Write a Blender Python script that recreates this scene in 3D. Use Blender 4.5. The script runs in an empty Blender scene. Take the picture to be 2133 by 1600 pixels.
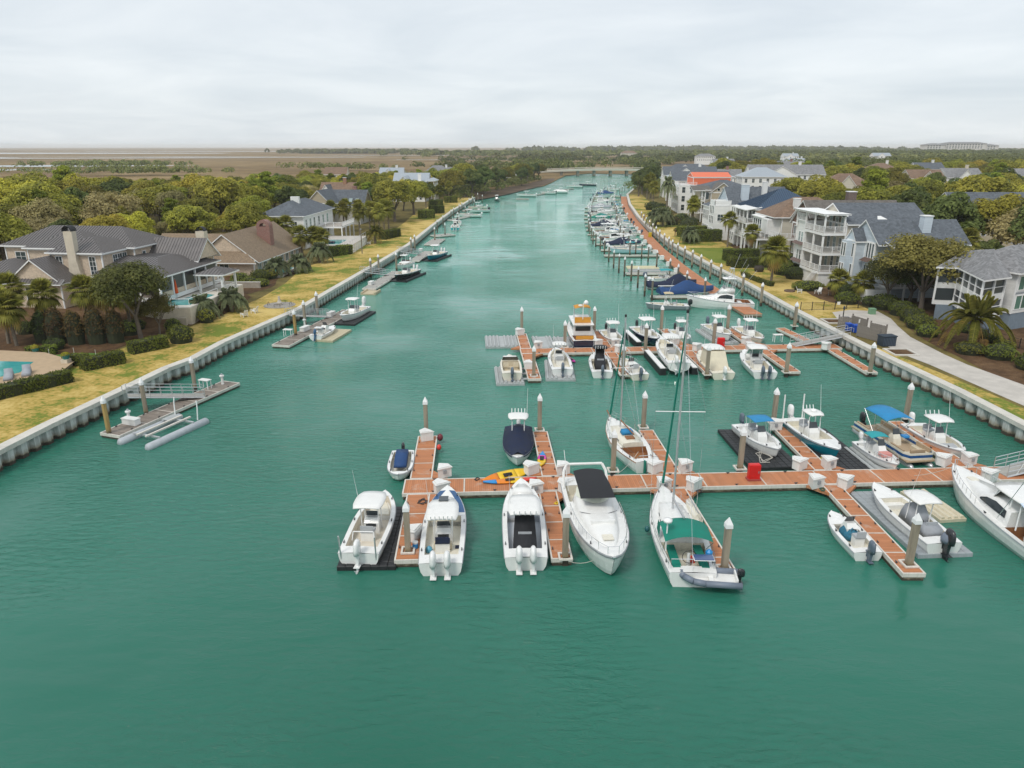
# Tidal canal with a marina, seen from the air: houses and lawns on both banks, marsh behind.
# Units are metres, z = 0 is the water.  +y runs up the canal, +x to the right bank.
import bpy, math, random
import numpy as np
from math import sin, cos, pi, radians, sqrt, atan2
from mathutils import Vector, Matrix
rnd = random.Random(7)
S = bpy.context.scene
C = S.collection

# ---------------------------------------------------------------- camera, sky, sun, exposure
cam_d = bpy.data.cameras.new('camera'); cam = bpy.data.objects.new('camera', cam_d); C.objects.link(cam)
cam.location = (0, 0, 24)
cam.rotation_euler = (pi/2 - math.atan(495/1500), 0, 0)
cam_d.sensor_fit = 'HORIZONTAL'; cam_d.sensor_width = 36; cam_d.lens = 36*1500/2133
cam_d.clip_start = .5; cam_d.clip_end = 30000
S.camera = cam
SUN_EL, SUN_AZ = radians(52), radians(215)
w = bpy.data.worlds.new('World'); S.world = w; w.use_nodes = True
nt = w.node_tree; nt.nodes.clear()
def N(nt, t, **k):
    n = nt.nodes.new(t)
    for a, b in k.items():
        if a.startswith('i_'):
            key = a[2:]; key = int(key) if key.isdigit() else key.replace('_', ' ')
            n.inputs[key].default_value = b
        else: setattr(n, a, b)
    return n
sky = N(nt, 'ShaderNodeTexSky', sky_type='NISHITA', sun_disc=False, sun_elevation=SUN_EL, sun_rotation=SUN_AZ)
tc = N(nt, 'ShaderNodeTexCoord'); sep = N(nt, 'ShaderNodeSeparateXYZ'); nt.links.new(tc.outputs['Generated'], sep.inputs[0])
zp = N(nt, 'ShaderNodeMath', operation='MAXIMUM', i_1=0.0); nt.links.new(sep.outputs[2], zp.inputs[0])
za = N(nt, 'ShaderNodeMath', operation='ADD', i_1=0.12); nt.links.new(zp.outputs[0], za.inputs[0])
dx = N(nt, 'ShaderNodeMath', operation='DIVIDE'); nt.links.new(sep.outputs[0], dx.inputs[0]); nt.links.new(za.outputs[0], dx.inputs[1])
dy = N(nt, 'ShaderNodeMath', operation='DIVIDE'); nt.links.new(sep.outputs[1], dy.inputs[0]); nt.links.new(za.outputs[0], dy.inputs[1])
cv = N(nt, 'ShaderNodeCombineXYZ'); nt.links.new(dx.outputs[0], cv.inputs[0]); nt.links.new(dy.outputs[0], cv.inputs[1])
cn = N(nt, 'ShaderNodeTexNoise', i_Scale=.75, i_Detail=7.0, i_Roughness=.56, i_Distortion=.5); nt.links.new(cv.outputs[0], cn.inputs['Vector'])
cr = N(nt, 'ShaderNodeValToRGB'); nt.links.new(cn.outputs['Fac'], cr.inputs[0])
cr.color_ramp.elements[0].position = .30; cr.color_ramp.elements[0].color = (.525, .575, .62, 1)
cr.color_ramp.elements[1].position = .68; cr.color_ramp.elements[1].color = (.675, .71, .735, 1)
sk = N(nt, 'ShaderNodeMixRGB', blend_type='MULTIPLY', i_Fac=1.0, i_Color2=(.1, .1, .1, 1)); nt.links.new(sky.outputs[0], sk.inputs[1])
mx = N(nt, 'ShaderNodeMixRGB', i_Fac=.9); nt.links.new(sk.outputs[0], mx.inputs[1]); nt.links.new(cr.outputs[0], mx.inputs[2])
bg = N(nt, 'ShaderNodeBackground', i_Strength=1.0); nt.links.new(mx.outputs[0], bg.inputs[0])
wo = N(nt, 'ShaderNodeOutputWorld'); nt.links.new(bg.outputs[0], wo.inputs[0])
sun_d = bpy.data.lights.new('sun', 'SUN'); sun_d.energy = 1.4; sun_d.angle = radians(14); sun_d.color = (1, .95, .87)
sun = bpy.data.objects.new('sun', sun_d); C.objects.link(sun)
_d = Vector((sin(SUN_AZ)*cos(SUN_EL), cos(SUN_AZ)*cos(SUN_EL), sin(SUN_EL)))
sun.rotation_euler = _d.to_track_quat('Z', 'Y').to_euler(); sun.location = (0, 0, 200)
S.view_settings.view_transform = 'Standard'; S.view_settings.look = 'None'
S.view_settings.exposure = 0.42; S.view_settings.gamma = 1.0; S.view_settings.use_curve_mapping = False
S.render.engine = 'CYCLES'; S.cycles.use_denoising = True
S.cycles.max_bounces = 6; S.cycles.diffuse_bounces = 3; S.cycles.glossy_bounces = 3; S.cycles.transmission_bounces = 4
S.cycles.transparent_max_bounces = 6; S.cycles.volume_bounces = 1; S.cycles.caustics_reflective = False; S.cycles.caustics_refractive = False

# ---------------------------------------------------------------- mesh and object helpers
class MB:
    """collects faces; build() links them as one mesh object"""
    def __init__(s): s.v = []; s.f = []
    def add(s, vs, fs):
        o = len(s.v); s.v += [tuple(p) for p in vs]; s.f += [tuple(i+o for i in f) for f in fs]; return s
    def bx(s, x0, x1, y0, y1, z0, z1):
        return s.add([(x0,y0,z0),(x1,y0,z0),(x1,y1,z0),(x0,y1,z0),(x0,y0,z1),(x1,y0,z1),(x1,y1,z1),(x0,y1,z1)],
                     [(3,2,1,0),(4,5,6,7),(0,1,5,4),(1,2,6,5),(2,3,7,6),(3,0,4,7)])
    def box(s, c, d, rz=0.0, tap=1.0):
        a, b = d[0]/2, d[1]/2; h = d[2]/2; ca, sa = cos(rz), sin(rz); vs = []
        for z, k in ((-h, 1), (h, tap)):
            for x, y in ((-a,-b),(a,-b),(a,b),(-a,b)):
                x *= k; y *= k; vs.append((c[0]+x*ca-y*sa, c[1]+x*sa+y*ca, c[2]+z))
        return s.add(vs, [(3,2,1,0),(4,5,6,7),(0,1,5,4),(1,2,6,5),(2,3,7,6),(3,0,4,7)])
    def cyl(s, p, q, r, r2=None, n=8, cap=True):
        p, q = Vector(p), Vector(q); r2 = r if r2 is None else r2
        d = (q-p); d = d.normalized() if d.length > 1e-9 else Vector((0,0,1))
        a = d.orthogonal().normalized() if abs(d.z) < .999 else Vector((1,0,0)); b = d.cross(a)
        vs = [p+(a*cos(2*pi*i/n+pi/n)+b*sin(2*pi*i/n+pi/n))*r for i in range(n)] + [q+(a*cos(2*pi*i/n+pi/n)+b*sin(2*pi*i/n+pi/n))*r2 for i in range(n)]
        fs = [(i, (i+1) % n, n+(i+1) % n, n+i) for i in range(n)]
        if cap: fs += [tuple(range(n-1, -1, -1)), tuple(range(n, 2*n))]
        return s.add(vs, fs)
    def tube(s, pts, r, n=5):
        for a, b in zip(pts[:-1], pts[1:]): s.cyl(a, b, r, n=n)
        return s
    def prism(s, poly, z0, z1):
        n = len(poly); ar = sum(poly[i][0]*poly[(i+1) % n][1]-poly[(i+1) % n][0]*poly[i][1] for i in range(n))
        if ar < 0: poly = poly[::-1]
        vs = [(x, y, z0) for x, y in poly] + [(x, y, z1) for x, y in poly]
        return s.add(vs, [tuple(range(n-1,-1,-1)), tuple(range(n, 2*n))] + [(i, (i+1) % n, n+(i+1) % n, n+i) for i in range(n)])
    def loft(s, rings, closed=True, caps=True):
        n = len(rings[0]); o = []
        for a in range(len(rings)-1):
            for i in range(n if closed else n-1):
                j = (i+1) % n; o.append((a*n+i, a*n+j, (a+1)*n+j, (a+1)*n+i))
        if caps and closed: o += [tuple(range(n-1,-1,-1)), tuple((len(rings)-1)*n+i for i in range(n))]
        return s.add([p for r in rings for p in r], o)
    def lathe(s, prof, n=10, c=(0,0)):
        return s.loft([[(c[0]+r*cos(2*pi*i/n), c[1]+r*sin(2*pi*i/n), z) for i in range(n)] for r, z in prof])
    def build(s, name, m, par=None, smooth=False, loc=None, rz=None):
        me = bpy.data.meshes.new(name); me.from_pydata(s.v, [], s.f); me.update()
        return place(name, me, m, par, loc, rz, smooth)
def place(name, me, m=None, par=None, loc=None, rz=None, smooth=False):
    o = bpy.data.objects.new(name, me); C.objects.link(o)
    if m is not None and not me.materials: me.materials.append(m)
    if smooth: me.polygons.foreach_set('use_smooth', [True]*len(me.polygons))
    if par is not None: o.parent = par
    if loc is not None: o.location = loc
    if rz is not None: o.rotation_euler = (0, 0, rz) if not isinstance(rz, tuple) else rz
    return o
def tag(o, label=None, cat=None, group=None, kind=None):
    for k, v in (('label', label), ('category', cat), ('group', group), ('kind', kind)):
        if v: o[k] = v
    return o
def thing(name, label, cat, loc=(0,0,0), rz=0.0, group=None):
    o = bpy.data.objects.new(name, None); C.objects.link(o); o.location = loc; o.rotation_euler = (0, 0, rz); o.empty_display_size = .3
    return tag(o, label, cat, group)
def copy_tree(o, par=None):
    c = o.copy(); C.objects.link(c); c.parent = par
    for ch in o.children: copy_tree(ch, c)
    return c
_MC = {}
def cached(key, fn):
    if key not in _MC: _MC[key] = fn()
    return _MC[key]
def mesh_of(mb, name, m):
    me = bpy.data.meshes.new(name); me.from_pydata(mb.v, [], mb.f); me.update(); me.materials.append(m); return me

# ---------------------------------------------------------------- procedural materials
_M = {}
def newmat(name):
    m = bpy.data.materials.new(name); m.use_nodes = True; nt = m.node_tree
    return m, nt, nt.nodes['Principled BSDF'], N(nt, 'ShaderNodeTexCoord'), (lambda a, b: nt.links.new(a, b))
def mat(name, col=None, rough=.5, metal=0.0, var=.1, scale=2.0, bump=0.0, bscale=25.0, spec=.5, dirt=0.0, coat=0.0):
    """plain painted / moulded surface with uneven tone, optional relief and rain streaks"""
    if name in _M: return _M[name]
    m, nt, p, tc, L = newmat(name); _M[name] = m
    n1 = N(nt, 'ShaderNodeTexNoise', i_Scale=scale, i_Detail=5.0, i_Roughness=.6); L(tc.outputs['Object'], n1.inputs['Vector'])
    mr = N(nt, 'ShaderNodeMapRange', i_1=.3, i_2=.7, i_3=1-var, i_4=1+var*.6); L(n1.outputs['Fac'], mr.inputs[0])
    mu = N(nt, 'ShaderNodeVectorMath', operation='SCALE'); mu.inputs[0].default_value = col; L(mr.outputs[0], mu.inputs['Scale'])
    out = mu.outputs[0]
    if dirt:
        mp = N(nt, 'ShaderNodeMapping'); mp.inputs['Scale'].default_value = (5, 5, .5); L(tc.outputs['Object'], mp.inputs[0])
        n2 = N(nt, 'ShaderNodeTexNoise', i_Scale=1.6, i_Detail=6.0, i_Roughness=.65); L(mp.outputs[0], n2.inputs['Vector'])
        r2 = N(nt, 'ShaderNodeMapRange', i_1=.48, i_2=.75, i_3=0.0, i_4=dirt); L(n2.outputs['Fac'], r2.inputs[0])
        mm = N(nt, 'ShaderNodeMixRGB'); mm.inputs[2].default_value = (col[0]*.45, col[1]*.42, col[2]*.36, 1); L(r2.outputs[0], mm.inputs[0]); L(out, mm.inputs[1]); out = mm.outputs[0]
    L(out, p.inputs['Base Color'])
    rr = N(nt, 'ShaderNodeMapRange', i_1=.3, i_2=.7, i_3=max(.03, rough-.08), i_4=min(1, rough+.08)); L(n1.outputs['Fac'], rr.inputs[0]); L(rr.outputs[0], p.inputs['Roughness'])
    p.inputs['Metallic'].default_value = metal; p.inputs['Specular IOR Level'].default_value = spec; p.inputs['Coat Weight'].default_value = coat
    if bump:
        nb = N(nt, 'ShaderNodeTexNoise', i_Scale=bscale, i_Detail=4.0); L(tc.outputs['Object'], nb.inputs['Vector'])
        b = N(nt, 'ShaderNodeBump', i_Strength=bump, i_Distance=.03); L(nb.outputs['Fac'], b.inputs['Height']); L(b.outputs[0], p.inputs['Normal'])
    return m
def strips(name, col, width, axis, gap=.08, var=.16, rough=.7, dark=.35, bump=.4, stain=0.0, soft=False):
    """boards laid side by side along one axis: own tone per board, dark joints, grain"""
    if name in _M: return _M[name]
    m, nt, p, tc, L = newmat(name); _M[name] = m
    se = N(nt, 'ShaderNodeSeparateXYZ'); L(tc.outputs['Object'], se.inputs[0])
    dv = N(nt, 'ShaderNodeMath', operation='DIVIDE', i_1=width); L(se.outputs[axis], dv.inputs[0])
    fl = N(nt, 'ShaderNodeMath', operation='FLOOR'); L(dv.outputs[0], fl.inputs[0])
    fr = N(nt, 'ShaderNodeMath', operation='FRACT'); L(dv.outputs[0], fr.inputs[0])
    wn = N(nt, 'ShaderNodeTexWhiteNoise', noise_dimensions='1D'); L(fl.outputs[0], wn.inputs['W'])
    n1 = N(nt, 'ShaderNodeTexNoise', i_Scale=1.3, i_Detail=6.0, i_Roughness=.65); L(tc.outputs['Object'], n1.inputs['Vector'])
    ad = N(nt, 'ShaderNodeMath', operation='MULTIPLY_ADD', i_1=.55); L(wn.outputs['Value'], ad.inputs[0]); L(n1.outputs['Fac'], ad.inputs[2])
    mr = N(nt, 'ShaderNodeMapRange', i_1=.35, i_2=1.15, i_3=1-var, i_4=1+var); L(ad.outputs[0], mr.inputs[0])
    jt = N(nt, 'ShaderNodeMath', operation='LESS_THAN', i_1=gap); L(fr.outputs[0], jt.inputs[0])
    jm = N(nt, 'ShaderNodeMapRange', i_3=1.0, i_4=dark); L(jt.outputs[0], jm.inputs[0])
    mm = N(nt, 'ShaderNodeMath', operation='MULTIPLY'); L(mr.outputs[0], mm.inputs[0]); L(jm.outputs[0], mm.inputs[1])
    mu = N(nt, 'ShaderNodeVectorMath', operation='SCALE'); mu.inputs[0].default_value = col; L(mm.outputs[0], mu.inputs['Scale'])
    out = mu.outputs[0]
    if stain:
        n2 = N(nt, 'ShaderNodeTexNoise', i_Scale=.9, i_Detail=8.0, i_Roughness=.7); L(tc.outputs['Object'], n2.inputs['Vector'])
        r2 = N(nt, 'ShaderNodeMapRange', i_1=.56, i_2=.72, i_3=0.0, i_4=stain); L(n2.outputs['Fac'], r2.inputs[0])
        ms = N(nt, 'ShaderNodeMixRGB'); ms.inputs[2].default_value = (.5, .46, .4, 1); L(r2.outputs[0], ms.inputs[0]); L(out, ms.inputs[1]); out = ms.outputs[0]
    L(out, p.inputs['Base Color']); p.inputs['Roughness'].default_value = rough
    if bump:
        b = N(nt, 'ShaderNodeBump', i_Strength=bump, i_Distance=.02); b.invert = not soft
        L(fr.outputs[0] if soft else jt.outputs[0], b.inputs['Height']); L(b.outputs[0], p.inputs['Normal'])
    return m
def siding(name, col, lap=.16, var=.08): return strips(name, col, lap, 2, gap=.12, var=var, rough=.6, dark=.78, bump=.5, soft=True)
def shingle(name, col, var=.3, size=.35):
    if name in _M: return _M[name]
    m, nt, p, tc, L = newmat(name); _M[name] = m
    n0 = N(nt, 'ShaderNodeTexVoronoi', i_Scale=1/size); L(tc.outputs['Object'], n0.inputs['Vector'])
    n1 = N(nt, 'ShaderNodeTexNoise', i_Scale=.5, i_Detail=7.0, i_Roughness=.7); L(tc.outputs['Object'], n1.inputs['Vector'])
    se = N(nt, 'ShaderNodeSeparateXYZ'); L(n0.outputs['Color'], se.inputs[0])
    ad = N(nt, 'ShaderNodeMath', operation='ADD'); L(se.outputs[0], ad.inputs[0]); L(n1.outputs['Fac'], ad.inputs[1])
    mr = N(nt, 'ShaderNodeMapRange', i_1=.3, i_2=1.5, i_3=1-var, i_4=1+var); L(ad.outputs[0], mr.inputs[0])
    z = N(nt, 'ShaderNodeSeparateXYZ'); L(tc.outputs['Object'], z.inputs[0])
    dv = N(nt, 'ShaderNodeMath', operation='DIVIDE', i_1=.14); L(z.outputs[2], dv.inputs[0]); fr = N(nt, 'ShaderNodeMath', operation='FRACT'); L(dv.outputs[0], fr.inputs[0])
    jm = N(nt, 'ShaderNodeMapRange', i_1=0.0, i_2=.25, i_3=.72, i_4=1.0); L(fr.outputs[0], jm.inputs[0])
    mm = N(nt, 'ShaderNodeMath', operation='MULTIPLY'); L(mr.outputs[0], mm.inputs[0]); L(jm.outputs[0], mm.inputs[1])
    mu = N(nt, 'ShaderNodeVectorMath', operation='SCALE'); mu.inputs[0].default_value = col; L(mm.outputs[0], mu.inputs['Scale']); L(mu.outputs[0], p.inputs['Base Color'])
    p.inputs['Roughness'].default_value = .85
    b = N(nt, 'ShaderNodeBump', i_Strength=.5, i_Distance=.02); L(ad.outputs[0], b.inputs['Height']); L(b.outputs[0], p.inputs['Normal'])
    return m
def brick(name, col, mortar=(.35,.3,.27), sc=3.2):
    if name in _M: return _M[name]
    m, nt, p, tc, L = newmat(name); _M[name] = m
    se = N(nt, 'ShaderNodeSeparateXYZ'); L(tc.outputs['Object'], se.inputs[0])
    a = N(nt, 'ShaderNodeMath', operation='ADD'); L(se.outputs[0], a.inputs[0]); L(se.outputs[1], a.inputs[1])
    cb = N(nt, 'ShaderNodeCombineXYZ'); L(a.outputs[0], cb.inputs[0]); L(se.outputs[2], cb.inputs[1])
    br = N(nt, 'ShaderNodeTexBrick', i_Scale=sc, i_Mortar_Size=.03); L(cb.outputs[0], br.inputs['Vector'])
    br.inputs['Color1'].default_value = (*col, 1); br.inputs['Color2'].default_value = (col[0]*.6, col[1]*.6, col[2]*.6, 1); br.inputs['Mortar'].default_value = (*mortar, 1)
    L(br.outputs['Color'], p.inputs['Base Color']); p.inputs['Roughness'].default_value = .85
    b = N(nt, 'ShaderNodeBump', i_Strength=.5, i_Distance=.02); b.invert = True; L(br.outputs['Fac'], b.inputs['Height']); L(b.outputs[0], p.inputs['Normal'])
    return m
def glass(name='window_glass', col=(.03, .045, .05), rough=.06):
    if name in _M: return _M[name]
    m, nt, p, tc, L = newmat(name); _M[name] = m
    oi = N(nt, 'ShaderNodeObjectInfo')
    cr = N(nt, 'ShaderNodeValToRGB'); L(oi.outputs['Random'], cr.inputs[0])
    cr.color_ramp.elements[0].color = (*[c*.5 for c in col], 1); cr.color_ramp.elements[1].color = (*[c*2.2 for c in col], 1)
    L(cr.outputs[0], p.inputs['Base Color']); p.inputs['Roughness'].default_value = rough; p.inputs['Specular IOR Level'].default_value = .9
    return m
def foliage(name, c1, c2, c3=None, hue=.05):
    """leaves: tone per leaf clump, per tree and over the crown; a little light comes through"""
    if name in _M: return _M[name]
    m, nt, p, tc, L = newmat(name); _M[name] = m
    ge = N(nt, 'ShaderNodeNewGeometry'); oi = N(nt, 'ShaderNodeObjectInfo')
    n1 = N(nt, 'ShaderNodeTexNoise', i_Scale=.55, i_Detail=3.0); L(tc.outputs['Object'], n1.inputs['Vector'])
    a = N(nt, 'ShaderNodeMath', operation='MULTIPLY_ADD', i_1=.45); L(ge.outputs['Random Per Island'], a.inputs[0]); L(n1.outputs['Fac'], a.inputs[2])
    mr = N(nt, 'ShaderNodeMapRange', i_1=.35, i_2=1.05); L(a.outputs[0], mr.inputs[0])
    cr = N(nt, 'ShaderNodeValToRGB'); L(mr.outputs[0], cr.inputs[0])
    cr.color_ramp.elements[0].color = (*c1, 1); cr.color_ramp.elements[1].color = (*c2, 1)
    if c3: e = cr.color_ramp.elements.new(.93); e.color = (*c2, 1); cr.color_ramp.elements[2].color = (*c3, 1)
    hs = N(nt, 'ShaderNodeHueSaturation'); L(cr.outputs[0], hs.inputs['Color'])
    h = N(nt, 'ShaderNodeMapRange', i_3=.505-hue*.12, i_4=.51+hue*.6); L(oi.outputs['Random'], h.inputs[0]); L(h.outputs[0], hs.inputs['Hue'])
    m7 = N(nt, 'ShaderNodeMath', operation='MULTIPLY', i_1=7.31); L(oi.outputs['Random'], m7.inputs[0]); f7 = N(nt, 'ShaderNodeMath', operation='FRACT'); L(m7.outputs[0], f7.inputs[0])
    v = N(nt, 'ShaderNodeMapRange', i_3=.68, i_4=1.45); L(f7.outputs[0], v.inputs[0]); L(v.outputs[0], hs.inputs['Value'])
    L(hs.outputs[0], p.inputs['Base Color']); p.inputs['Roughness'].default_value = .65; p.inputs['Specular IOR Level'].default_value = .25
    tr = N(nt, 'ShaderNodeBsdfTranslucent'); L(hs.outputs[0], tr.inputs[0])
    ms = N(nt, 'ShaderNodeMixShader', i_0=.38); L(p.outputs[0], ms.inputs[1]); L(tr.outputs[0], ms.inputs[2])
    L(ms.outputs[0], nt.nodes['Material Output'].inputs[0])
    return m
def ground(name, cols, scales=(.06, .5, 6), rough=.95, bump=.3, stops=(.38, .5, .62), bscale=8.0):
    """soil, grass or mud: three tones over large and fine patches"""
    if name in _M: return _M[name]
    m, nt, p, tc, L = newmat(name); _M[name] = m
    ns = []
    for s, d in zip(scales, (5.0, 5.0, 3.0)):
        n = N(nt, 'ShaderNodeTexNoise', i_Scale=s, i_Detail=d, i_Roughness=.6); L(tc.outputs['Object'], n.inputs['Vector']); ns.append(n)
    a = N(nt, 'ShaderNodeMath', operation='MULTIPLY_ADD', i_1=.7); L(ns[1].outputs['Fac'], a.inputs[0]); L(ns[0].outputs['Fac'], a.inputs[2])
    b = N(nt, 'ShaderNodeMath', operation='MULTIPLY_ADD', i_1=.45); L(ns[2].outputs['Fac'], b.inputs[0]); L(a.outputs[0], b.inputs[2])
    mr = N(nt, 'ShaderNodeMapRange', i_1=0.0, i_2=2.15); L(b.outputs[0], mr.inputs[0])
    cr = N(nt, 'ShaderNodeValToRGB'); L(mr.outputs[0], cr.inputs[0]); E_ = cr.color_ramp.elements
    E_[0].position = stops[0]; E_[0].color = (*cols[0], 1); E_[1].position = stops[2]; E_[1].color = (*cols[2], 1)
    e = E_.new(stops[1]); e.color = (*cols[1], 1)
    L(cr.outputs[0], p.inputs['Base Color']); p.inputs['Roughness'].default_value = rough; p.inputs['Specular IOR Level'].default_value = .15
    nb = N(nt, 'ShaderNodeTexNoise', i_Scale=bscale, i_Detail=5.0); L(tc.outputs['Object'], nb.inputs['Vector'])
    bu = N(nt, 'ShaderNodeBump', i_Strength=bump, i_Distance=.08); L(nb.outputs['Fac'], bu.inputs['Height']); L(bu.outputs[0], p.inputs['Normal'])
    return m
def water_mat():
    m, nt, p, tc, L = newmat('canal_water')
    n0 = N(nt, 'ShaderNodeTexNoise', i_Scale=.025, i_Detail=3.0); L(tc.outputs['Object'], n0.inputs['Vector'])
    cr = N(nt, 'ShaderNodeValToRGB'); L(n0.outputs['Fac'], cr.inputs[0])
    cr.color_ramp.elements[0].position = .35; cr.color_ramp.elements[0].color = (.010, .108, .070, 1)
    cr.color_ramp.elements[1].position = .68; cr.color_ramp.elements[1].color = (.020, .146, .102, 1)
    # painted light gradient: base colour pales up the canal, standing in for sky sheen
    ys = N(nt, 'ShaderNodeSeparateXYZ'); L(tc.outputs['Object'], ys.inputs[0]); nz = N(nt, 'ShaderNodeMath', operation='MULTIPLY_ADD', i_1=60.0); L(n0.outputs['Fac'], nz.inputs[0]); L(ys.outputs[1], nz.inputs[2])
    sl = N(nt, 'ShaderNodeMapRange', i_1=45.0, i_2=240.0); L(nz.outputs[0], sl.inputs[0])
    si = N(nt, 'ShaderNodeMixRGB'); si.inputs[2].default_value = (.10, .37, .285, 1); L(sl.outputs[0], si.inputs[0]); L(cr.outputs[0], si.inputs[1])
    L(si.outputs[0], p.inputs['Base Color']); p.inputs['Roughness'].default_value = .03; p.inputs['IOR'].default_value = 1.38
    mp = N(nt, 'ShaderNodeMapping'); mp.inputs['Scale'].default_value = (.42, 1.0, 1); mp.inputs['Rotation'].default_value = (0, 0, .25); L(tc.outputs['Object'], mp.inputs[0])
    a = N(nt, 'ShaderNodeTexNoise', i_Scale=2.6, i_Detail=6.0, i_Roughness=.62, i_Distortion=.6); L(mp.outputs[0], a.inputs['Vector'])
    b = N(nt, 'ShaderNodeTexNoise', i_Scale=.32, i_Detail=2.0); L(mp.outputs[0], b.inputs['Vector'])
    g = N(nt, 'ShaderNodeTexNoise', i_Scale=.05, i_Detail=2.0); L(tc.outputs['Object'], g.inputs['Vector'])
    gm = N(nt, 'ShaderNodeMapRange', i_1=.36, i_2=.64, i_3=.12, i_4=1.35); L(g.outputs['Fac'], gm.inputs[0])
    am = N(nt, 'ShaderNodeMath', operation='MULTIPLY'); L(a.outputs['Fac'], am.inputs[0]); L(gm.outputs[0], am.inputs[1])
    ab = N(nt, 'ShaderNodeMath', operation='MULTIPLY_ADD', i_1=1.4); L(b.outputs['Fac'], ab.inputs[0]); L(am.outputs[0], ab.inputs[2])
    bu = N(nt, 'ShaderNodeBump', i_Strength=1.0, i_Distance=.18); L(ab.outputs[0], bu.inputs['Height']); L(bu.outputs[0], p.inputs['Normal'])
    return m
def wall_concrete(name, col, tide=.42, dark=(.055, .042, .03)):
    """concrete or vinyl standing in tidal water: rain streaks above, growth below the tide line"""
    if name in _M: return _M[name]
    m, nt, p, tc, L = newmat(name); _M[name] = m
    mp = N(nt, 'ShaderNodeMapping'); mp.inputs['Scale'].default_value = (3, 3, .35); ge = N(nt, 'ShaderNodeNewGeometry'); L(ge.outputs['Position'], mp.inputs[0])
    n1 = N(nt, 'ShaderNodeTexNoise', i_Scale=1.1, i_Detail=7.0, i_Roughness=.65); L(mp.outputs[0], n1.inputs['Vector'])
    cr = N(nt, 'ShaderNodeValToRGB'); L(n1.outputs['Fac'], cr.inputs[0])
    cr.color_ramp.elements[0].position = .34; cr.color_ramp.elements[0].color = (*[c*.62 for c in col], 1); cr.color_ramp.elements[1].position = .6; cr.color_ramp.elements[1].color = (*col, 1)
    z = N(nt, 'ShaderNodeSeparateXYZ'); L(ge.outputs['Position'], z.inputs[0])
    n2 = N(nt, 'ShaderNodeTexNoise', i_Scale=2.6, i_Detail=6.0, i_Roughness=.7); L(ge.outputs['Position'], n2.inputs['Vector'])
    zz = N(nt, 'ShaderNodeMath', operation='MULTIPLY_ADD', i_1=-.55); L(n2.outputs['Fac'], zz.inputs[0]); L(z.outputs[2], zz.inputs[2])
    m1 = N(nt, 'ShaderNodeMapRange', i_1=tide-.28+.35, i_2=tide-.28-.02); L(zz.outputs[0], m1.inputs[0])
    c1 = N(nt, 'ShaderNodeMixRGB'); c1.inputs[2].default_value = (.23, .17, .085, 1); f = N(nt, 'ShaderNodeMath', operation='MULTIPLY', i_1=.75); L(m1.outputs[0], f.inputs[0]); L(f.outputs[0], c1.inputs[0]); L(cr.outputs[0], c1.inputs[1])
    m2 = N(nt, 'ShaderNodeMapRange', i_1=tide-.28+.0, i_2=tide-.28-.12); L(zz.outputs[0], m2.inputs[0])
    c2 = N(nt, 'ShaderNodeMixRGB'); c2.inputs[2].default_value = (*dark, 1); L(m2.outputs[0], c2.inputs[0]); L(c1.outputs[0], c2.inputs[1])
    L(c2.outputs[0], p.inputs['Base Color']); p.inputs['Roughness'].default_value = .8
    b = N(nt, 'ShaderNodeBump', i_Strength=.35, i_Distance=.03); L(n2.outputs['Fac'], b.inputs['Height']); L(b.outputs[0], p.inputs['Normal'])
    return m
gel = mat('white_gelcoat', (.78, .78, .76), .22, var=.05, coat=.3, dirt=.12)
gel2 = mat('cream_gelcoat', (.72, .68, .57), .3, var=.06, coat=.2, dirt=.12)
white = mat('white_paint', (.76, .76, .74), .5, var=.06, dirt=.15)
trimw = mat('white_trim', (.82, .82, .81), .5, var=.05)
plastic = mat('white_plastic_box', (.74, .74, .72), .45, var=.06, dirt=.2)
alu = mat('aluminium', (.62, .63, .64), .35, metal=.7, var=.08)
steel = mat('stainless_rail', (.7, .7, .7), .2, metal=.9, var=.05)
black = mat('black_rubber', (.014, .014, .016), .6, var=.3)
blackcloth = mat('black_canvas', (.018, .019, .023), .85, var=.35, scale=3, bump=.3, bscale=6)
navy = mat('navy_canvas', (.008, .016, .048), .8, var=.35, scale=3, bump=.3, bscale=6)
darkglass = glass('smoked_glass', (.02, .026, .03))
pane_m = glass()
dgrey = mat('dark_grey_plastic', (.045, .05, .058), .4, var=.15)
grey = mat('grey_plastic', (.3, .32, .34), .5, var=.15)

# ---------------------------------------------------------------- the setting: water, land, marsh
LW = [(-43,0),(-41.2,35),(-40.1,52),(-39.5,57.1),(-37.65,68.2),(-36.9,73.4),(-35.65,77.1),(-35,83.9),(-31.1,102.7),(-29.6,120.3),(-27.5,144.1),(-25,175.1),(-23.9,219.4),(-22.2,269.8),(-20,304.5),(-17.6,345)]
RW = [(45.5,0),(44.2,35),(43.6,57),(43.3,66),(42.2,77.6),(41.5,89.8),(40.9,105.3),(40.7,123),(39.7,144),(38.9,177),(40.2,212.7),(43,250.7),(48.5,304.5),(57,366.8),(72,433),(94,500),(112,560)]
def sheet(name, poly, z, m, kind='structure', par=None):
    mb = MB(); n = len(poly)
    ar = sum(poly[i][0]*poly[(i+1) % n][1]-poly[(i+1) % n][0]*poly[i][1] for i in range(n))
    if ar < 0: poly = poly[::-1]
    mb.add([(x, y, z) for x, y in poly], [tuple(range(n))])
    o = mb.build(name, m, par); tag(o, kind=kind); return o
def smooth_poly(pts, k=4):
    """closed Catmull-Rom outline"""
    out = []; n = len(pts)
    for i in range(n):
        p0, p1, p2, p3 = (Vector(pts[(i+j-1) % n]) for j in range(4))
        for q in range(k):
            t = q/k; out.append(tuple(.5*((2*p1)+(-p0+p2)*t+(2*p0-5*p1+4*p2-p3)*t*t+(-p0+3*p1-3*p2+p3)*t**3)))
    return out
wm = water_mat()
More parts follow.
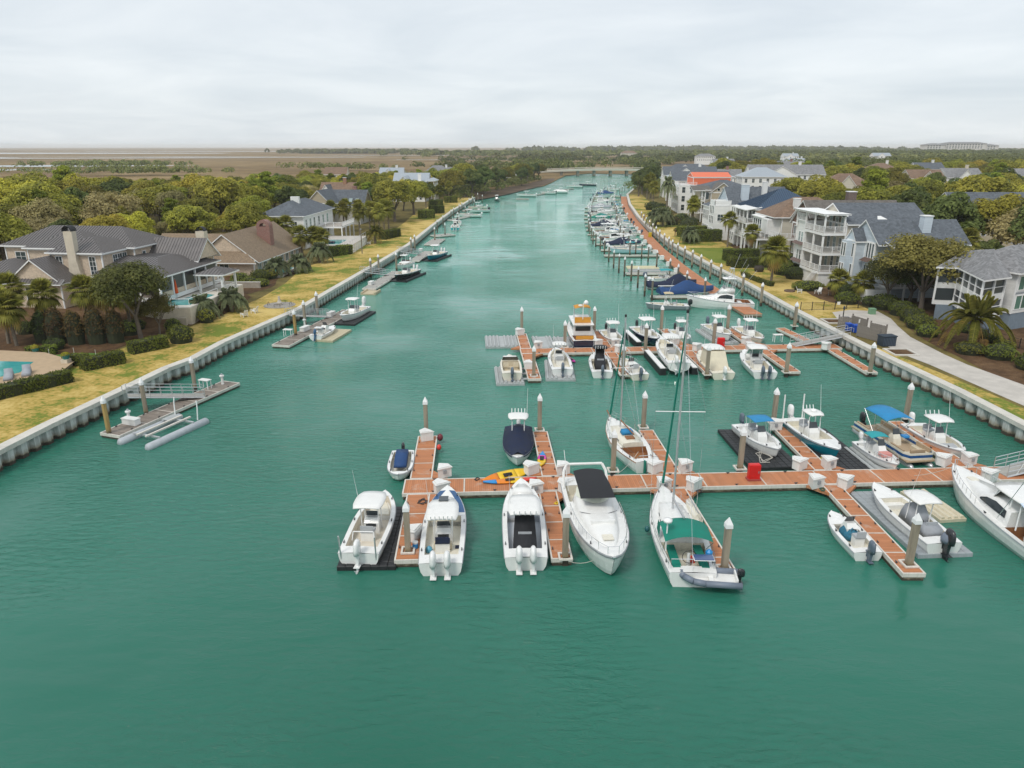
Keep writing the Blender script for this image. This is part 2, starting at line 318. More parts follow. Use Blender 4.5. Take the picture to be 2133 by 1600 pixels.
mb = MB(); mb.add([(-300,-60,0),(300,-60,0),(300,900,0),(-300,900,0)], [(0,1,2,3)])
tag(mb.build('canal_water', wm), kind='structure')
yard_m = ground('yard_soil', [(.08,.068,.024),(.15,.12,.04),(.23,.18,.06)], (.08,.6,5))
lawn_m = ground('dormant_lawn', [(.15,.19,.03),(.4,.285,.075),(.57,.43,.155)], (.06,.32,2.6), stops=(.452,.5,.575))
marsh_m = ground('marsh_grass', [(.125,.078,.034),(.2,.135,.06),(.29,.205,.1)], (.006,.03,.25), bump=.1, stops=(.4,.5,.6))
mulch_m = ground('bark_mulch', [(.05,.03,.016),(.105,.06,.032),(.17,.105,.055)], (.3,1.5,9), bump=.6)
mud_m = ground('tidal_mud', [(.05,.032,.02),(.10,.066,.04),(.15,.105,.07)], (.05,.3,2), rough=.7)
YZ = 1.45
ins = .25
left = [(x-ins, y) for x, y in LW]; right = [(x+ins, y) for x, y in RW]
sheet('left_ground', left + [(-30,350),(-70,400),(-260,430),(-700,300),(-700,0)], YZ, yard_m)
sheet('right_ground', right + [(150,620),(420,900),(9000,2600),(9000,0)], YZ, yard_m)
sheet('marsh', [(-9000,-200),(-690,-200),(-690,305),(-255,425),(-66,395),(-28,352),(-15,372),(-4,395),(6,430),(20,470),(28,520),(36,575),(46,640),(70,690),(110,672),(128,600),(150,615),(425,905),(9000,2600),(9000,16000),(-9000,16000)], .35, marsh_m)
mbk = smooth_poly([(-17,346),(-9,366),(-1,392),(7,425),(17,462),(26,512),(33,570),(28,575),(10,500),(-10,430),(-24,392),(-26,360)], 3)
sheet('mud_bank', mbk, .372, mud_m)
pool_w = mat('tidal_pool_water', (.16, .19, .19), .12, var=.1, scale=.01)
for k, (cx, cy, rx, ry) in enumerate([(-610,800,150,42),(-600,960,230,46),(-1500,1560,900,130),(-700,1750,520,60),(-330,2100,320,45),(-2600,2700,1700,250),(180,760,26,10),(236,905,45,14),(330,1010,120,22),(150,1120,60,16),(60,900,20,8),(420,840,70,12),(290,800,40,8),(-100,1400,160,26),(360,1480,200,30),(-1100,3800,1600,160),(900,1500,200,25),(90,1750,120,20)]):
    r = random.Random(k); n = 11
    sheet('tidal_pool', smooth_poly([(cx+rx*cos(2*pi*i/n)*r.uniform(.55,1.15), cy+ry*sin(2*pi*i/n)*r.uniform(.45,1.2)) for i in range(n)], 3), .39+.003*k, pool_w)
def strip(line, w0, w1, side):
    a = [(x+side*w0, y) for x, y in line]; b = [(x+side*w1, y) for x, y in line]
    return a + b[::-1]
def inter(line, y):
    for (x0, y0), (x1, y1) in zip(line[:-1], line[1:]):
        if y0 <= y <= y1: return x0+(x1-x0)*(y-y0)/(y1-y0)
    return line[-1][0]
def band(line, ys, w0s, w1s, side):
    a = [(inter(line, y)+side*w0, y) for y, w0 in zip(ys, w0s)]; b = [(inter(line, y)+side*w1, y) for y, w1 in zip(ys, w1s)]
    return a + b[::-1]
ys = [20,52,62,72,80,90,100,112,124,140,160,180,200,230,262,300,322,344]
sheet('left_lawn', band(LW, ys, [.6]*18, [16,16,13,12,11,9,9,9,10,13,11,10,9,10,12,12,11,9], -1), YZ+.012, lawn_m)
ys = [96,101,106,112,120,130,142,160,185,210,240,265,300,340,366]
sheet('right_lawn', band(RW, ys, [.6]*15, [9,11,11,11,10,11,13,12,13,13,12,10,9,8,7], 1), YZ+.012, lawn_m)
ys = [20,40,57,66,76,84]
sheet('verge_lawn', band(RW, ys, [.6]*6, [3.2,3.0,3.1,2.6,1.9,.8], 1), YZ+.012, lawn_m)
green_m = ground('green_lawn', [(.09,.14,.02),(.15,.19,.03),(.2,.22,.04)], (.1,.5,4))
sheet('green_lawn', [(41.5,147),(41.2,170),(51.5,170),(52.5,147)], YZ+.02, green_m)
path_m = mat('concrete_path', (.5, .465, .42), .85, var=.16, scale=.8, bump=.25, bscale=4)
sheet('concrete_path', [(44.4,95.5),(45.8,101),(49.0,102.6),(52.6,101.6),(52.2,97),(50.9,92.5),(49.6,87),(49.3,79),(49.5,75),(50.9,68),(51.5,58),(51.5,40),(50.5,10),(46.6,10),(46.9,40),(46.8,62),(45.4,75),(44.4,80),(44.9,88)], YZ+.024, path_m)
for poly, nm in (([(52.2,60),(50.4,78),(51,88),(53.6,98),(53.6,104),(58,112),(72,112),(78,60)], 'mulch_bed'), ([(-49,116),(-44,112.5),(-41.5,117),(-40.5,122),(-42,129),(-40,134),(-42,141),(-50,141),(-52,125)], 'mulch_bed'),
                 ([(-60,74),(-52,73),(-47,79),(-45.5,86),(-43,91),(-42,98),(-41,108),(-46,110),(-66,104),(-70,88)], 'mulch_bed'),
                 ([(48.5,108),(53,106.5),(58,108),(57,120),(51,121),(48,116)], 'mulch_bed'), ([(53,146),(51.5,152),(52.5,175),(58,175),(58,144)], 'mulch_bed'), ([(50,130),(49.2,139),(53,143),(57,140),(55,130)], 'mulch_bed')):
    sheet(nm, smooth_poly(poly, 3), YZ+.02, mulch_m)
# the low road bridge across the head of the canal
bridge_m = mat('bridge_concrete', (.52, .48, .41), .8, var=.1, dirt=.2)
br = thing('bridge', 'low concrete road bridge on piers across the head of the canal', 'bridge', (0,0,0))
mb = MB(); n = 14
for i in range(n):
    x0 = 24+i*8.2; x1 = x0+8.2; z0 = 4.4+1.7*sin(pi*(i)/n); z1 = 4.4+1.7*sin(pi*(i+1)/n); y0 = 632+.05*x0; y1 = 632+.05*x1
    mb.add([(x0,y0,z0-1.5),(x1,y1,z1-1.5),(x1,y1+9,z1-1.5),(x0,y0+9,z0-1.5),(x0,y0,z0),(x1,y1,z1),(x1,y1+9,z1),(x0,y0+9,z0)], [(0,1,5,4),(4,5,6,7),(3,2,1,0),(2,3,7,6)])
mb.build('deck', bridge_m, br)
for dyy in (0, 9):
    mb = MB()
    for i in range(n):
        x0 = 24+i*8.2; z0 = 4.4+1.7*sin(pi*i/n); x1 = x0+8.2; z1 = 4.4+1.7*sin(pi*(i+1)/n)
        mb.tube([(x0, 632+.05*x0+dyy, z0+1), (x1, 632+.05*x1+dyy, z1+1)], .12, 4); mb.cyl((x0, 632+.05*x0+dyy, z0), (x0, 632+.05*x0+dyy, z0+1), .1, n=4)
    mb.build('railing', bridge_m, br)
for i in range(6):
    x = 42+i*14; mb = MB(); mb.bx(x-1, x+1, 633+.05*x, 640+.05*x, -.6, 4.2); mb.build('pier', wall_concrete('bridge_pier', (.22,.2,.17)), br)

# ---------------------------------------------------------------- seawalls: concrete cap over corrugated sheet piles
cap_m = mat('seawall_cap', (.6, .575, .52), .85, var=.16, scale=.7, bump=.3, bscale=5, dirt=.3)
pile_m = wall_concrete('sheet_pile', (.56, .57, .55), tide=.36)
def sheet_panel(L=1.35, dp=.42):
    q = [(0,0),(.2*L,0),(.28*L,dp),(.72*L,dp),(.8*L,0),(L,0)]
    mb = MB(); vs = [(x, -y, -.7) for x, y in q]+[(x, -y, 1.36) for x, y in q]
    mb.add(vs, [(i, i+1, 7+i, 6+i) for i in range(5)]); return mb

def along(line, step):
    """points every step metres with their heading"""
    out = []; carry = 0.0
    for (x0, y0), (x1, y1) in zip(line[:-1], line[1:]):
        L = sqrt((x1-x0)**2+(y1-y0)**2); d = carry
        while d < L: out.append((x0+(x1-x0)*d/L, y0+(y1-y0)*d/L, atan2(y1-y0, x1-x0))); d += step
        carry = d-L
    return out
def seawall(name, label, line, side, per):
    panel_me = mesh_of(sheet_panel(per), 'sheet_pile', pile_m)
    t = thing(name, label, 'seawall', (0,0,0))
    mb = MB()
    for (x0, y0), (x1, y1) in zip(line[:-1], line[1:]):
        a = atan2(y1-y0, x1-x0); nx, ny = -sin(a), cos(a)
        def off(x, y, d, z): return (x+nx*d*side, y+ny*d*side, z)
        ri = [[off(x, y, -.55, 1.3), off(x, y, .42, 1.3), off(x, y, .42, 1.68), off(x, y, -.55, 1.68)] for x, y in ((x0, y0), (x1, y1))]
        mb.loft(ri)
    mb.build('concrete_cap', cap_m, t)
    far = MB()
    for k, (x, y, a) in enumerate(along(line, per)):
        if y < 40: continue
        ss = 1 if side > 0 else -1
        if y < 150:
            o = place('sheet_pile', panel_me, None, t, (x, y, 0), a if side > 0 else a+pi)
            if side < 0: o.location = (x+per*cos(a), y+per*sin(a), 0)
        else:
            b = sheet_panel(per); ca, sa = cos(a), sin(a)
            if side > 0: far.add([(x+px*ca-py*sa, y+px*sa+py*ca, z) for px, py, z in b.v], b.f)
            else: far.add([(x+px*ca+py*sa, y+px*sa-py*ca, z) for px, py, z in b.v], [f[::-1] for f in b.f])
    tag(far.build('far_sheet_piles', pile_m, t), kind='stuff')
    return t
seawall('left_seawall', 'pale concrete seawall of corrugated sheet piles along the left lawns', LW, 1, 1.4)
seawall('right_seawall', 'pale concrete seawall of corrugated sheet piles behind the marina docks', RW, -1, 1.7)

words_ = ['first','second','third','fourth','fifth','sixth','seventh','eighth','ninth','tenth','eleventh','twelfth','thirteenth','fourteenth','fifteenth','sixteenth','seventeenth','eighteenth','nineteenth','twentieth','twenty-first','twenty-second','twenty-third','twenty-fourth','twenty-fifth','twenty-sixth','twenty-seventh','twenty-eighth','twenty-ninth','thirtieth']
# ---------------------------------------------------------------- docks, pilings, dock boxes
deck_x = strips('orange_decking_across', (.46, .185, .08), .145, 0, gap=.09, var=.14, dark=.5, stain=.5)
deck_y = strips('orange_decking_along', (.46, .185, .08), .145, 1, gap=.09, var=.14, dark=.5, stain=.5)
wood_y = strips('weathered_decking', (.21, .175, .145), .15, 1, gap=.1, var=.25, dark=.4, stain=.3)
pale_y = strips('grey_decking', (.36, .35, .32), .15, 1, gap=.1, var=.15, dark=.55)
fascia_m = wall_concrete('dock_float', (.5, .46, .4), tide=.22)
edge_m = mat('dock_edge_strip', (.68, .64, .58), .6, var=.12, dirt=.35)
joint_m = mat('dock_joint_strip', (.6, .55, .48), .6, var=.2, dirt=.3)
cleat_m = mat('dark_cleat', (.06, .06, .065), .5, var=.2)
DZ = .5
def cleat_mesh():
    mb = MB(); mb.cyl((0,-.13,.1),(0,.13,.1),.025,n=5); mb.bx(-.03,.03,-.06,.06,0,.1); return mesh_of(mb, 'cleat', cleat_m)
cleat_me = cleat_mesh()
def dock(name, label, origin, rz, length, width, m, group=None, sec=3.0, axis=1, ends=True, cleats=True, z=DZ):
    """a floating dock starting at origin and running along its local +y"""
    t = thing(name, label, 'dock', (origin[0], origin[1], 0), rz, group); hw = width/2
    n = max(1, round(length/sec)); d = length/n
    mb = MB(); mb.bx(-hw+.06, hw-.06, .06, length-.06, -.25, z-.09); mb.build('float', fascia_m, t)
    for k in range(n):
        mb = MB(); mb.bx(-hw+.1, hw-.1, k*d+(.1 if k == 0 else .06), (k+1)*d-(.1 if k == n-1 else .06), z-.085, z); mb.build('deck_panel', m, t)
        if k: MB().bx(-hw+.1, hw-.1, k*d-.052, k*d+.052, z-.08, z+.006).build('joint_strip', joint_m, t)
    for s in (-1, 1): MB().bx(s*hw-(.095 if s > 0 else 0), s*hw+(.095 if s < 0 else 0), .0, length, z-.24, z+.02).build('edge_strip', edge_m, t)
    if ends:
        for y in (0, length-.095): MB().bx(-hw+.097, hw-.097, y, y+.095, z-.24, z+.02).build('edge_strip', edge_m, t)
    if cleats:
        for k in range(1, n+1):
            for s in (-1, 1): place('cleat', cleat_me, None, t, (s*(hw-.2), (k-.5)*d, z))
    return t
def frame(o, rz): return lambda x, y: (o[0]+x*cos(rz)-y*sin(rz), o[1]+x*sin(rz)+y*cos(rz))
FA = frame((-6, 47.5), .05); FB = frame((2.5, 84), .06)
a0 = FA(-1.9, 0); dock('main_dock', 'long orange-planked main dock in front carrying four double fingers', a0, .05-pi/2, 53, 2.35, deck_y, sec=4.4)
tri_m = deck_y
def finger(F, rz, lx, y0, y1, w, label, group, lx2=None):
    lx2 = lx if lx2 is None else lx2
    p = F(lx, y0); q = F(lx2, y1); L = sqrt((q[0]-p[0])**2+(q[1]-p[1])**2)
    t = dock('finger_dock', label, p, atan2(q[1]-p[1], q[0]-p[0])-pi/2, L, w, deck_y, group, sec=2.5)
    inner = L if abs(y1) < abs(y0) else 0; sg = -1 if inner else 1
    for s in ((-1, 1) if lx > 0 else (1,)):     # corner gussets at the root
        mb = MB(); e = inner+sg*.1; mb.prism([(s*w/2+s*.005, e), (s*(w/2+1.15), e), (s*w/2+s*.005, e+sg*1.3)], DZ-.2, DZ+.002); mb.build('corner_gusset', deck_y, t)
    return t
ga = 'fingers of the front dock'
finger(FA, .05, -.72, -9.9, -1.25, 1.65, 'near orange finger dock between the two leftmost white boats', ga)
finger(FA, .05, -.72, 1.25, 9.6, 1.65, 'far orange finger dock beside the skiff with the blue cover', ga)
finger(FA, .05, 8.5, -10.2, -1.25, 1.3, 'near finger dock left of the white cabin cruiser', ga)
finger(FA, .05, 8.95, 10.1, 1.25, 1.3, 'far finger dock beside the navy covered boat', ga)
finger(FA, .05, 17.8, -12.8, -1.25, 1.45, 'near finger dock right of the sailboat with green canvas', ga)
finger(FA, .05, 18.2, 10, 1.25, 1.3, 'far finger dock right of the small sloop', ga)
finger(FA, .05, 28.7, -12.8, -1.25, 1.35, 'near finger dock with a small open boat on its left', ga, 29.3)
finger(FA, .05, 30.15, 10.2, 1.25, 1.35, 'far finger dock between two black cube floats', ga, 29.9)
finger(FA, .05, 41.1, 11, 1.25, 1.3, 'far finger dock between the pontoon boat and a white console boat', ga)
b0 = FB(-1.5, 0); dock('main_dock', 'second orange-planked dock farther up the canal reached by the ramp', b0, .06-pi/2, 39.5, 2.2, deck_y, sec=4.4)
gb = 'fingers of the second dock'
finger(FB, .06, -.75, -11, -1.15, 1.45, 'near finger dock at the left end of the second dock', gb)
finger(FB, .06, -.75, 8.6, 1.15, 1.35, 'far finger dock beside the empty grey floats', gb)
finger(FB, .06, 9.3, -10.2, -1.15, 1.3, 'near finger dock right of the boat with a black cover', gb)
finger(FB, .06, 9.3, 9.3, 1.15, 1.3, 'far finger dock right of the navy trawler', gb)
finger(FB, .06, 18.7, -10.4, -1.15, 1.3, 'near finger dock left of the boat with cream curtains', gb)
finger(FB, .06, 18.7, 10, 1.15, 1.3, 'far finger dock left of the pale green console boat', gb)
finger(FB, .06, 28.0, -10.2, -1.15, 1.3, 'near finger dock right of the twin-engined express boat', gb)
finger(FB, .06, 27.6, 10, 1.15, 1.3, 'far finger dock between the two rightmost console boats', gb)
dock('side_dock', 'short dock along the seawall just beyond the ramp', (37.75,88.3), .16, 7.4, 1.3, deck_y)
dock('side_dock', 'narrow dock along the seawall on the near side of the ramp', (39.4,75.2), .03, 9.6, 1.3, deck_y)
prom = [(35.6,104),(34.6,120),(34.4,130),(34.6,150),(35.4,175),(37.8,210),(41,250),(46.5,304),(55,366)]
t = thing('promenade_dock', 'orange-planked dock running up the right seawall past all the slips', 'dock', (0,0,0))
for (x0, y0), (x1, y1) in zip(prom[:-1], prom[1:]):
    L = sqrt((x1-x0)**2+(y1-y0)**2); a = atan2(y1-y0, x1-x0)-pi/2
    MB().bx(-1.3,1.3,.03,L-.03,-.2,DZ-.03).build('float', fascia_m, t, loc=(x0,y0,0), rz=a)
    n = round(L/3.5); d = L/n
    for k in range(n): MB().bx(-1.36,1.36,k*d+.04,(k+1)*d-.04,DZ-.026,DZ+.02).build('deck_panel', deck_y, t, loc=(x0,y0,0), rz=a)
# pilings
shaft_m = wall_concrete('piling_concrete', (.33, .28, .21), tide=.62)
shaft2_m = wall_concrete('weathered_timber_piling', (.2, .17, .13), tide=1.0)
shaft3_m = wall_concrete('new_timber_piling', (.42, .28, .1), tide=.62)
capw_m = mat('white_piling_cap', (.8, .8, .8), .5, var=.06)
def pile_meshes(h, r, n, m):
    a = MB(); a.cyl((0,0,-1.2),(0,0,h),r,n=n); b = MB(); b.cyl((0,0,h-.02),(0,0,h+.22),r*1.22,r*1.15,n=n); b.cyl((0,0,h+.22),(0,0,h+.62),r*1.13,.02,n=n)
    return mesh_of(a, 'shaft', m), mesh_of(b, 'cap', capw_m)
_PT = {'sq': (3.3, .24, 4, shaft_m), 'round': (3.3, .17, 8, shaft2_m), 'tan': (3.2, .2, 8, shaft_m), 'gold': (3.2, .2, 8, shaft3_m), 'low': (2.5, .15, 7, shaft2_m)}
hoop = MB(); hoop.bx(-.42,.42,-.42,-.3,0,.1).bx(-.42,.42,.3,.42,0,.1).bx(-.42,-.3,-.29,.29,0,.1).bx(.3,.42,-.29,.29,0,.1)
hoop_me = mesh_of(hoop, 'pile_guide', edge_m)
def piling(x, y, kind, label, group, guide=False, h=1.0):
    a, b = cached('pile'+kind, lambda: pile_meshes(*_PT[kind]))
    t = thing('piling', label, 'piling', (x, y, 0), rnd.uniform(-.15,.15) if kind != 'sq' else .05, group)
    t.scale = (1, 1, h); place('shaft', a, None, t); place('cap', b, None, t)
    if guide: place('pile_guide', hoop_me, None, t, (0, 0, DZ+.025))
    return t
for (x, y), l in zip([(-7.35,57.4),(-6.35,38.6),(2.4,58.3),(3.2,37.9),(7.7,50.1),(11.55,59.0),(12.4,36.6),(17.5,50.5),(23.3,59.9),(23.45,37.1),(35.85,61.3)],
        ['at the far tip of the leftmost finger dock','on the near tip of the leftmost finger dock','at the far tip behind the navy covered boat','on the near tip left of the cabin cruiser','behind the main dock by the cabin cruiser',
         'at the far tip beside the small sloop','on the near tip right of the green-canvas sailboat','behind the main dock near the red box','at the far tip between the cube floats','on the near tip of the rightmost finger','at the far tip behind the pontoon boat']):
    piling(x, y, 'sq', 'square concrete piling with white pointed cap ' + l, 'pilings of the front dock', True)
for (x, y), l in zip([(1.3,93.6),(2.35,74),(6.5,85.7),(11,93.9),(12,74.4),(16.2,84.4),(20.1,94.5),(21.1,74.4),(25.1,86.8),(29.15,94.9),(30,75.2),(38.85,96.6),(39.2,75.3)],
        ['at the far left tip of the second dock','at the near left tip of the second dock','left of the navy trawler','right of the navy trawler','by the small skiff of the second dock','left of the boat lift','behind the navy-hulled console boat','in front of the cream-curtained boat',
         'in front of the red box on the second dock','between the two rightmost console boats','right of the twin-engined express boat','by the seawall beyond the ramp','by the seawall on the near side of the ramp']):
    piling(x, y, 'sq', 'square concrete piling ' + l, 'pilings of the second dock', True)
for k, ((x, y), l, kd) in enumerate(zip([(-34.9,57.9),(-34.1,62.9),(-32.5,70),(-28.5,92.2),(-28.9,98.2),(-28.8,104.6),(-27.1,138.1),(-26.5,143.2),(-23.4,146),(-23.8,171.5),(-23.6,176.6),(-20.5,193.7)],
        ['yellowish piling at the near end of the nearest left dock','tan piling beside the ramp of the nearest left dock','tan piling behind the nearest left dock','golden timber piling on the dock with the white benches','tan piling by the ramp of the second left dock','tan piling behind the second left dock',
         'tan piling at the ramp of the third left dock','tan piling just past the ramp of the third left dock','tan piling behind the boat with orange cushions','tan piling by the teal-hulled boat dock','tan piling just past the teal-hulled boat','tan piling at the dark floating dock'], ['gold','tan','tan','gold']+['tan']*8)):
    piling(x, y, kd, l + ', white cap', 'pilings of the left docks')
og = 'mooring pilings of the right slips'
for k, (x, y) in enumerate([(22.9,116.4),(22.3,119.8),(22.4,127.4),(22.3,134.2),(21.8,139.4),(21.3,143.5),(21,149),(21.1,157.7),(21.5,168.7),(21.6,177.8),(21,182.5),(20.9,188),(21.3,196),(21.9,206),(22.7,217),(23.8,228)]):
    piling(x, y, 'round', 'capped mooring piling, %s of the outer row counting up the canal' % words_[k], og)
for k, (x, y) in enumerate([(31.4,116.2),(30,122.9),(30.1,130.2),(30.1,137.2),(29.8,148.6),(29.7,157.7),(29,162),(28.4,166.6),(26.8,165),(28.5,178),(29,190),(30,203),(31.5,217),(33,232)]):
    piling(x, y, 'round', 'mooring piling, %s of the inner row counting up the canal' % words_[k], og)
for k, (x, y) in enumerate([(39.3,112),(38.9,120.4),(38.1,131.2),(37.6,136.2),(37.5,143.3),(37.4,149.9),(37.1,155.7),(36.8,161.2),(36.9,167.2),(37.2,172.7),(37.6,180),(38,188),(38.6,196),(39.2,204),(39.9,213),(40.6,222),(41.5,232),(42.5,242)]):
    piling(x, y, 'tan', 'capped piling against the right seawall, %s counting up the canal' % words_[k], 'pilings along the right seawall')
for k, y in enumerate([240,250,260,270,281,292,303,314,325,337,350,364,378,393,409,426,444]):
    for j, (dx_, g) in enumerate(((-16.5,'outer'), (-7,'inner'))):
        x = inter(RW, y)+dx_*(1-.0008*(y-240)); piling(x, y, 'low', 'small distant piling, %s of the %s row where the right slips curve away' % (words_[k], g), 'distant pilings of the right slips, '+g, h=1.2)
for k, y in enumerate([205,214,228,240,250,258,266,275,283,296,306,318,328,340]):
    piling(inter(LW, y)+(2.2 if k % 3 else 5.5), y, 'low', 'small distant piling, %s along the far left docks' % words_[k], 'distant pilings of the left docks', h=1.25)
# wedge-shaped dock boxes
def dock_box_meshes():
    a = MB(); a.prism([(-.55,-.3),(.55,-.3),(.5,.25),(-.05,.62)], 0, .72); b = MB(); b.prism([(-.61,-.36),(.61,-.36),(.56,.3),(-.05,.71)], .725, .80); b.prism([(-.5,-.28),(.5,-.28),(.45,.22),(-.05,.56)], .801, .87)
    c = MB(); c.bx(-.12,.12,-.40,-.305,.35,.6); return mesh_of(a, 'body', plastic), mesh_of(b, 'lid', plastic), mesh_of(c, 'latch', grey)
dbm = dock_box_meshes()
def dock_box(x, y, rz, label, z=DZ+.02, group='white wedge-shaped dock boxes'):
    t = thing('dock_box', label, 'dock box', (x, y, z), rz, group)
    for n, me in zip(('body', 'lid', 'latch'), dbm): place(n, me, None, t)
pre = 'white wedge-shaped dock box '
for (x, y, a), l in zip([(-7.2,56.2,2.4),(-5.15,49.1,.5),(-5.05,46.5,2.6),(-6.2,40.1,3.3),(1.45,49.7,2.7),(1.6,46.4,.4),(3.75,49.6,.4),(3.85,46.7,2.8),(10.85,49.95,2.7),(10.85,46.9,.5),(13.1,50,.5),(13.1,47.0,2.8),(22.95,58.6,.05),(22.05,50.5,2.7),(24.3,50.6,.5),(22.0,47.35,.4),(24.2,47.4,2.8),(33.5,51.2,2.7),(35.5,51.3,.4),(35.3,48.4,2.6)],
        ['at the far tip of the leftmost finger','behind the dock at the leftmost finger','on the near side at the leftmost finger','beside the piling on the leftmost near finger','by the yellow kayaks','at the bow of the boat with a black cover','behind the dock left of the cabin cruiser','hard by the stern of the cabin cruiser','at the near end of the small sloop','at the bow of the green-canvas sailboat',
         'behind the dock right of the small sloop','right of the bow of the green-canvas sailboat','at the far end between the cube floats','by the left black cube float','by the right black cube float and yellow rope','on the near edge left of the grey cube float','tilted at the corner of the grey cube float','at the root of the finger behind the pontoon boat','by the foot of the front ramp','at the bow of the sport fishing boat']):
    dock_box(x, y, a, pre + l)
for (x, y, a), l in zip([(1.0,91.8,2.6),(3.1,85.2,.4),(1.9,76.7,2.0),(10.6,86.2,2.7),(12.7,86.4,.4),(12.9,83.6,2.8),(20.3,87.0,2.7),(22.4,84.3,2.8),(29.3,87.4,2.7),(28.9,84.7,.4),(38.3,84.8,2.8)],
        ['at the far left tip of the second dock','beside the grey ridged floats','on the near left finger of the second dock','at the stern of the navy trawler','right of the trawler finger','beside the small skiff of the second dock','at the bow of the navy console boat','beside the boat lift','by the red box of the second dock','at the bow of the express boat','at the foot of the far ramp']):
    dock_box(x, y, a, pre + l)
for k, (x, y) in enumerate([(32.6,121),(32.2,131),(32.3,141),(32.4,149),(32.8,158),(33.0,167),(33.3,176),(34,186),(34.9,196),(36,207),(37,217)]):
    dock_box(x, y, 1.6, 'white dock box on the promenade edge, %s counting up the canal' % words_[k], group='dock boxes of the promenade')
# red fire-hose cabinets and the yellow one
def cabinet(x, y, m, label):
    t = thing('fire_cabinet', label, 'cabinet', (x, y, DZ+.02), .05)
    MB().bx(-.5,.5,-.28,.28,0,.12).build('plinth', m[1], t)
    b = MB(); b.loft([[( -.42,-.2,.122),(.42,-.2,.122),(.42,.2,.122),(-.42,.2,.122)],[(-.42,-.2,1.2),(.42,-.2,1.2),(.42,.2,1.2),(-.42,.2,1.2)],[(-.36,-.14,1.27),(.36,-.14,1.27),(.36,.14,1.27),(-.36,.14,1.27)]]); b.build('body', m[0], t)
    MB().bx(-.34,.34,-.23,-.203,.25,1.1).build('door', m[0], t); MB().bx(.24,.3,-.26,-.232,.6,.75).build('handle', grey, t)
red_m = (mat('red_cabinet', (.62,.012,.012), .4, var=.08), mat('faded_red_plinth', (.34,.07,.06), .6))
cabinet(17.9, 48.55, red_m, 'bright red fire cabinet on the front main dock'); cabinet(25.6, 85.4, red_m, 'bright red fire cabinet on the second dock')
cabinet(37.6, 199, (mat('yellow_cabinet', (.6,.42,.02), .45), mat('yellow_plinth', (.45,.32,.02), .6)), 'yellow cabinet at the far end of the promenade planking')
# floating cube docks
def cube_me(key, m, s=.5):
    def f():
        mb = MB(); e = .035; h = s/2-.006
        mb.loft([[(-h,-h,-.3),(h,-h,-.3),(h,h,-.3),(-h,h,-.3)],[(-h,-h,.04),(h,-h,.04),(h,h,.04),(-h,h,.04)],[(-h+e,-h+e,.075),(h-e,-h+e,.075),(h-e,h-e,.075),(-h+e,h-e,.075)]]); return mesh_of(mb, 'float_cube', m)
    return cached(key, f)
cubek = mat('black_float_cube', (.018,.019,.021), .55, var=.4, scale=1.5, dirt=.3); cubeg = mat('grey_float_cube', (.33,.36,.38), .65, var=.2, scale=.8, dirt=.4); cubec = mat('beige_float_cube', (.5,.44,.3), .65, var=.15, dirt=.3)
def cube_float(x, y, rz, nx, ny, key, label, skip=None, s=.5, z=.22):
    m = {'k': cubek, 'g': cubeg, 'c': cubec}[key]; me = cube_me(key+str(s), m, s); t = thing('cube_float', label, 'floating dock', (x, y, z), rz)
    for i in range(nx):
        for j in range(ny):
            if skip and skip(i, j): continue
            place('float_cube', me, None, t, ((i-nx/2+.5)*s, (j-ny/2+.5)*s, rnd.uniform(-.012,.012)))
    return t
cube_float(-8.75, 41.0, .02, 7, 15, 'k', 'black cube float under the leftmost white console boat')
cube_float(20.35, 55.2, .05, 8, 16, 'k', 'black cube float under the boat with a blue bimini')
cube_float(26.2, 55.0, .05, 7, 17, 'k', 'black cube float under the teal-hulled bay boat')
cube_float(26.35, 42.9, .06, 7, 17, 'g', 'pale grey cube float under the boat with grey covers')
cube_float(-23.7, 92.9, -.2, 5, 12, 'c', 'beige cube float beside the second left dock', s=.5)
cube_float(-23.1, 103.2, -.18, 7, 17, 'k', 'black cube float under the white console boat on the left')
def ridged_float(x, y, rz, w, L, label, m, arms=0):
    t = thing('ridged_float', label, 'floating dock', (x, y, 0), rz); n = max(4, round(w/.45))
    mb = MB(); mb.bx(-w/2,w/2,-L/2,L/2,-.25,.22); mb.build('base', m, t)
    for k in range(n):
        xx = -w/2+(k+.5)*w/n; q = w/n*.36
        if abs(xx) < w*.09: continue
        mb = MB(); mb.loft([[(xx-q,yy,.222),(xx-q*.6,yy,.36),(xx+q*.6,yy,.36),(xx+q,yy,.222)] for yy in (-L/2+.1, L/2-.1)]); mb.build('ridge', m, t)
    for k in range(arms): MB().tube([(w/2-.1,-L*.3+k*.6*L/max(1,arms-1),.3),(w/2+1.3,-L*.3+k*.6*L/max(1,arms-1),.42)], .13, 6).build('arm', m, t)
greyf = mat('grey_rotomould_float', (.4,.42,.42), .6, var=.15, dirt=.35)
ridged_float(-1.35, 89.6, .06, 4.2, 5.4, 'empty pale grey drive-on float left of the second dock', greyf, 2)
ridged_float(4.0, 89.2, .06, 2.6, 5.6, 'left of two grey ridged watercraft floats', greyf); ridged_float(6.6, 89.0, .06, 2.3, 5.6, 'right of two grey ridged watercraft floats', greyf)
ridged_float(-.35, 75.2, .06, 3.0, 6.2, 'grey drive-on float under the cream bowrider', greyf, 3); ridged_float(5.3, 77.2, -.02, 3.2, 7.2, 'grey drive-on float under the console boat with grey engine', greyf)
ridged_float(27.0, 92.2, .1, 3.2, 7.6, 'pale grey drive-on float under the console boat by the red box', greyf)
ridged_float(29.4, 45.2, .12, 1.9, 4.3, 'cream watercraft float between grey cube float and fishing boat', mat('cream_float', (.62,.56,.42), .55, dirt=.3))
ridged_float(28.75, 52.6, .06, 2.4, 5.2, 'grey drive-on float under the little boat with teal bimini', greyf)
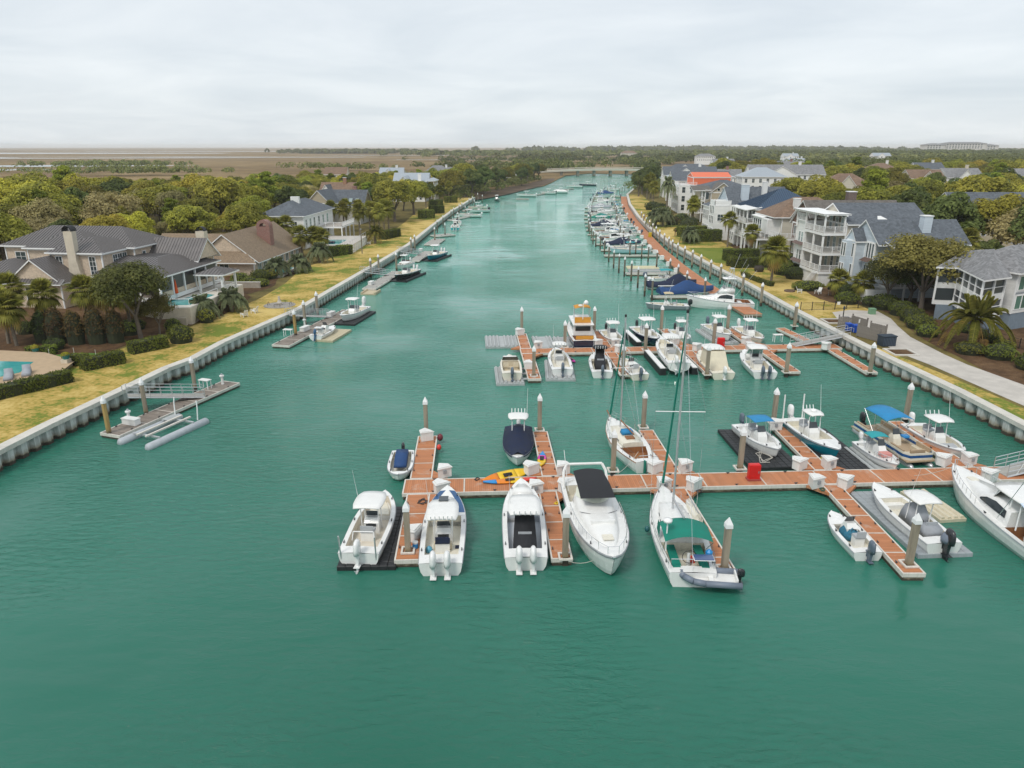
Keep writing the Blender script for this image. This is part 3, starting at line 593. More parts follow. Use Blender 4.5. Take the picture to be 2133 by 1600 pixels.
# kayaks, boards, rope and small dock clutter
def kayak(x, y, z, rz, L, B, cols, label, tilt=0.0, cat='kayak', hgt=.16):
    t = thing('kayak' if cat == 'kayak' else 'paddleboard', label, cat, (x, y, z), 0); t.rotation_euler = (0, tilt, rz)
    k = len(cols); segs = 12
    def sec(u):
        b = max(.02, B/2*(1-abs(2*u-1)**2.6)); h = hgt*(1-.35*(1-abs(2*u-1)**2)); r = .05*abs(2*u-1)**3
        return [(-b*.6,(u-.5)*L,r),(b*.6,(u-.5)*L,r),(b,(u-.5)*L,h*.55+r),(b*.7,(u-.5)*L,h+r),(-b*.7,(u-.5)*L,h+r),(-b,(u-.5)*L,h*.55+r)]
    for c in range(k):
        us = [c/k+(1/k)*i/5 for i in range(6)]; mb = MB(); mb.loft([sec(u) for u in us]); mb.build('hull' if c == k//2 else 'hull_end', cols[c], t, True)
    if cat == 'kayak': MB().loft([[(-.2*q,-.35+.7*i,hgt+.004),(.2*q,-.35+.7*i,hgt+.004),(.16*q,-.35+.7*i,hgt+.03),(-.16*q,-.35+.7*i,hgt+.03)] for i, q in ((0,.9),(1,.7))]).build('seat', black, t)
    return t
ky, ko, kr, kb, kp = (mat('yellow_kayak', (.78,.5,.02), .4), mat('orange_kayak', (.75,.22,.01), .4), mat('red_kayak', (.65,.05,.03), .4), mat('blue_kayak', (.02,.25,.6), .4), mat('magenta_kayak', (.7,.04,.4), .4))
kayak(-.35, 49.15, DZ+.03, -1.1, 4.3, .95, [ko, ky, ky], 'yellow kayak, the back one of two lying across the main dock', .5)
kayak(-.15, 48.2, DZ+.03, -1.4, 4.0, .85, [kb, ko, ky, kr], 'orange and red kayak, the front one of two on the main dock')
kayak(2.35, 52.0, DZ+.03, 3.05, 2.7, .72, [kb, kp, ky, ky], 'small yellow, pink and blue kayak on the finger dock')
kayak(7.0, 81.6, .0, .3, 2.2, .75, [kp, kp], 'magenta kayak floating beside the second dock')
kayak(11.2, 52.6, DZ+.03, .1, 3.0, .8, [gel, gel], 'white paddleboard lying on the finger by the small sloop', cat='paddleboard', hgt=.1)
def rope(x, y, m, label, r=.45, seed=1, z=DZ+.03):
    rr = random.Random(seed); pts = [(x+r*rr.uniform(.3,1)*cos(k*1.1), y+r*1.4*rr.uniform(.3,1)*sin(k*1.1+.3), z+.02*(k % 3)) for k in range(17)]
    tag(MB().tube(pts, .025, 4).build('mooring_rope', m), label, 'rope')
yr = mat('yellow_rope', (.7,.5,.03), .7); wr = mat('white_rope', (.55,.52,.46), .8); dr = mat('dark_rope', (.04,.04,.045), .8)
rope(24.6, 52.2, yr, 'tangled yellow rope beside the teal-hulled bay boat', .8, 3, .32); rope(-6.2, 45.0, dr, 'tangled dark rope on the leftmost finger dock', .4, 4); rope(20.2, 53.0, wr, 'loose white rope on the left black cube float', .9, 5, .32)
rope(-2.6, 48.6, dr, 'small dark rope coil on the main dock left of the kayaks', .25, 6); rope(3.1, 44.8, yr, 'yellow rope coil near the bow of the black covered boat', .2, 8)
def line(p, q, sag, m, label, r=.018):
    pts = [tuple(p[i]+(q[i]-p[i])*t/8-(sag*4*(t/8)*(1-t/8) if i == 2 else 0) for i in range(3)) for t in range(9)]
    tag(MB().tube(pts, r, 4).build('mooring_line', m), label, 'rope')
line((3.4,37.3,.6),(6.1,38.0,1.3),.55,wr,'slack white line from dock tip to the cruiser bow'); line((7.6,48.2,.5),(10.2,47,.9),.3,wr,'slack line hanging off the near edge of the main dock')
line((8.0,49.6,.5),(9.9,51.9,1.3),.2,wr,'white line from the main dock to the stern of the small sloop'); line((2.2,54.9,.5),(.7,52.2,1.0),.1,mat('teal_rope',(.05,.3,.3),.7),'thin teal line tied to the navy covered boat')
def fender(x, y, z, r, m, label):
    tag(MB().lathe([(.02,z-r*1.3),(r*.8,z-r*.8),(r,z),(r*.8,z+r*.8),(.03,z+r*1.3)], 10, (x, y)).build('fender', m, smooth=True), label, 'fender')
fender(-6.0,54.6,.5,.2,kr,'round red fender hanging at the leftmost far finger'); fender(-6.1,56.6,.55,.26,mat('dark_red_buoy',(.16,.02,.03),.5),'dark red buoy at the far tip of the leftmost finger')
fender(-5.1,38.9,.4,.22,mat('blue_fender',(.1,.35,.5),.4),'pale blue fender beside the leftmost near finger'); fender(8.72,41.2,.55,.17,mat('green_fender',(.02,.12,.13),.4),'dark green fender on the hull of the green-canvas sailboat')

# ---------------------------------------------------------------- houses
sid_w = siding('white_siding', (.82,.82,.8)); sid_lb = siding('pale_blue_siding', (.55,.62,.68)); sid_c = siding('cream_siding', (.62,.58,.48)); sid_t = siding('tan_siding', (.44,.38,.28)); sid_b = siding('beige_siding', (.6,.55,.46))
shk_tan = shingle('tan_shake_wall', (.58,.47,.36), .16, .22); shk_br = shingle('brown_shake_wall', (.14,.08,.055), .45, .25); stucco = mat('cream_stucco', (.62,.55,.44), .85, var=.12, bump=.3, bscale=12, dirt=.25)
rf_dk = shingle('charcoal_shingle_roof', (.095,.108,.125)); rf_gr = shingle('grey_shingle_roof', (.2,.2,.205)); rf_br = shingle('brown_shingle_roof', (.19,.125,.085)); rf_gb = shingle('grey_brown_shingle_roof', (.125,.112,.1)); rf_tan = shingle('weathered_cedar_roof', (.22,.16,.105), .22, .2)
rf_metal = mat('bronze_metal_roof', (.17,.155,.15), .4, metal=.35, var=.12, scale=.8); rf_blue = mat('blue_metal_roof', (.05,.09,.15), .35, metal=.35, var=.1, scale=.8); rf_pale = mat('pale_metal_roof', (.38,.42,.46), .4, metal=.3, var=.1)
seam_m = mat('bronze_roof_seam', (.13,.12,.115), .4, metal=.35); seamb_m = mat('blue_roof_seam', (.035,.065,.11), .4, metal=.35); found = mat('grey_blue_foundation', (.2,.25,.3), .85, var=.15); brick_r = brick('red_brick', (.30,.10,.07)); orange_w = mat('orange_house_wrap', (.72,.16,.07), .6, var=.08); screen = glass('dark_porch_screen', (.022,.028,.03), .35); shade_w = mat('porch_interior', (.38,.35,.3), .8)
teal_p = glass('teal_window_glass', (.07,.16,.13), .06); lightp = glass('pale_window_glass', (.16,.2,.2), .08); deckb = strips('porch_boards', (.3,.25,.2), .14, 1); awn_b = mat('copper_awning', (.14,.08,.06), .5, metal=.3)
def win_mesh(w, h, nx, ny):
    f = MB(); e = .09; t = .07
    f.bx(-w/2-e,w/2+e,0,t,-h/2-e,-h/2); f.bx(-w/2-e,w/2+e,0,t,h/2,h/2+e); f.bx(-w/2-e,-w/2,0,t,-h/2+.001,h/2-.001); f.bx(w/2,w/2+e,0,t,-h/2+.001,h/2-.001)
    for i in range(1, nx): x = -w/2+w*i/nx; f.bx(x-.025,x+.025,.001,t-.015,-h/2+.001,h/2-.001)
    for i in range(1, ny): z = -h/2+h*i/ny; f.bx(-w/2+.001,w/2-.001,.002,t-.02,z-.022,z+.022)
    p = MB(); p.bx(-w/2,w/2,.004,.02,-h/2,h/2); return f, p
class House:
    def __init__(s, name, label, loc, rz=0.0, group=None, cat='house', z0=None):
        s.r = thing(name, label, cat, (loc[0], loc[1], YZ if z0 is None else z0), rz, group); s.trim = trimw; s.wallobj = None
    def block(s, x0, x1, y0, y1, z0, z1, m, name='wall', trim=True):
        o = MB().bx(x0,x1,y0,y1,z0,z1).build(name, m, s.r); s.wallobj = o
        if trim:
            e = .09
            for x in (x0, x1):
                for y in (y0, y1): MB().bx(x-e,x+e,y-e,y+e,z0,z1-.01).build('corner_board', s.trim, o)
            mb = MB(); f = .05; mb.bx(x0-f,x1+f,y0-f,y0-.003,z1-.3,z1-.02).bx(x0-f,x1+f,y1+.003,y1+f,z1-.3,z1-.02).bx(x0-f,x0-.003,y0,y1,z1-.3,z1-.02).bx(x1+.003,x1+f,y0,y1,z1-.3,z1-.02); mb.build('frieze_board', s.trim, o)
        return o
    def slopes(s, polys, m, th=.14, seam=None, name='roof'):
        """roof slopes: each polygon listed eave edge first; soffit and fascia in trim colour"""
        mb = MB(); tb = MB()
        for P in polys:
            n = len(P); mb.add(P, [tuple(range(n))]); tb.add([(x, y, z-th) for x, y, z in P], [tuple(range(n-1,-1,-1))])
        e = {}
        for P in polys:
            for a, b in zip(P, P[1:]+P[:1]): k = tuple(sorted((tuple(round(c,3) for c in a), tuple(round(c,3) for c in b)))); e.setdefault(k, []).append((a, b))
        for k, v in e.items():
            if len(v) == 1: a, b = v[0]; tb.add([a, b, (b[0], b[1], b[2]-th-.06), (a[0], a[1], a[2]-th-.06)], [(3,2,1,0)])
        o = mb.build(name, m, s.r); tb.build('roof_trim', s.trim, o)
        if seam:
            for P in polys:
                p0, p1 = Vector(P[0]), Vector(P[1]); u = (p1-p0).normalized(); nrm = None
                for q in P[2:]:
                    c = u.cross(Vector(q)-p0)
                    if c.length > .1: nrm = c.normalized(); break
                if nrm is None: continue
                if nrm.z < 0: nrm = -nrm
                v = nrm.cross(u); v = v if v.z > 0 else -v
                Q = [((Vector(q)-p0).dot(u), (Vector(q)-p0).dot(v)) for q in P]; us = [a for a, b in Q]; x = min(us)+.3
                while x < max(us)-.1:
                    hits = []
                    for (a0, b0), (a1, b1) in zip(Q, Q[1:]+Q[:1]):
                        if (a0 <= x < a1) or (a1 <= x < a0): hits.append(b0+(b1-b0)*(x-a0)/(a1-a0))
                    if len(hits) >= 2:
                        h0, h1 = min(hits), max(hits)
                        if h1-h0 > .4:
                            A = p0+u*x+v*(h0+.02); B = p0+u*x+v*(h1-.02); d = u*.022; k = nrm*.055
                            MB().add([A-d, A+d, A+d+k, A-d+k, B-d, B+d, B+d+k, B-d+k], [(0,1,2,3),(7,6,5,4),(3,2,6,7),(1,5,6,2),(0,3,7,4)]).build('roof_seam', seam, o)
                    x += .5
        return o
    def gable(s, x0, x1, y0, y1, ze, zr, axis, m, wm=None, ov=.45, seam=None, name='roof'):
        if axis == 'x':
            ym = (y0+y1)/2; k = (zr-ze)/(ym-y0); zo = ze-k*ov; a, b = x0-ov*.7, x1+ov*.7
            P = [[(a,y0-ov,zo),(b,y0-ov,zo),(b,ym,zr),(a,ym,zr)], [(b,y1+ov,zo),(a,y1+ov,zo),(a,ym,zr),(b,ym,zr)]]; G = [[(x,y0,ze),(x,y1,ze),(x,ym,zr-.05)] for x in (x0+.01, x1-.01)]
        else:
            xm = (x0+x1)/2; k = (zr-ze)/(xm-x0); zo = ze-k*ov; a, b = y0-ov*.7, y1+ov*.7
            P = [[(x0-ov,b,zo),(x0-ov,a,zo),(xm,a,zr),(xm,b,zr)], [(x1+ov,a,zo),(x1+ov,b,zo),(xm,b,zr),(xm,a,zr)]]; G = [[(x0,y,ze),(x1,y,ze),(xm,y,zr-.05)] for y in (y0+.01, y1-.01)]
        P = [[tuple((c[0], c[1], c[2]+.16)) for c in q] for q in P]; o = s.slopes(P, m, seam=seam, name=name)
        if wm:
            for g in G: MB().add(g, [(0,1,2)]).build('gable_wall', wm, s.r)
        return o
    def hip(s, x0, x1, y0, y1, ze, zr, m, ov=.5, seam=None, name='roof', ridge=None):
        x0 -= ov; x1 += ov; y0 -= ov; y1 += ov; w, d = x1-x0, y1-y0; ze += .12
        if w >= d: k = d/2 if ridge is None else ridge; A, B = (x0+k,(y0+y1)/2,zr), (x1-k,(y0+y1)/2,zr); P = [[(x0,y0,ze),(x1,y0,ze),B,A],[(x1,y0,ze),(x1,y1,ze),B],[(x1,y1,ze),(x0,y1,ze),A,B],[(x0,y1,ze),(x0,y0,ze),A]]
        else: k = w/2 if ridge is None else ridge; A, B = ((x0+x1)/2,y0+k,zr), ((x0+x1)/2,y1-k,zr); P = [[(x0,y0,ze),(x1,y0,ze),A],[(x1,y0,ze),(x1,y1,ze),B,A],[(x1,y1,ze),(x0,y1,ze),B],[(x0,y1,ze),(x0,y0,ze),A,B]]
        return s.slopes(P, m, seam=seam, name=name)
    def win(s, face, d, u, z, w, h, nx=1, ny=2, pm=None, name='window'):
        """face S/N at y=d or W/E at x=d; u is the position along the wall, z the centre"""
        key = 'win%.2f_%.2f_%d_%d' % (w, h, nx, ny)
        fm = cached(key+'f', lambda: mesh_of(win_mesh(w, h, nx, ny)[0], 'window', trimw)); pm = pm or pane_m; pe = cached(key+'p'+pm.name, lambda: mesh_of(win_mesh(w, h, nx, ny)[1], 'pane', pm))
        loc = {'S': (u, d-.004, z), 'N': (u, d+.004, z), 'W': (d-.004, u, z), 'E': (d+.004, u, z)}[face]; rz = {'S': pi, 'N': 0, 'W': pi/2, 'E': -pi/2}[face]
        o = place(name, fm, None, s.r, loc, rz); place('pane', pe, None, o); return o
    def wins(s, face, d, us, zs, w, h, nx=1, ny=2, pm=None):
        for z in zs:
            for u in us: s.win(face, d, u, z, w, h, nx, ny, pm)
    def rail(s, pts, z, h=1.0, m=None, name='railing', par=None, solid=False):
        mb = MB(); m = m or s.trim
        for (x0, y0), (x1, y1) in zip(pts[:-1], pts[1:]):
            L = sqrt((x1-x0)**2+(y1-y0)**2); a = atan2(y1-y0, x1-x0); n = max(1, round(L/1.8))
            mb.box(((x0+x1)/2,(y0+y1)/2,z+h),(L,.09,.07),a); mb.box(((x0+x1)/2,(y0+y1)/2,z+.12),(L,.06,.06),a)
            for i in range(n+1): mb.box((x0+(x1-x0)*i/n,y0+(y1-y0)*i/n,z+h/2+.03),(.1,.1,h+.05),a)
            if solid: mb.box(((x0+x1)/2,(y0+y1)/2,z+h/2),(L,.04,h*.8),a)
            else:
                k = max(2, round(L/.16))
                for i in range(1, k): mb.box((x0+(x1-x0)*i/k,y0+(y1-y0)*i/k,z+h/2),(.03,.03,h-.1),a)
        return mb.build(name, m, par or s.r)
    def posts(s, pts, z0, z1, w=.2, m=None):
        for x, y in pts: MB().box((x,y,(z0+z1)/2),(w,w,z1-z0)).build('post', m or s.trim, s.r)
    def slab(s, x0, x1, y0, y1, z, th=.25, m=None, name='porch_floor'):
        o = MB().bx(x0,x1,y0,y1,z-th,z-.02).build(name, s.trim, s.r); MB().bx(x0+.03,x1-.03,y0+.03,y1-.03,z-.018,z).build('boards', m or deckb, o); return o
    def chimney(s, x, y, w, d, z0, z1, m, cap=True):
        o = MB().bx(x-w/2,x+w/2,y-d/2,y+d/2,z0,z1).build('chimney', m, s.r)
        if cap: MB().bx(x-w/2-.08,x+w/2+.08,y-d/2-.08,y+d/2+.08,z1+.002,z1+.14).build('chimney_cap', s.trim if m is not brick_r else m, o)
        return o
def barrel(h, x, y, r, L, z, m):
    mb = MB(); n = 8
    mb.loft([[(x+r*cos(pi*i/n)*1.0, yy, z+r*sin(pi*i/n)) for i in range(n+1)] for yy in (y-L/2, y+L/2)], closed=False, caps=False); mb.loft([[(x+(r-.06)*cos(pi*i/n), yy, z+(r-.06)*sin(pi*i/n)) for i in range(n, -1, -1)] for yy in (y-L/2, y+L/2)], closed=False, caps=False); mb.build('chimney_hood', m, h)

# --- left bank: tan shake house with bronze metal roof
h = House('shingle_house', 'large tan shake house with bronze metal roofs at the far left', (-56.6,99.8), -.12, z0=3.0); h.r.scale = (.92, .92, .98)
h.block(-8.3,0,0,9,0,7.1,shk_tan); h.block(-14.5,-5,3,11,0,7.3,shk_tan); h.block(-20.9,1.3,6,16,0,7.2,shk_tan)
h.hip(-8.3,0,0,10,7.1,9.0,rf_metal,.55,seam_m); h.hip(-14.5,-4,3,13,7.3,9.5,rf_metal,.55,seam_m); h.hip(-20.9,1.3,6,16,7.2,9.8,rf_metal,.6,seam_m)
h.block(-12.2,-4.2,-4.2,3.5,0,3.7,shk_tan); h.gable(-12.2,-4.2,-4.2,3.5,3.7,6.6,'y',rf_metal,shk_tan,.5,seam_m); h.slopes([[(-12.9,-5.1,3.5),(-3.5,-5.1,3.5),(-3.5,-4.15,4.1),(-12.9,-4.15,4.1)]], rf_metal, .1, seam_m)
h.block(-22,-12.3,-3.5,6,0,3.6,shk_tan); h.hip(-22,-12.3,-3.5,8,3.6,5.8,rf_metal,.5,seam_m)
h.win('S',-4.2,-9.4,1.9,1.0,2.0,1,1); h.wins('S',0,[-7.0,-1.6],[5.3],.95,2.6,2,4); h.wins('E',0,[3.0],[5.4],1.0,2.4,2,4); h.wins('E',0,[4.15,5.3],[5.4],1.0,2.4,2,4); h.wins('E',1.3,[8.4,10.6,13.4],[5.6],.75,1.7,1,2); h.wins('S',6,[-18.4],[5.3],1.7,2.0,2,3)
mb = MB(); mb.loft([[(-5.6,-.7,0),(-3.0,-.7,0),(-3.0,-.01,0),(-5.6,-.01,0)],[(-5.5,-.7,2.5),(-3.1,-.7,2.5),(-3.1,-.01,2.5),(-5.5,-.01,2.5)],[(-4.95,-.75,6.2),(-3.65,-.75,6.2),(-3.65,.1,6.2),(-4.95,.1,6.2)],[(-5.0,-.75,10.2),(-3.6,-.75,10.2),(-3.6,.25,10.2),(-5.0,.25,10.2)]]); mb.build('chimney', stucco, h.r); barrel(h.r,-4.3,-.25,.75,1.3,10.21,black)
h.block(1.35,9,8.5,15.5,0,5.2,shk_tan); h.gable(1.35,10,9,15.5,5.2,7.9,'x',rf_metal,shk_tan,.4,seam_m)
h.slab(.1,10.8,-3,15,1.6,.6); h.slopes([[(.2,-3.6,4.5),(11.2,-3.6,4.5),(6.0,4.5,6.1),(.2,4.5,6.1)],[(11.2,-3.6,4.5),(11.2,14,4.5),(6,8.5,6.1),(6,4.5,6.1)],[(.2,4.5,6.1),(6,4.5,6.1),(6,8.5,6.1),(.2,8.5,6.1)]], rf_metal, .14, seam_m, 'porch_roof')
h.posts([(1,-3.2),(4.2,-3.2),(7.6,-3.2),(10.7,-3.2),(10.7,0),(10.7,3.2),(10.7,6.4),(10.7,9.6),(10.7,13)],1.6,4.4,.28)
for y0, y1 in ((-3,0),(.1,3.1),(3.3,6.3),(6.5,9.5),(9.7,12.9)): MB().bx(10.66,10.7,y0+.2,y1-.2,2.3,4.2).build('porch_screen', screen, h.r); MB().bx(10.6,10.75,y0+.15,y1-.15,1.62,2.28).build('porch_kneewall', shk_tan, h.r)
MB().bx(.02,.1,-2.9,8,1.7,4.2).build('porch_wall', shade_w, h.r); MB().bx(1.0,10.5,2.5,2.6,1.65,4.3).build('porch_wall', shade_w, h.r); h.wins('S',2.5,[3,6,9],[2.9],1.6,2.2,2,1,screen)
h.chimney(8.8,13.2,1.5,1.1,5,9.0,stucco,False); barrel(h.r,8.8,13.2,.7,1.0,9.01,black)
# raised terrace with pool
t = thing('pool_terrace', 'raised cream pool terrace in front of the tan shake house', 'terrace', (0,0,0))
tp = [(-50.5,93.6),(-46.5,93.0),(-42.6,93.6),(-41.9,100),(-41.6,110.5),(-46.2,111),(-48.3,99.5)]
MB().prism(tp, YZ-.05, 3.65).build('retaining_wall', stucco, t); MB().prism([(x*1.0+(.0), y) for x, y in tp], 3.655, 3.8).build('coping', mat('pale_coping',(.68,.64,.57),.8,var=.08), t)
pw = mat('pool_water', (.06,.36,.36), .06, var=.1); MB().prism([(-48,94.6),(-43.2,95),(-42.6,102),(-44.6,103),(-46,99.5),(-48.3,98)], 3.803, 3.816).build('pool_water', pw, t)
MB().bx(-44.5,-43,92.9,93.3,1.5,2.5).build('vent_panel', mat('cream_panel',(.5,.44,.35),.8), t)
h2 = House('gazebo', 'small open white gazebo with metal roof on the terrace', (-45.2,103.6), -.1, z0=3.8, cat='gazebo'); h2.posts([(0,0),(3.4,0),(0,4),(3.4,4)],0,2.6,.26); h2.hip(-.1,3.5,-.1,4.1,2.6,3.5,rf_metal,.45,seam_m); h2.rail([(3.4,0),(3.4,4)],0,.95); h2.rail([(0,4),(3.4,4)],0,.95)
t = thing('patio_umbrella', 'closed orange patio umbrella on the raised terrace', 'umbrella', (-46.6,99.0,3.8)); MB().cyl((0,0,0),(0,0,2.9),.03,n=6).build('pole', alu, t); MB().lathe([(.03,.75),(.26,.85),(.2,1.5),(.1,2.3),(.02,2.85)],8).build('canopy', mat('orange_umbrella',(.72,.1,.02),.8), t)
t = thing('terrace_railing', 'glass and white railing along the pool edge of the terrace', 'railing', (0,0,3.8)); mb = MB(); mb.tube([(-47.8,94.2,.95),(-43,94.4,.95),(-42.1,102,.95)],.04,4)
for p_ in ((-47.8,94.2),(-45.4,94.3),(-43,94.4),(-42.6,98.2),(-42.1,102)): mb.cyl((p_[0],p_[1],0),(p_[0],p_[1],.95),.035,n=4)
mb.build('frame', trimw, t)
# --- brown-roofed ranch house with the arched brick chimney
h = House('ranch_house', 'long brown-roofed house with an arched brick chimney on the left bank', (-58.6,132.2), -.07)
h.block(0,11.6,0,25,0,2.75,shk_tan); h.gable(0,11.6,1.2,25,2.75,7.2,'y',rf_tan,shk_br,.7); h.slopes([[(-.9,-1.0,2.5),(12.5,-1.0,2.5),(9.6,1.2,4.4),(2,1.2,4.4)]], rf_tan, .12, None, 'skirt_roof'); MB().add([(2.0,1.1,4.0),(9.6,1.1,4.0),(5.8,1.1,7.1)], [(0,1,2)]).build('gable_wall', shk_tan, h.r)
h.block(-11,0,7,16,0,2.75,shk_tan); h.gable(-11,3,7,16,2.75,6.1,'x',rf_tan,shk_tan,.5)
h.wins('E',11.6,[2.4,5,7.6,11,13.6,16.2,19,22],[1.45],1.5,1.9,2,1,lightp); h.win('S',0,6,1.4,1.6,1.4,2,2)
c = MB().bx(7.6,10.2,12.1,13.9,2.9,7.6).build('chimney', brick_r, h.r); mb = MB(); n = 12
ro, ri = 1.3, .68
mb.loft([[(8.9+ro*cos(pi*i/n),yy,7.6+ro*sin(pi*i/n)) for yy in (12.1,13.9)]+[(8.9+ri*cos(pi*i/n),yy,7.6+ri*sin(pi*i/n)) for yy in (13.9,12.1)] for i in range(n+1)]); mb.build('chimney_arch', brick_r, c)
# --- white two-storey house with white chimney and deck
h = House('white_house', 'white two-storey house with dark hip roof and broad white chimney, left bank', (-47.6,167.5), -.05)
h.block(-10,0,0,23,0,7.4,sid_w); h.hip(-10,0,0,23,7.4,10.4,rf_dk,.6); h.chimney(-4.5,9,2.0,1.0,7,11.2,white,False); h.wins('E',0,[2,5,8,11.5,15,18.5],[5.5],1.1,2.0,2,3,teal_p); h.wins('E',0,[2,5,8,11.5,15,18.5],[2],1.2,1.9,2,3); h.wins('S',0,[-8.5,-5.2,-2],[2,5.4],1.0,1.6,2,2)
h.slab(.02,6,10,21,4.1,.35); h.rail([(6,10),(6,21)],4.1); h.rail([(.05,10),(6,10)],4.1); h.posts([(5.9,10.1),(5.9,13.7),(5.9,17.3),(5.9,20.9)],0,3.74,.22)
t = thing('white_pool_deck', 'raised white-walled pool deck with railing beside the white left house', 'terrace', (0,0,0)); MB().bx(-44.3,-35.4,160,178,YZ-.03,3.2).build('wall', white, t); MB().bx(-44.4,-35.3,159.9,178.1,3.205,3.3).build('coping', path_m, t); MB().bx(-43,-38.5,162,170,3.303,3.315).build('pool_water', pw, t)
for k in range(8): MB().bx(-35.38,-35.28,161+k*2.1,161.25+k*2.1,YZ,3.2).build('pilaster', trimw, t)
mb = MB(); mb.tube([(-44,160.2,4.25),(-35.6,160.2,4.25),(-35.6,177.8,4.25)],.04,4)
for k in range(8): mb.cyl((-35.6,160.2+k*2.5,3.3),(-35.6,160.2+k*2.5,4.25),.03,n=4); mb.cyl((-44+k*1.2,160.2,3.3),(-44+k*1.2,160.2,4.25),.03,n=4)
mb.build('railing', alu, t); MB().loft([[(-42.5,163,3.32),(-40,163,3.32),(-40,163,3.9),(-42.5,163,3.9)],[(-42.5,165,3.32),(-40,165,3.32),(-40.2,165,3.7),(-42.3,165,3.7)]]).build('furniture_cover', navy, t)
h = House('grey_house', 'dark grey-roofed house with two skylights among palms, left bank', (-59,224), -.1); h.block(0,13,0,14,0,5,siding('grey_siding',(.4,.39,.36))); h.gable(0,13,4,14,5,9.6,'x',rf_dk,sid_t,.5); h.block(-2,5,-3,5,0,6.5,sid_t,); h.gable(-2,5,-3,8,6.5,10,'y',rf_dk,sid_t,.5); h.chimney(9,9.6,1.2,.8,8,10.6,brick_r)
for x in (8.2,10.2): MB().add([(x,4.6,6.05),(x+1.1,4.6,6.05),(x+1.1,6.0,7.35),(x,6.0,7.35)], [(0,1,2,3)]).build('skylight', lightp, h.r)
h.wins('E',13,[5.5,8,10.5],[2.5],1.4,2.0,2,1); h.win('S',-3,1.5,4.6,1.2,1.6,2,2)
h = House('brown_roof_house', 'partly hidden brown-roofed house with a brick chimney beyond the skylights', (-74,285), -.05); h.block(0,13,0,11,0,5.2,sid_c); h.gable(0,13,0,11,5.2,9.2,'x',rf_br,sid_c,.5); h.gable(1,6,-3,5,5.2,8.6,'y',rf_dk,sid_w,.4); h.block(1,6,-3,0,0,5.2,sid_w); h.chimney(9,5,1.2,1,8,11,brick('orange_brick',(.42,.17,.06))); h.wins('S',-3,[3.5],[3.4],1.2,1.6,2,2)
h = House('metal_roof_house', 'big white house with pale metal roof and tall chimney, far left bank', (-52,318), -.05); h.block(0,15,0,18,0,7,sid_w); h.gable(0,15,6,18,7,11.4,'x',rf_pale,sid_w,.5); h.gable(3,9,-1,10,7,10.4,'y',rf_pale,sid_w,.5); h.block(3,9,-1,0,0,7,sid_w); h.chimney(12,5,1.3,1.3,6,11.3,white); h.wins('S',0,[1.3,10.5,13],[1.8,5],.9,1.8,1,2); h.wins('S',-1,[4.6,7.3],[5],1.0,1.8,1,2); h.win('S',-1,6,8.6,.7,.9)
h.slab(15.1,18.5,3,14,3.4,.3); h.slab(15.1,18.5,3,14,6.2,.3); h.rail([(18.4,3),(18.4,14)],3.4); h.rail([(18.4,3),(18.4,14)],6.2); h.posts([(18.3,3.1),(18.3,6.7),(18.3,10.3),(18.3,13.9)],0,8.4,.25); h.hip(15,18.6,2.8,14.2,8.4,9.6,rf_pale,.3); h.wins('E',15,[5,8,11],[1.7,4.8,7.4],1.1,1.9,2,2)
def far_house(label, x, y, rz, w, d, hgt, roof, wall, zr, axis='x', chim=None, wing=False, group='distant houses'):
    if x > 95: hgt += 2.2; zr += 2.6
    h = House('house', label, (x, y), rz, group); h.block(0,w,0,d,0,hgt,wall)
    (h.hip(0,w,0,d,hgt,zr,roof) if axis == 'h' else h.gable(0,w,0,d,hgt,zr,axis,roof,wall))
    n = max(2, int(w/2.6)); h.wins('S',0,[w*(i+.5)/n for i in range(n)],[hgt-1.5]+([hgt-4.4] if hgt > 5 else []),1.0,1.6,2,2); n = max(2, int(d/3)); h.wins('W',0,[d*(i+.5)/n for i in range(n)],[hgt-1.5],1.0,1.6,2,2); h.wins('E',w,[d*(i+.5)/n for i in range(n)],[hgt-1.5],1.0,1.6,2,2)
    if chim: h.chimney(w*.7,d*.5,1.2,1.0,hgt,zr+1.4,chim)
    if wing: h.block(w*.2,w*.6,-3,0,0,hgt-.3,wall); h.gable(w*.2,w*.6,-3,d*.5,hgt-.3,zr-.5,'y',roof,wall,.4); h.win('S',-3,w*.4,hgt-1.6,1.3,1.6,2,2)
    return h
for a in [('white house with chimney in the trees left of the bridge', -78,440,0,14,10,7,rf_pale,sid_w,10.5,'x',white,True),('white gabled house near the left mud bank', -46,430,.1,12,10,7.5,rf_gr,sid_w,11,'x',white,False),('dark-roofed house among the far left trees', -60,520,0,16,10,6,rf_gr,sid_t,10,'h',None,False),('cream house among the far left trees', -118,470,0,14,10,6,rf_br,sid_c,10,'x',None,False),('roof of a house just clearing the wood at the marsh edge', -210,330,.2,14,9,7,rf_br,sid_c,10.5,'x',None,False),
          ('white pavilion with low roof left of the bridge', -8,560,0,22,9,3.4,rf_gr,sid_w,5.6,'h',None,False)]: far_house(*a)

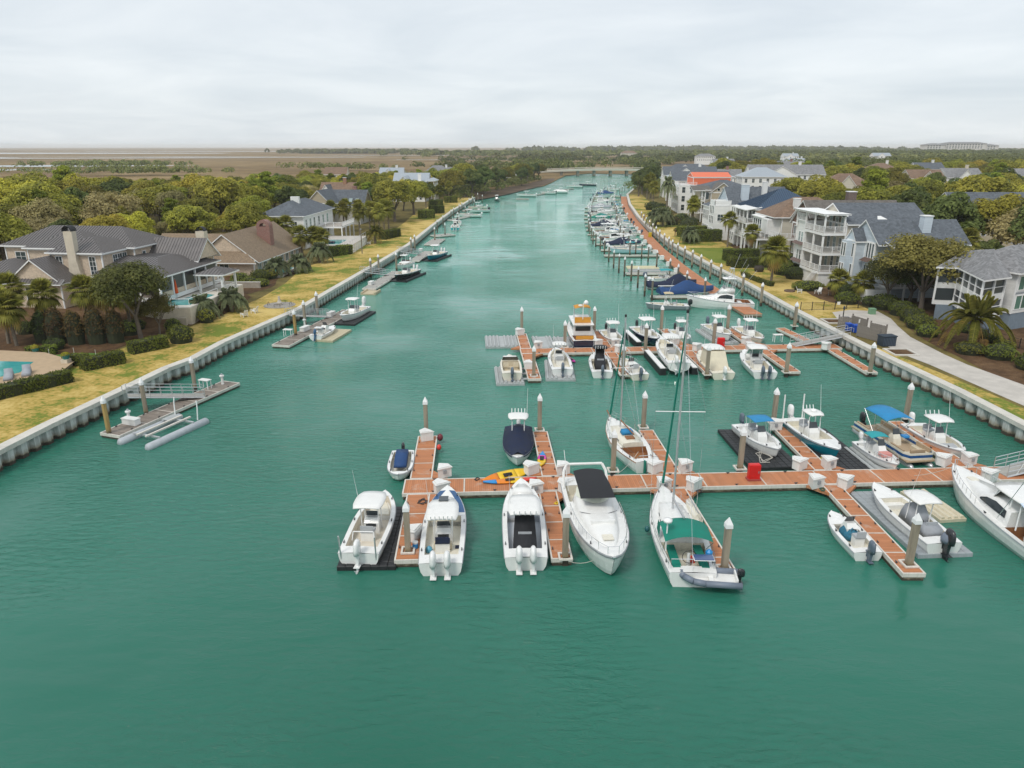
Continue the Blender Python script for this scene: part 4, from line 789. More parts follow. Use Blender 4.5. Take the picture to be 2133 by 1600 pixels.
# --- right bank, from the nearest house up the canal
h = House('porch_house', 'white house with grey roof and screened corner porch at the right edge', (0,0))
PA, PB, PC, PD = (57.4,96.8), (59.8,96.3), (57.3,86.9), (61.5,89.2)
pp = [PA, PB, PC, PD, (66,99), (61.4,101)]
for z0, z1, nm in ((2.1,2.75,'floor_band'),(4.35,5.15,'floor_band'),(6.95,7.2,'eave_band')): MB().prism(pp, z0, z1).build(nm, sid_w, h.r)
inner = [(x+(61.5-x)*.03, y+(94-y)*.03) for x, y in pp]
MB().prism(inner, 2.752, 4.348).build('lower_porch_screen', screen, h.r); MB().prism(inner, 5.152, 6.948).build('upper_porch_screen', screen, h.r); MB().prism([(x+(62-x)*.08, y+(94-y)*.06) for x, y in pp], 0, 2.098).build('foundation', found, h.r)
for (x0, y0), (x1, y1), n in ((PA,PB,1),(PB,PC,4),(PC,PD,2)):
    a = atan2(y1-y0, x1-x0); L = sqrt((x1-x0)**2+(y1-y0)**2)
    for i in range(n+1): MB().box((x0+(x1-x0)*i/n,y0+(y1-y0)*i/n,4.6),(.2,.2,4.9),a).build('post', trimw, h.r)
    for z in (3.55,6.0): MB().box(((x0+x1)/2,(y0+y1)/2,z),(L-.2,.09,.09),a).build('mid_rail', trimw, h.r)
ev = [(56.7,96.3),(59.3,95.7),(56.8,86.1),(61.8,88.6)]; ap = (62.2,93.6,10.0); ap2 = (61.2,98.0,9.2)
h.slopes([[(*ev[0],7.25),(*ev[1],7.25),ap2],[(*ev[1],7.25),(*ev[2],7.25),ap],[(*ev[1],7.25),ap,ap2],[(*ev[2],7.25),(*ev[3],7.25),ap],[(61.6,102,7.25),(*ev[0],7.25),ap2]], rf_gr, .14, None, 'porch_roof')
h.posts([(57.5,87.2),(61.3,89.4),(58.5,91.4)],0,2.1,.3)
h = House('white_wing_house', 'white clapboard wing with green-tinted windows at the right frame edge', (61.7,89.3), .45)
h.block(2.2,20,0,8,2.2,7.4,sid_w); MB().bx(2.3,19.9,.06,7.9,0,2.2).build('foundation', found, h.r); h.hip(2.2,20,0,8,7.4,10.2,rf_gr,.6); h.wins('S',0,[3.3,4.6,6.2,7.4,10,13],[3.6,6.1],1.15,1.7,1,1,teal_p); MB().bx(2.3,19.9,-.06,-.004,4.7,4.95).build('belt_board', mat('grey_belt',(.3,.32,.34),.7), h.r); 
h = House('pale_blue_house', 'pale blue gabled house with tall narrow windows, right bank', (54.6,108.8), .03)
h.block(1,14.4,2.2,10,0,8.6,sid_lb); h.gable(1,14.6,1.2,10,8.6,11.6,'x',rf_dk,sid_lb,.5); h.block(-.6,1,5.2,8.2,2.2,8.6,sid_lb); h.gable(-.6,3,5.2,8.2,8.6,10.2,'x',rf_dk,sid_lb,.3); h.block(-1.4,-.6,6.4,8.2,2.2,8.4,sid_lb,trim=False)
h.wins('W',-.6,[5.8],[3.8,7.0],.5,2.0,1,1); h.wins('W',-1.4,[6.9,7.7],[3.8,7.0],.5,2.0,1,1); h.wins('W',1,[2.8,3.6,4.4],[3.8,7.2],.55,2.2,1,1); h.wins('S',2.2,[5,7.2,11,13.4],[6.9],1.2,1.9,1,1); h.wins('S',2.2,[5,9,13],[3.6],1.2,1.9,1,1); h.chimney(9,3.6,1.3,1.3,8,12.4,sid_lb)
h.slab(2.4,10,-.6,2.2,5.4,.3); h.rail([(2.4,-.55),(10,-.55)],5.4); h.slab(2.4,10,-.6,2.2,2.3,.3); h.rail([(2.4,-.55),(10,-.55)],2.3); h.posts([(2.5,-.5),(5,-.5),(7.5,-.5),(9.9,-.5)],0,8.3,.24); h.slopes([[(1.9,-1.2,8.4),(10.6,-1.2,8.4),(10.6,1.4,8.95),(1.9,1.4,8.95)]], rf_dk, .12, None, 'porch_roof'); MB().bx(1.0,1.06,2.3,2.9,0,8.5).build('corner_pilaster', trimw, h.r)
for (x, y, z, w) in ((-1.45,7.3,2.7,2.0),(.95,3.6,5.6,2.6)): MB().add([(x,y-w/2,z+.5),(x,y+w/2,z+.5),(x-.9,y+w/2,z),(x-.9,y-w/2,z)], [(0,1,2,3)]).build('window_awning', awn_b, h.r)
MB().bx(-1.2,2.4,-1.5,2,0,2.0).build('stair_block', white, h.r)
h = House('tiered_porch_house', 'beige house with three tiers of white porches and a rooftop pergola', (52.2,121.2), .03)
h.block(3.2,17,0,12,0,10.4,sid_b); h.gable(3.5,17,0,12,10.4,13.2,'x',rf_dk,sid_b,.5); h.block(0,3.2,7.6,12,2.3,10.0,sid_w); h.posts([(.2,7.9),(.2,11.7)],0,2.3,.4)
for z, k in ((2.5,0),(5.6,1),(8.9,2)):
    h.slab(-.6,3.3,0,7.6,z,.45); h.rail([(3.2,.08),(-.5,.08),(-.5,7.5)],z)
    if k < 2: h.posts([(-.4,.2),(-.4,3.8),(-.4,7.4)],z,z+2.7,.26)
    h.wins('W',3.2,[1.5,3.6,5.8],[z+1.25],.95,2.1,1,2,lightp)
MB().bx(-.4,3.2,.2,7.4,0,2.05).build('garage_wall', white, h.r); MB().bx(-.46,-.4,1.0,3.2,.1,1.9).build('garage_door', mat('pale_door',(.66,.62,.58),.6), h.r); h.wins('W',0,[8.3,9.4,10.5],[4.0,7.2],.7,1.7,1,2,lightp); h.slab(-.3,3.3,7.6,12,10.25,.25); h.rail([(-.25,7.7),(-.25,11.9)],10.25); h.rail([(3.2,11.95),(-.25,11.95)],10.25)
for z in (2.5,5.6): MB().add([(-.02,7.7,z+.75),(-.02,12.2,z+.75),(-.75,12.2,z+.3),(-.75,7.7,z+.3)], [(0,1,2,3)]).build('window_hood', awn_b, h.r)
h.posts([(-.4,.2),(-.4,4),(-.4,7.6),(-.2,11.8),(2.9,.2),(2.9,11.8)],8.9,11.6,.24)
for k in range(16): MB().bx(-1.0,3.6,-.3+k*.83,-.18+k*.83,11.75,11.95).build('pergola_rafter', trimw, h.r)
for x in (-.4,2.9): MB().bx(x-.1,x+.1,-.5,12.6,11.58,11.748).build('pergola_beam', trimw, h.r)
MB().loft([[(x,-.4,11.97),(x,12.5,11.97),(x,12.5,12.0),(x,-.4,12.0)] for x in (-1.0,3.6)]).build('pergola_cover', trimw, h.r)
mb = MB()
for i in range(10): mb.bx(-1.6,-.62,-.2-i*.0+8-7.8+i*0+.3+i*.28,.58+i*.28,2.3-i*.24,2.36-i*.24)
mb.build('stair', trimw, h.r)
h.slopes([[(8.2,-.1,10.75),(10.6,-.1,10.75),(9.4,2.6,11.7)]], white, .1, None, 'dormer')
h = House('brown_shake_house', 'brown shake house with grey-brown roof between cream and beige houses', (56.5,137.5), .0)
h.block(0,16,0,10,0,9.2,shk_br); h.gable(-.2,17,0,10,9.2,12.6,'x',rf_gb,shk_br,.5); h.block(-1.2,3,2,7,0,8.6,shk_br); h.gable(-1.2,6,1.5,7.5,8.6,11.2,'x',rf_gb,shk_br,.45); h.wins('W',-1.2,[3.4,5.6],[3.6,7],1.0,1.8,2,1); h.wins('S',0,[2.0,5.5],[3.4,6.8],1.7,1.9,2,1); h.wins('S',2,[.4],[3.4,6.8],1.5,1.9,2,1); h.chimney(9,6,1.5,1.5,11,14.2,brick('dark_brick',(.12,.07,.06))); h.slab(-4.4,-1.2,5,11,5.4,.35); h.rail([(-1.3,5.05),(-4.3,5.05),(-4.3,11)],5.4); h.posts([(-4.2,5.2),(-4.2,10.8)],0,5.1,.25)
h = House('cream_brown_roof_house', 'cream house with brown hip roof and white glazed porch, right bank', (53.2,151.5), .0)
h.block(2.5,16,0,11,0,8.6,sid_c); h.hip(1,17,0,11,8.6,12.4,rf_br,.5); h.block(0,2.5,4.5,10.5,0,8.2,sid_w); h.slopes([[(-.4,4.2,8.3),(-.4,10.8,8.3),(2.6,10.8,8.9),(2.6,4.2,8.9)][::-1]], white, .1, None, 'porch_roof'); h.wins('W',0,[5.6,7.0,8.4,9.7],[6.6],.95,2.2,1,2); h.wins('W',0,[5.6,7.4,9.2],[2.2],1.2,2.0,1,1); h.block(-.2,2.5,.8,4.3,5.2,8.2,white); h.slab(-2.4,2.5,0,10.5,4.3,.3); h.rail([(2.4,.05),(-2.3,.05),(-2.3,10.4)],4.3); h.posts([(-2.2,.2),(-2.2,5),(-2.2,10.3)],0,4,.25); h.chimney(6,2.4,1.2,1.2,9,12.2,white); h.wins('S',0,[6,10,14],[3,6.8],1.0,1.7,2,2)
h = House('blue_roof_house', 'white porch house with steep blue metal roof, right bank', (53.4,167.5), .0)
h.block(3,17,0,14,0,8.9,sid_w); h.hip(2.2,17.5,-.2,14,8.9,13.2,rf_blue,.5,seamb_m); h.block(.5,3,8.5,14,0,8.9,sid_w)
for z in (2.8,6.0): h.slab(0,3,0,8.5,z,.35); h.rail([(3,.05),(.05,.05),(.05,8.4)],z); h.wins('W',3,[1.6,4.2,6.8],[z+1.3],1.1,2.0,1,2)
h.posts([(.15,.15),(.15,2.9),(.15,5.6),(.15,8.3)],0,8.9,.26); h.slopes([[(-.4,-.4,8.9),(-.4,8.9,8.9),(3.2,8.9,9.5),(3.2,-.4,9.5)][::-1]], white, .12, None, 'porch_roof'); h.wins('W',.5,[9.7,11.3,12.9],[1.8,4.8,7.6],.9,1.8,1,2)
h = House('twin_tower_house', 'white house with square porch tower and light blue chimney, right bank', (50.6,184.5), .0)
h.block(4,18,1,12,0,8.8,sid_w); h.gable(4,19,1,12,8.8,12.6,'x',rf_dk,sid_lb,.4); h.block(0,4,0,4.6,0,8.6,sid_w); h.block(.6,4,7,13,0,7.8,sid_w); h.hip(.6,4.4,7,13,7.8,9,rf_dk,.4); h.rail([(4,0),(0,0),(0,4.6),(4,4.6)],8.62,1.1,solid=True); h.wins('W',0,[.9,2.3,3.7],[2,5,7.4],.85,1.8,1,2); h.wins('W',.6,[7.8,9.0,10.2,11.4,12.4],[1.9,5.6],.7,2.2,1,2); h.chimney(8,2.5,1.8,1.1,8.5,13.4,sid_lb); h.chimney(13,3,1.1,1.1,9,14,white); h.wins('S',0,[1.6],[5.6],1.4,1.5,2,2); h.gable(11,13.6,-.2,5,9.3,10.8,'y',rf_dk,sid_w,.3)
h = House('tan_gabled_house', 'tan house with stacked balconies and three small gable windows', (56.5,231), -.05)
h.block(3.5,18,0,16,0,9.8,sid_t); h.hip(3,19,3,17,9.8,12.4,rf_dk,.5); h.block(5,12,-1.5,2,0,9.2,sid_t); h.gable(5,12,-1.5,6,9.2,11.8,'y',rf_gb,sid_t,.5); h.wins('S',-1.5,[7.2,8.5,9.8],[9.9],.75,.75,1,1); h.wins('S',-1.5,[8.5],[6.4],2.4,1.6,2,1)
for z in (3,6.6): h.slab(0,5,0,8,z,.4); h.rail([(5,.05),(.05,.05),(.05,8)],z,1.0); h.wins('W',3.5,[1.2,3.4,5.6],[z+1.4],1.3,2.2,1,1); h.wins('S',2.2 if False else 0,[4.2],[z+1.4],1.0,2.1,1,1)
h.posts([(.2,.2),(.2,4),(.2,7.8),(2.6,.2)],0,9.6,.3); h.slopes([[(-.5,-.5,9.6),(5.4,-.5,9.6),(5.4,5,10.8),(-.5,5,10.8)]], rf_gb, .12, None, 'porch_roof')
h = House('orange_walled_house', 'white house under renovation with bright orange wrapped wall', (58.8,262), -.08)
h.block(5,18,2,16,0,12.2,orange_w); h.gable(5,18,2,16,12.2,13.6,'x',orange_w,orange_w,.2); h.block(0,6,0,16,0,9.6,sid_w); h.rail([(6,0),(0,0),(0,16)],9.6,1.0); h.wins('W',0,[1.5,4,6.5,9,11.5,14],[2,5,8],1.0,1.9,1,2); h.wins('S',0,[1.6,4.2],[2,5,8],1.1,1.9,1,2); h.slab(-2.4,0,1,15,6.2,.3); h.rail([(0,1),(-2.3,1),(-2.3,15)],6.2); h.posts([(-2.2,1.2),(-2.2,5.7),(-2.2,10.3),(-2.2,14.8)],0,6,.25); h.slopes([[(6.2,-1,8.6),(12,-1,8.6),(12,2,9.8),(6.2,2,9.8)]], rf_gr, .12, None, 'porch_roof'); h.block(6,12,-.6,2,0,8.5,sid_w)
for a in [('white house with charcoal roof behind the orange wall', 62,288,-.08,22,13,10,rf_dk,sid_w,13.2,'x',None,False),('white house with flat white roof line along the far right bank', 66,312,-.1,26,13,10.5,rf_pale,sid_w,12.4,'h',None,False),('white house with two dark roof tiers, far right bank', 70,345,-.12,24,16,10,rf_dk,sid_w,13.5,'x',white,True),('dark-roofed house at the bend of the right slips', 78,386,-.15,26,14,10.5,rf_dk,sid_w,14,'h',None,True),
          ('long pale-roofed white house behind the blue roof', 112,352,-.1,34,14,8,rf_gr,sid_w,11.6,'x',white,True),('white house with green-grey roof in the back row', 98,318,-.1,18,14,8,rf_pale,sid_w,11.4,'h',None,False),('brown-roofed house with white gable in the back row', 112,268,-.1,18,13,6.5,rf_br,sid_c,10.6,'h',None,True),('grey-roofed house left in the back row', 92,372,-.1,22,12,8,rf_gr,sid_c,11.6,'x',brick_r,True),
          ('cream house with brown roof and arched window, back row', 205,430,0,18,14,7.5,rf_br,sid_c,10.8,'h',white,False),('grey-roofed white house left of the paired gables', 205,352,0,17,13,6.5,rf_gr,sid_w,10,'x',stucco,True),('white house with twin gables and a tall chimney', 232,345,0,20,13,6.5,rf_gr,sid_w,10,'x',white,True),('white gabled house near the right edge, back row', 258,352,0,18,13,7,rf_gr,sid_w,10.5,'x',white,True),('brown hip-roofed cream house at the right edge', 176,238,0,20,14,6.5,rf_br,sid_c,10,'h',None,False),
          ('tan house with long grey roof behind the pale blue house', 104,172,-.03,38,13,5.6,rf_dk,sid_t,9.4,'x',None,False),('small orange-walled house in the far trees', 205,480,0,12,9,6,rf_br,mat('ochre_wall',(.5,.3,.1),.8),8,'h',None,False),('white roof clearing the far right trees', 232,640,0,22,10,8.5,rf_pale,sid_w,10.4,'h',white,False),('white house in trees above the dark roofs', 150,560,0,16,10,8,rf_gr,sid_w,11,'x',white,False),('grey-roofed house in trees right of the dark roofs', 158,470,0,26,11,8,rf_gr,sid_c,11,'x',brick_r,False),
          ('pale grey house right of the twin gables', 285,378,0,16,12,7,rf_gr,sid_w,10,'x',white,True),('cream gabled house in the trees left of the twin gables', 176,330,0,15,11,7,rf_br,sid_c,10,'x',None,True),('white house under a charcoal roof deep in the right wood', 232,430,0,16,11,8,rf_dk,sid_w,11,'x',white,False),('small white house behind the brown hip roof', 206,285,0,14,11,6.5,rf_gr,sid_w,10,'x',None,True),('grey-roofed house high on the right edge', 300,430,0,18,12,8,rf_gr,sid_w,11,'h',white,False),('white house at the marsh edge beyond the bridge', 240,980,0,24,12,8,rf_gr,sid_w,11,'h',None,False),('white twin-roofed house across the marsh', 360,1000,0,20,12,8,rf_pale,sid_w,11,'x',white,True),('pale house among trees far across the marsh', 210,1450,0,30,14,8,rf_br,sid_c,12,'h',None,False),('white house far right across the marsh', 460,960,0,22,12,9,rf_pale,sid_w,12,'x',None,True)]: far_house(*a)
h = House('side_porch', 'white upper porch of a tan house at the right edge', (104,150), 0, cat='porch'); h.slab(0,14,0,5,3.6,.3); h.rail([(0,5),(0,0),(14,0)],3.6); h.posts([(.2,.2),(4.6,.2),(9,.2),(13.8,.2)],0,6.4,.3); h.slopes([[(-.5,-.5,6.5),(14.5,-.5,6.5),(14.5,5.4,7.4),(-.5,5.4,7.4)]], rf_gr, .14)
# the long pale hotel on the horizon
h = House('hotel', 'long pale hotel above the trees on the right horizon', (1313,2400), 0, cat='hotel'); 
for x0, x1, zt in ((0,58,27),(60,190,31),(191,228,25)): h.block(x0,x1,0,40,0,zt,mat('hotel_wall',(.62,.6,.56),.8),trim=False); h.hip(x0,x1,0,40,zt,zt+5,rf_gr,2); h.wins('S',0,[x0+5+9*i for i in range(int((x1-x0-5)/9))],[zt-3,zt-8,zt-13],5,3,2,1)

# ---------------------------------------------------------------- boats
def sta(L, B, fb, fs, tm=.45, p=2.3, q=.8, rake=.07, st=.92):
    """half breadth, sheer height and y at station t (0 stern, 1 bow)"""
    def b(t):
        if t <= tm: return B/2*(st+(1-st)*sin(pi/2*t/tm))
        return max(.012, B/2*(1-((t-tm)/(1-tm))**p)**q)
    def zs(t): return fs+(fb-fs)*max(0,t)**1.7
    def y(t): return (t-.5)*L
    return b, zs, y
TS = [0,.08,.18,.3,.42,.54,.64,.73,.81,.88,.93,.97,1]
def hull(par, L, B, fb, fs, m, bottom=None, stripe=None, rail=None, tm=.45, p=2.3, q=.8, st=.92, stern_round=0.0, stripe_h=.16):
    b, zs, y = sta(L, B, fb, fs, tm, p, q, st=st)
    def sec(t):
        k = t**5; bb = b(t); z = zs(t); dy = -.075*L*k
        return [(bb, y(t), z), (bb*(.985-.1*k), y(t)+dy*.25, z*.62+.06), (bb*(.93-.28*k), y(t)+dy*.55, z*.25+.05), (bb*(.8-.3*k), y(t)+dy*.8, -.02+.16*k), (.0, y(t)+dy, -.38+.5*k)]
    rs = [sec(t) for t in TS]; mb = MB(); lo = MB()
    def rowpair(mb, i0, i1):
        for s in (-1, 1):
            for a in range(len(rs)-1):
                for i in range(i0, i1):
                    v = [rs[a][i], rs[a][i+1], rs[a+1][i+1], rs[a+1][i]]; v = [(s*x, yy, z) for x, yy, z in v]
                    mb.add(v, [(0,1,2,3) if s < 0 else (3,2,1,0)])
    def transom(mb, i0, i1):
        r = rs[0]; mb.add([(x, yy, z) for x, yy, z in r[i0:i1+1]]+[(-x, yy, z) for x, yy, z in r[i0:i1+1]][::-1], [tuple(range(2*(i1+1-i0)))])
    rowpair(mb, 0, 3); transom(mb, 0, 3); ho = mb.build('hull', m, par, True)
    rowpair(lo, 3, 4); transom(lo, 3, 4); lo.build('bottom', bottom or m, par)
    if stripe:
        sb = MB()
        for s in (-1, 1):
            for a in range(len(TS)-1):
                v = []
                for r in (rs[a], rs[a+1]):
                    f = stripe_h/max(.2, r[0][2]); e = .012
                    v += [(s*(r[0][0]+e), r[0][1], r[0][2]-.12), (s*(r[0][0]*(1-f)+r[1][0]*f+e), r[0][1]*(1-f)+r[1][1]*f, r[0][2]-.12-stripe_h)]
                sb.add(v, [(0,1,3,2)])
        sb.build('hull_stripe', stripe, par)
    rb = MB()
    for s in (-1, 1): rb.tube([(s*(rs[a][0][0]+.01), rs[a][0][1], rs[a][0][2]-.06) for a in range(len(TS))], .035, 4)
    rb.build('rub_rail', rail or grey, par)
    return b, zs, y
def deck(par, fn, ta, tf, gw, zf, m, liner, fore=True, bowopen=None):
    """gunwales, aft deck and foredeck round a sunken cockpit"""
    b, zs, y = fn; ts = sorted(set([t for t in TS]+[ta, tf])); mb = MB(); li = MB()
    def P(t, k, s, z=None): return (s*max(.008, b(t)*1.0-k), y(t), zs(t) if z is None else z)
    for t0, t1 in zip(ts[:-1], ts[1:]):
        if t1 <= ta+1e-6 or t0 >= tf-1e-6:
            cam = .05; v = [P(t0,0,-1), (0,y(t0),zs(t0)+cam), P(t0,0,1), P(t1,0,-1), (0,y(t1),zs(t1)+cam), P(t1,0,1)]
            mb.add(v, [(0,1,4,3),(1,2,5,4)])
        else:
            for s in (-1, 1):
                mb.add([P(t0,0,s), P(t0,gw,s), P(t1,0,s), P(t1,gw,s)], [(0,1,3,2) if s < 0 else (1,0,2,3)])
                li.add([P(t0,gw,s), P(t0,gw,s,zf), P(t1,gw,s), P(t1,gw,s,zf)], [(0,1,3,2) if s < 0 else (1,0,2,3)])
            li.add([P(t0,gw,-1,zf), P(t0,gw,1,zf), P(t1,gw,1,zf), P(t1,gw,-1,zf)], [(0,1,2,3)])
    for t in (ta, tf): li.add([P(t,gw,-1), P(t,gw,1), P(t,gw,1,zf), P(t,gw,-1,zf)], [(0,1,2,3)]); mb.add([P(t,0,-1), P(t,gw,-1), (0,y(t),zs(t)+.05), P(t,gw,1), P(t,0,1)], [(0,1,2,3,4)])
    mb.build('deck', m, par); li.build('cockpit_liner', liner, par)
    if bowopen:
        t0, t1, h, cm = bowopen; tt = [t0+(t1-t0)*i/5 for i in range(6)]
        mb = MB(); mb.loft([[(-(b(t)-gw-.02), y(t), zf+.002), ((b(t)-gw-.02), y(t), zf+.002), ((b(t)-gw-.02), y(t), zf+h), (-(b(t)-gw-.02), y(t), zf+h)] for t in tt if b(t)-gw-.02 > .03]); o = mb.build('casting_deck', m, par)
        if cm:
            mb = MB(); mb.loft([[(-(b(t)-gw-.12), y(t), zf+h+.003), ((b(t)-gw-.12), y(t), zf+h+.003), ((b(t)-gw-.18), y(t), zf+h+.09), (-(b(t)-gw-.18), y(t), zf+h+.09)] for t in tt if b(t)-gw-.18 > .03]); mb.build('bow_cushion', cm, o)
def slab(w, l, z, th, n=5, arch=.06, taper=.85):
    """a rounded, slightly arched roof panel centred on the origin"""
    rings = []
    for i in range(n+1):
        v = -1+2*i/n; ww = w/2*(1-.14*abs(v)**4)*(1 if v < 0 else 1-(1-taper)*v*v)
        top = [(-ww+2*ww*k/6, v*l/2, z+th+arch*(1-((k-3)/3)**2)-.05*v*v) for k in range(7)]
        rings.append(top+[(x, yy, zz-th) for x, yy, zz in top[::-1]])
    mb = MB(); mb.loft(rings); return mb
def ttop(par, y, w, l, z, zf, m, pipes=None, rods=4, ant=True, dome=False, cw=.5, box=False, top_name='t_top'):
    t = slab(w, l, z, .07).build(top_name, m, par, True, loc=(0, y, 0))
    for s in (-1, 1):
        mb = MB(); mb.tube([(s*cw, y-.35, zf), (s*cw*1.05, y-.45, z-.3), (s*w*.36, y-.62, z)], .035, 5); mb.tube([(s*cw, y+.5, zf), (s*cw, y+.35, z-.3), (s*w*.36, y+.6, z)], .035, 5)
        mb.tube([(s*w*.36, y-.62, z-.02), (s*w*.36, y+.6, z-.02)], .03, 4); mb.build('t_top_frame', pipes or trimw, par)
    if rods:
        mb = MB()
        for k in range(rods): mb.cyl((-w*.32+.64*w*k/(rods-1), -l/2, z), (-w*.32+.64*w*k/(rods-1), -l/2-.16, z+.36), .035, n=5)
        mb.build('rod_holders', trimw, t)
    if ant: MB().cyl((-w*.42,.1,z+.05),(-w*.46,-.5,z+2.3),.018,.008,n=4).build('antenna', trimw, t)
    if dome: MB().lathe([(.02,z+.1),(.26,z+.12),(.28,z+.22),(.2,z+.3),(.02,z+.33)], 10).build('radar_dome', trimw, t, True)
    return t
def console(par, y, w, l, h, zf, m, seat=None, wind=True, gap=.75, dash=True):
    mb = MB(); a = w/2
    mb.loft([[(-a,y-l/2,zf),(a,y-l/2,zf),(a,y+l/2+.2,zf),(-a,y+l/2+.2,zf)],[(-a,y-l/2,zf+h*.72),(a,y-l/2,zf+h*.72),(a*.95,y+l/2+.05,zf+h*.62),(-a*.95,y+l/2+.05,zf+h*.62)],[(-a*.9,y-l*.2,zf+h),(a*.9,y-l*.2,zf+h),(a*.85,y+l*.28,zf+h*.95),(-a*.85,y+l*.28,zf+h*.95)]])
    c = mb.build('console', m, par)
    if wind: MB().add([(-a*.88,y+l*.26,zf+h*.97),(a*.88,y+l*.26,zf+h*.97),(a*.75,y-.02,zf+h+.42),(-a*.75,y-.02,zf+h+.42),(-a*.88,y+l*.26-.03,zf+h*.97),(a*.88,y+l*.26-.03,zf+h*.97),(a*.75,y-.05,zf+h+.42),(-a*.75,y-.05,zf+h+.42)], [(0,1,2,3),(7,6,5,4),(3,2,6,7)]).build('windscreen', darkglass, c)
    if dash:
        MB().bx(-a*.7,a*.7,y-l/2-.012,y-l/2+.0,zf+h*.5,zf+h*.7).build('instrument_panel', dgrey, c)
        MB().tube([(.16*cos(k*pi/4),y-l/2-.14,zf+h*.62+.16*sin(k*pi/4)) for k in range(9)], .018, 4).build('steering_wheel', black, c)
    if seat:
        ys = y-l/2-gap; mb = MB(); mb.bx(-a*.9,a*.9,ys-.25,ys+.22,zf,zf+.62); s = mb.build('leaning_post', m, par)
        mb = MB(); mb.loft([[(-a*.92,ys-.3,zf+.625),(a*.92,ys-.3,zf+.625),(a*.92,ys+.26,zf+.625),(-a*.92,ys+.26,zf+.625)],[(-a*.88,ys-.26,zf+.76),(a*.88,ys-.26,zf+.76),(a*.88,ys+.22,zf+.76),(-a*.88,ys+.22,zf+.76)]]); mb.build('seat_cushion', seat, s)
        mb = MB(); mb.bx(-a*.85,a*.85,ys-.36,ys-.305,zf+.7,zf+1.12); mb.build('seat_back', seat, s)
    return c
def outboard_meshes(m, s=1.0):
    a = MB(); prof = [(.0,.36,.30,.46),(.25,.36,.32,.5),(.5,.34,.31,.48),(.68,.28,.26,.4),(.78,.14,.14,.22)]; rg = []
    for z, wx, yf, ya in prof:
        rg.append([(s*.52*wx*cos(q)*1.0, s*((yf if sin(q) > 0 else ya)*sin(q)*.9-.1), s*(z+.55)) for q in [2*pi*i/10 for i in range(10)]])
    a.loft(rg); b = MB(); b.loft([[(-.11*s,-.25*s,.53*s),(.11*s,-.25*s,.53*s),(.13*s,.12*s,.53*s),(-.13*s,.12*s,.53*s)],[(-.06*s,-.22*s,-.1*s),(.06*s,-.22*s,-.1*s),(.06*s,.08*s,-.1*s),(-.06*s,.08*s,-.1*s)],[(-.03*s,-.3*s,-.55*s),(.03*s,-.3*s,-.55*s),(.03*s,.05*s,-.55*s),(-.03*s,.05*s,-.55*s)]])
    b.bx(-.16*s,.16*s,-.42*s,.06*s,-.14*s,-.11*s); b.bx(-.14*s,.14*s,.1*s,.26*s,.1*s,.5*s); b.cyl((0,.12*s,-.42*s),(0,-.4*s,-.42*s),.07*s,.05*s,n=6)
    c = MB()
    for k in range(3):
        q = 2*pi*k/3; c.add([(0,-.41*s,-.42*s),(.16*s*cos(q-.35),-.4*s,-.42*s+.16*s*sin(q-.35)),(.19*s*cos(q+.2),-.45*s,-.42*s+.19*s*sin(q+.2))], [(0,1,2)])
    return mesh_of(a, 'cowling', m), mesh_of(b, 'drive_leg', m), mesh_of(c, 'propeller', steel)
def outboard(par, x, y, z, key, m, s=1.0, tilt=0.0):
    a, b, c = cached('ob%s%.2f' % (key, s), lambda: outboard_meshes(m, s))
    e = place('outboard_motor', a, None, par, (x, y, z)); e.rotation_euler = (-tilt, 0, 0); a.polygons.foreach_set('use_smooth', [True]*len(a.polygons))
    place('drive_leg', b, None, e); place('propeller', c, None, e); return e
OBW = ('w', mat('white_cowling', (.76,.76,.75), .25, var=.05, coat=.3)); OBK = ('k', mat('black_cowling', (.02,.022,.026), .3, var=.15, coat=.3)); OBG = ('g', mat('slate_cowling', (.10,.13,.17), .35, var=.1, coat=.2))
def bow_rail(par, fn, t0, t1, h, inset=.1, n=6, m=None):
    b, zs, y = fn; mb = MB(); ts = [t0+(t1-t0)*i/n for i in range(n+1)]; pts = []
    for s in (-1, 1):
        q = [(s*max(.02, b(t)-inset), y(t), zs(t)+h) for t in ts]; mb.tube(q, .022, 4)
        for t, p_ in zip(ts, q): mb.cyl((p_[0], p_[1], zs(t)), p_, .018, n=4)
    mb.cyl((-max(.02, b(t1)-inset), y(t1), zs(t1)+h), (max(.02, b(t1)-inset), y(t1), zs(t1)+h), .022, n=4)
    mb.build('bow_rail', m or steel, par)
def fittings(par, fn, ts=(.15,.5,.85)):
    b, zs, y = fn
    for t in ts:
        for s in (-1, 1): place('cleat', cleat_me, None, par, (s*(b(t)-.11), y(t), zs(t)+.01))
def bimini(par, y, w, l, z, zf, m, arch=.2):
    rings = []
    for i in range(5):
        v = -1+i/2; top = [(w/2*(k-4)/4, y+v*l/2, z+arch*(1-((k-4)/4)**2)-.06*v*v) for k in range(9)]; rings.append(top+[(a, b_, c-.025) for a, b_, c in top[::-1]])
    o = MB().loft(rings).build('bimini', m, par, True); mb = MB()
    for s in (-1, 1): mb.tube([(s*w/2, y-l/2, z-.05), (s*w*.48, y, zf), (s*w/2, y+l/2, z-.05)], .022, 4); mb.tube([(s*w/2, y, z-.02), (s*w*.48, y, zf)], .02, 4)
    mb.build('bimini_frame', alu, par); return o
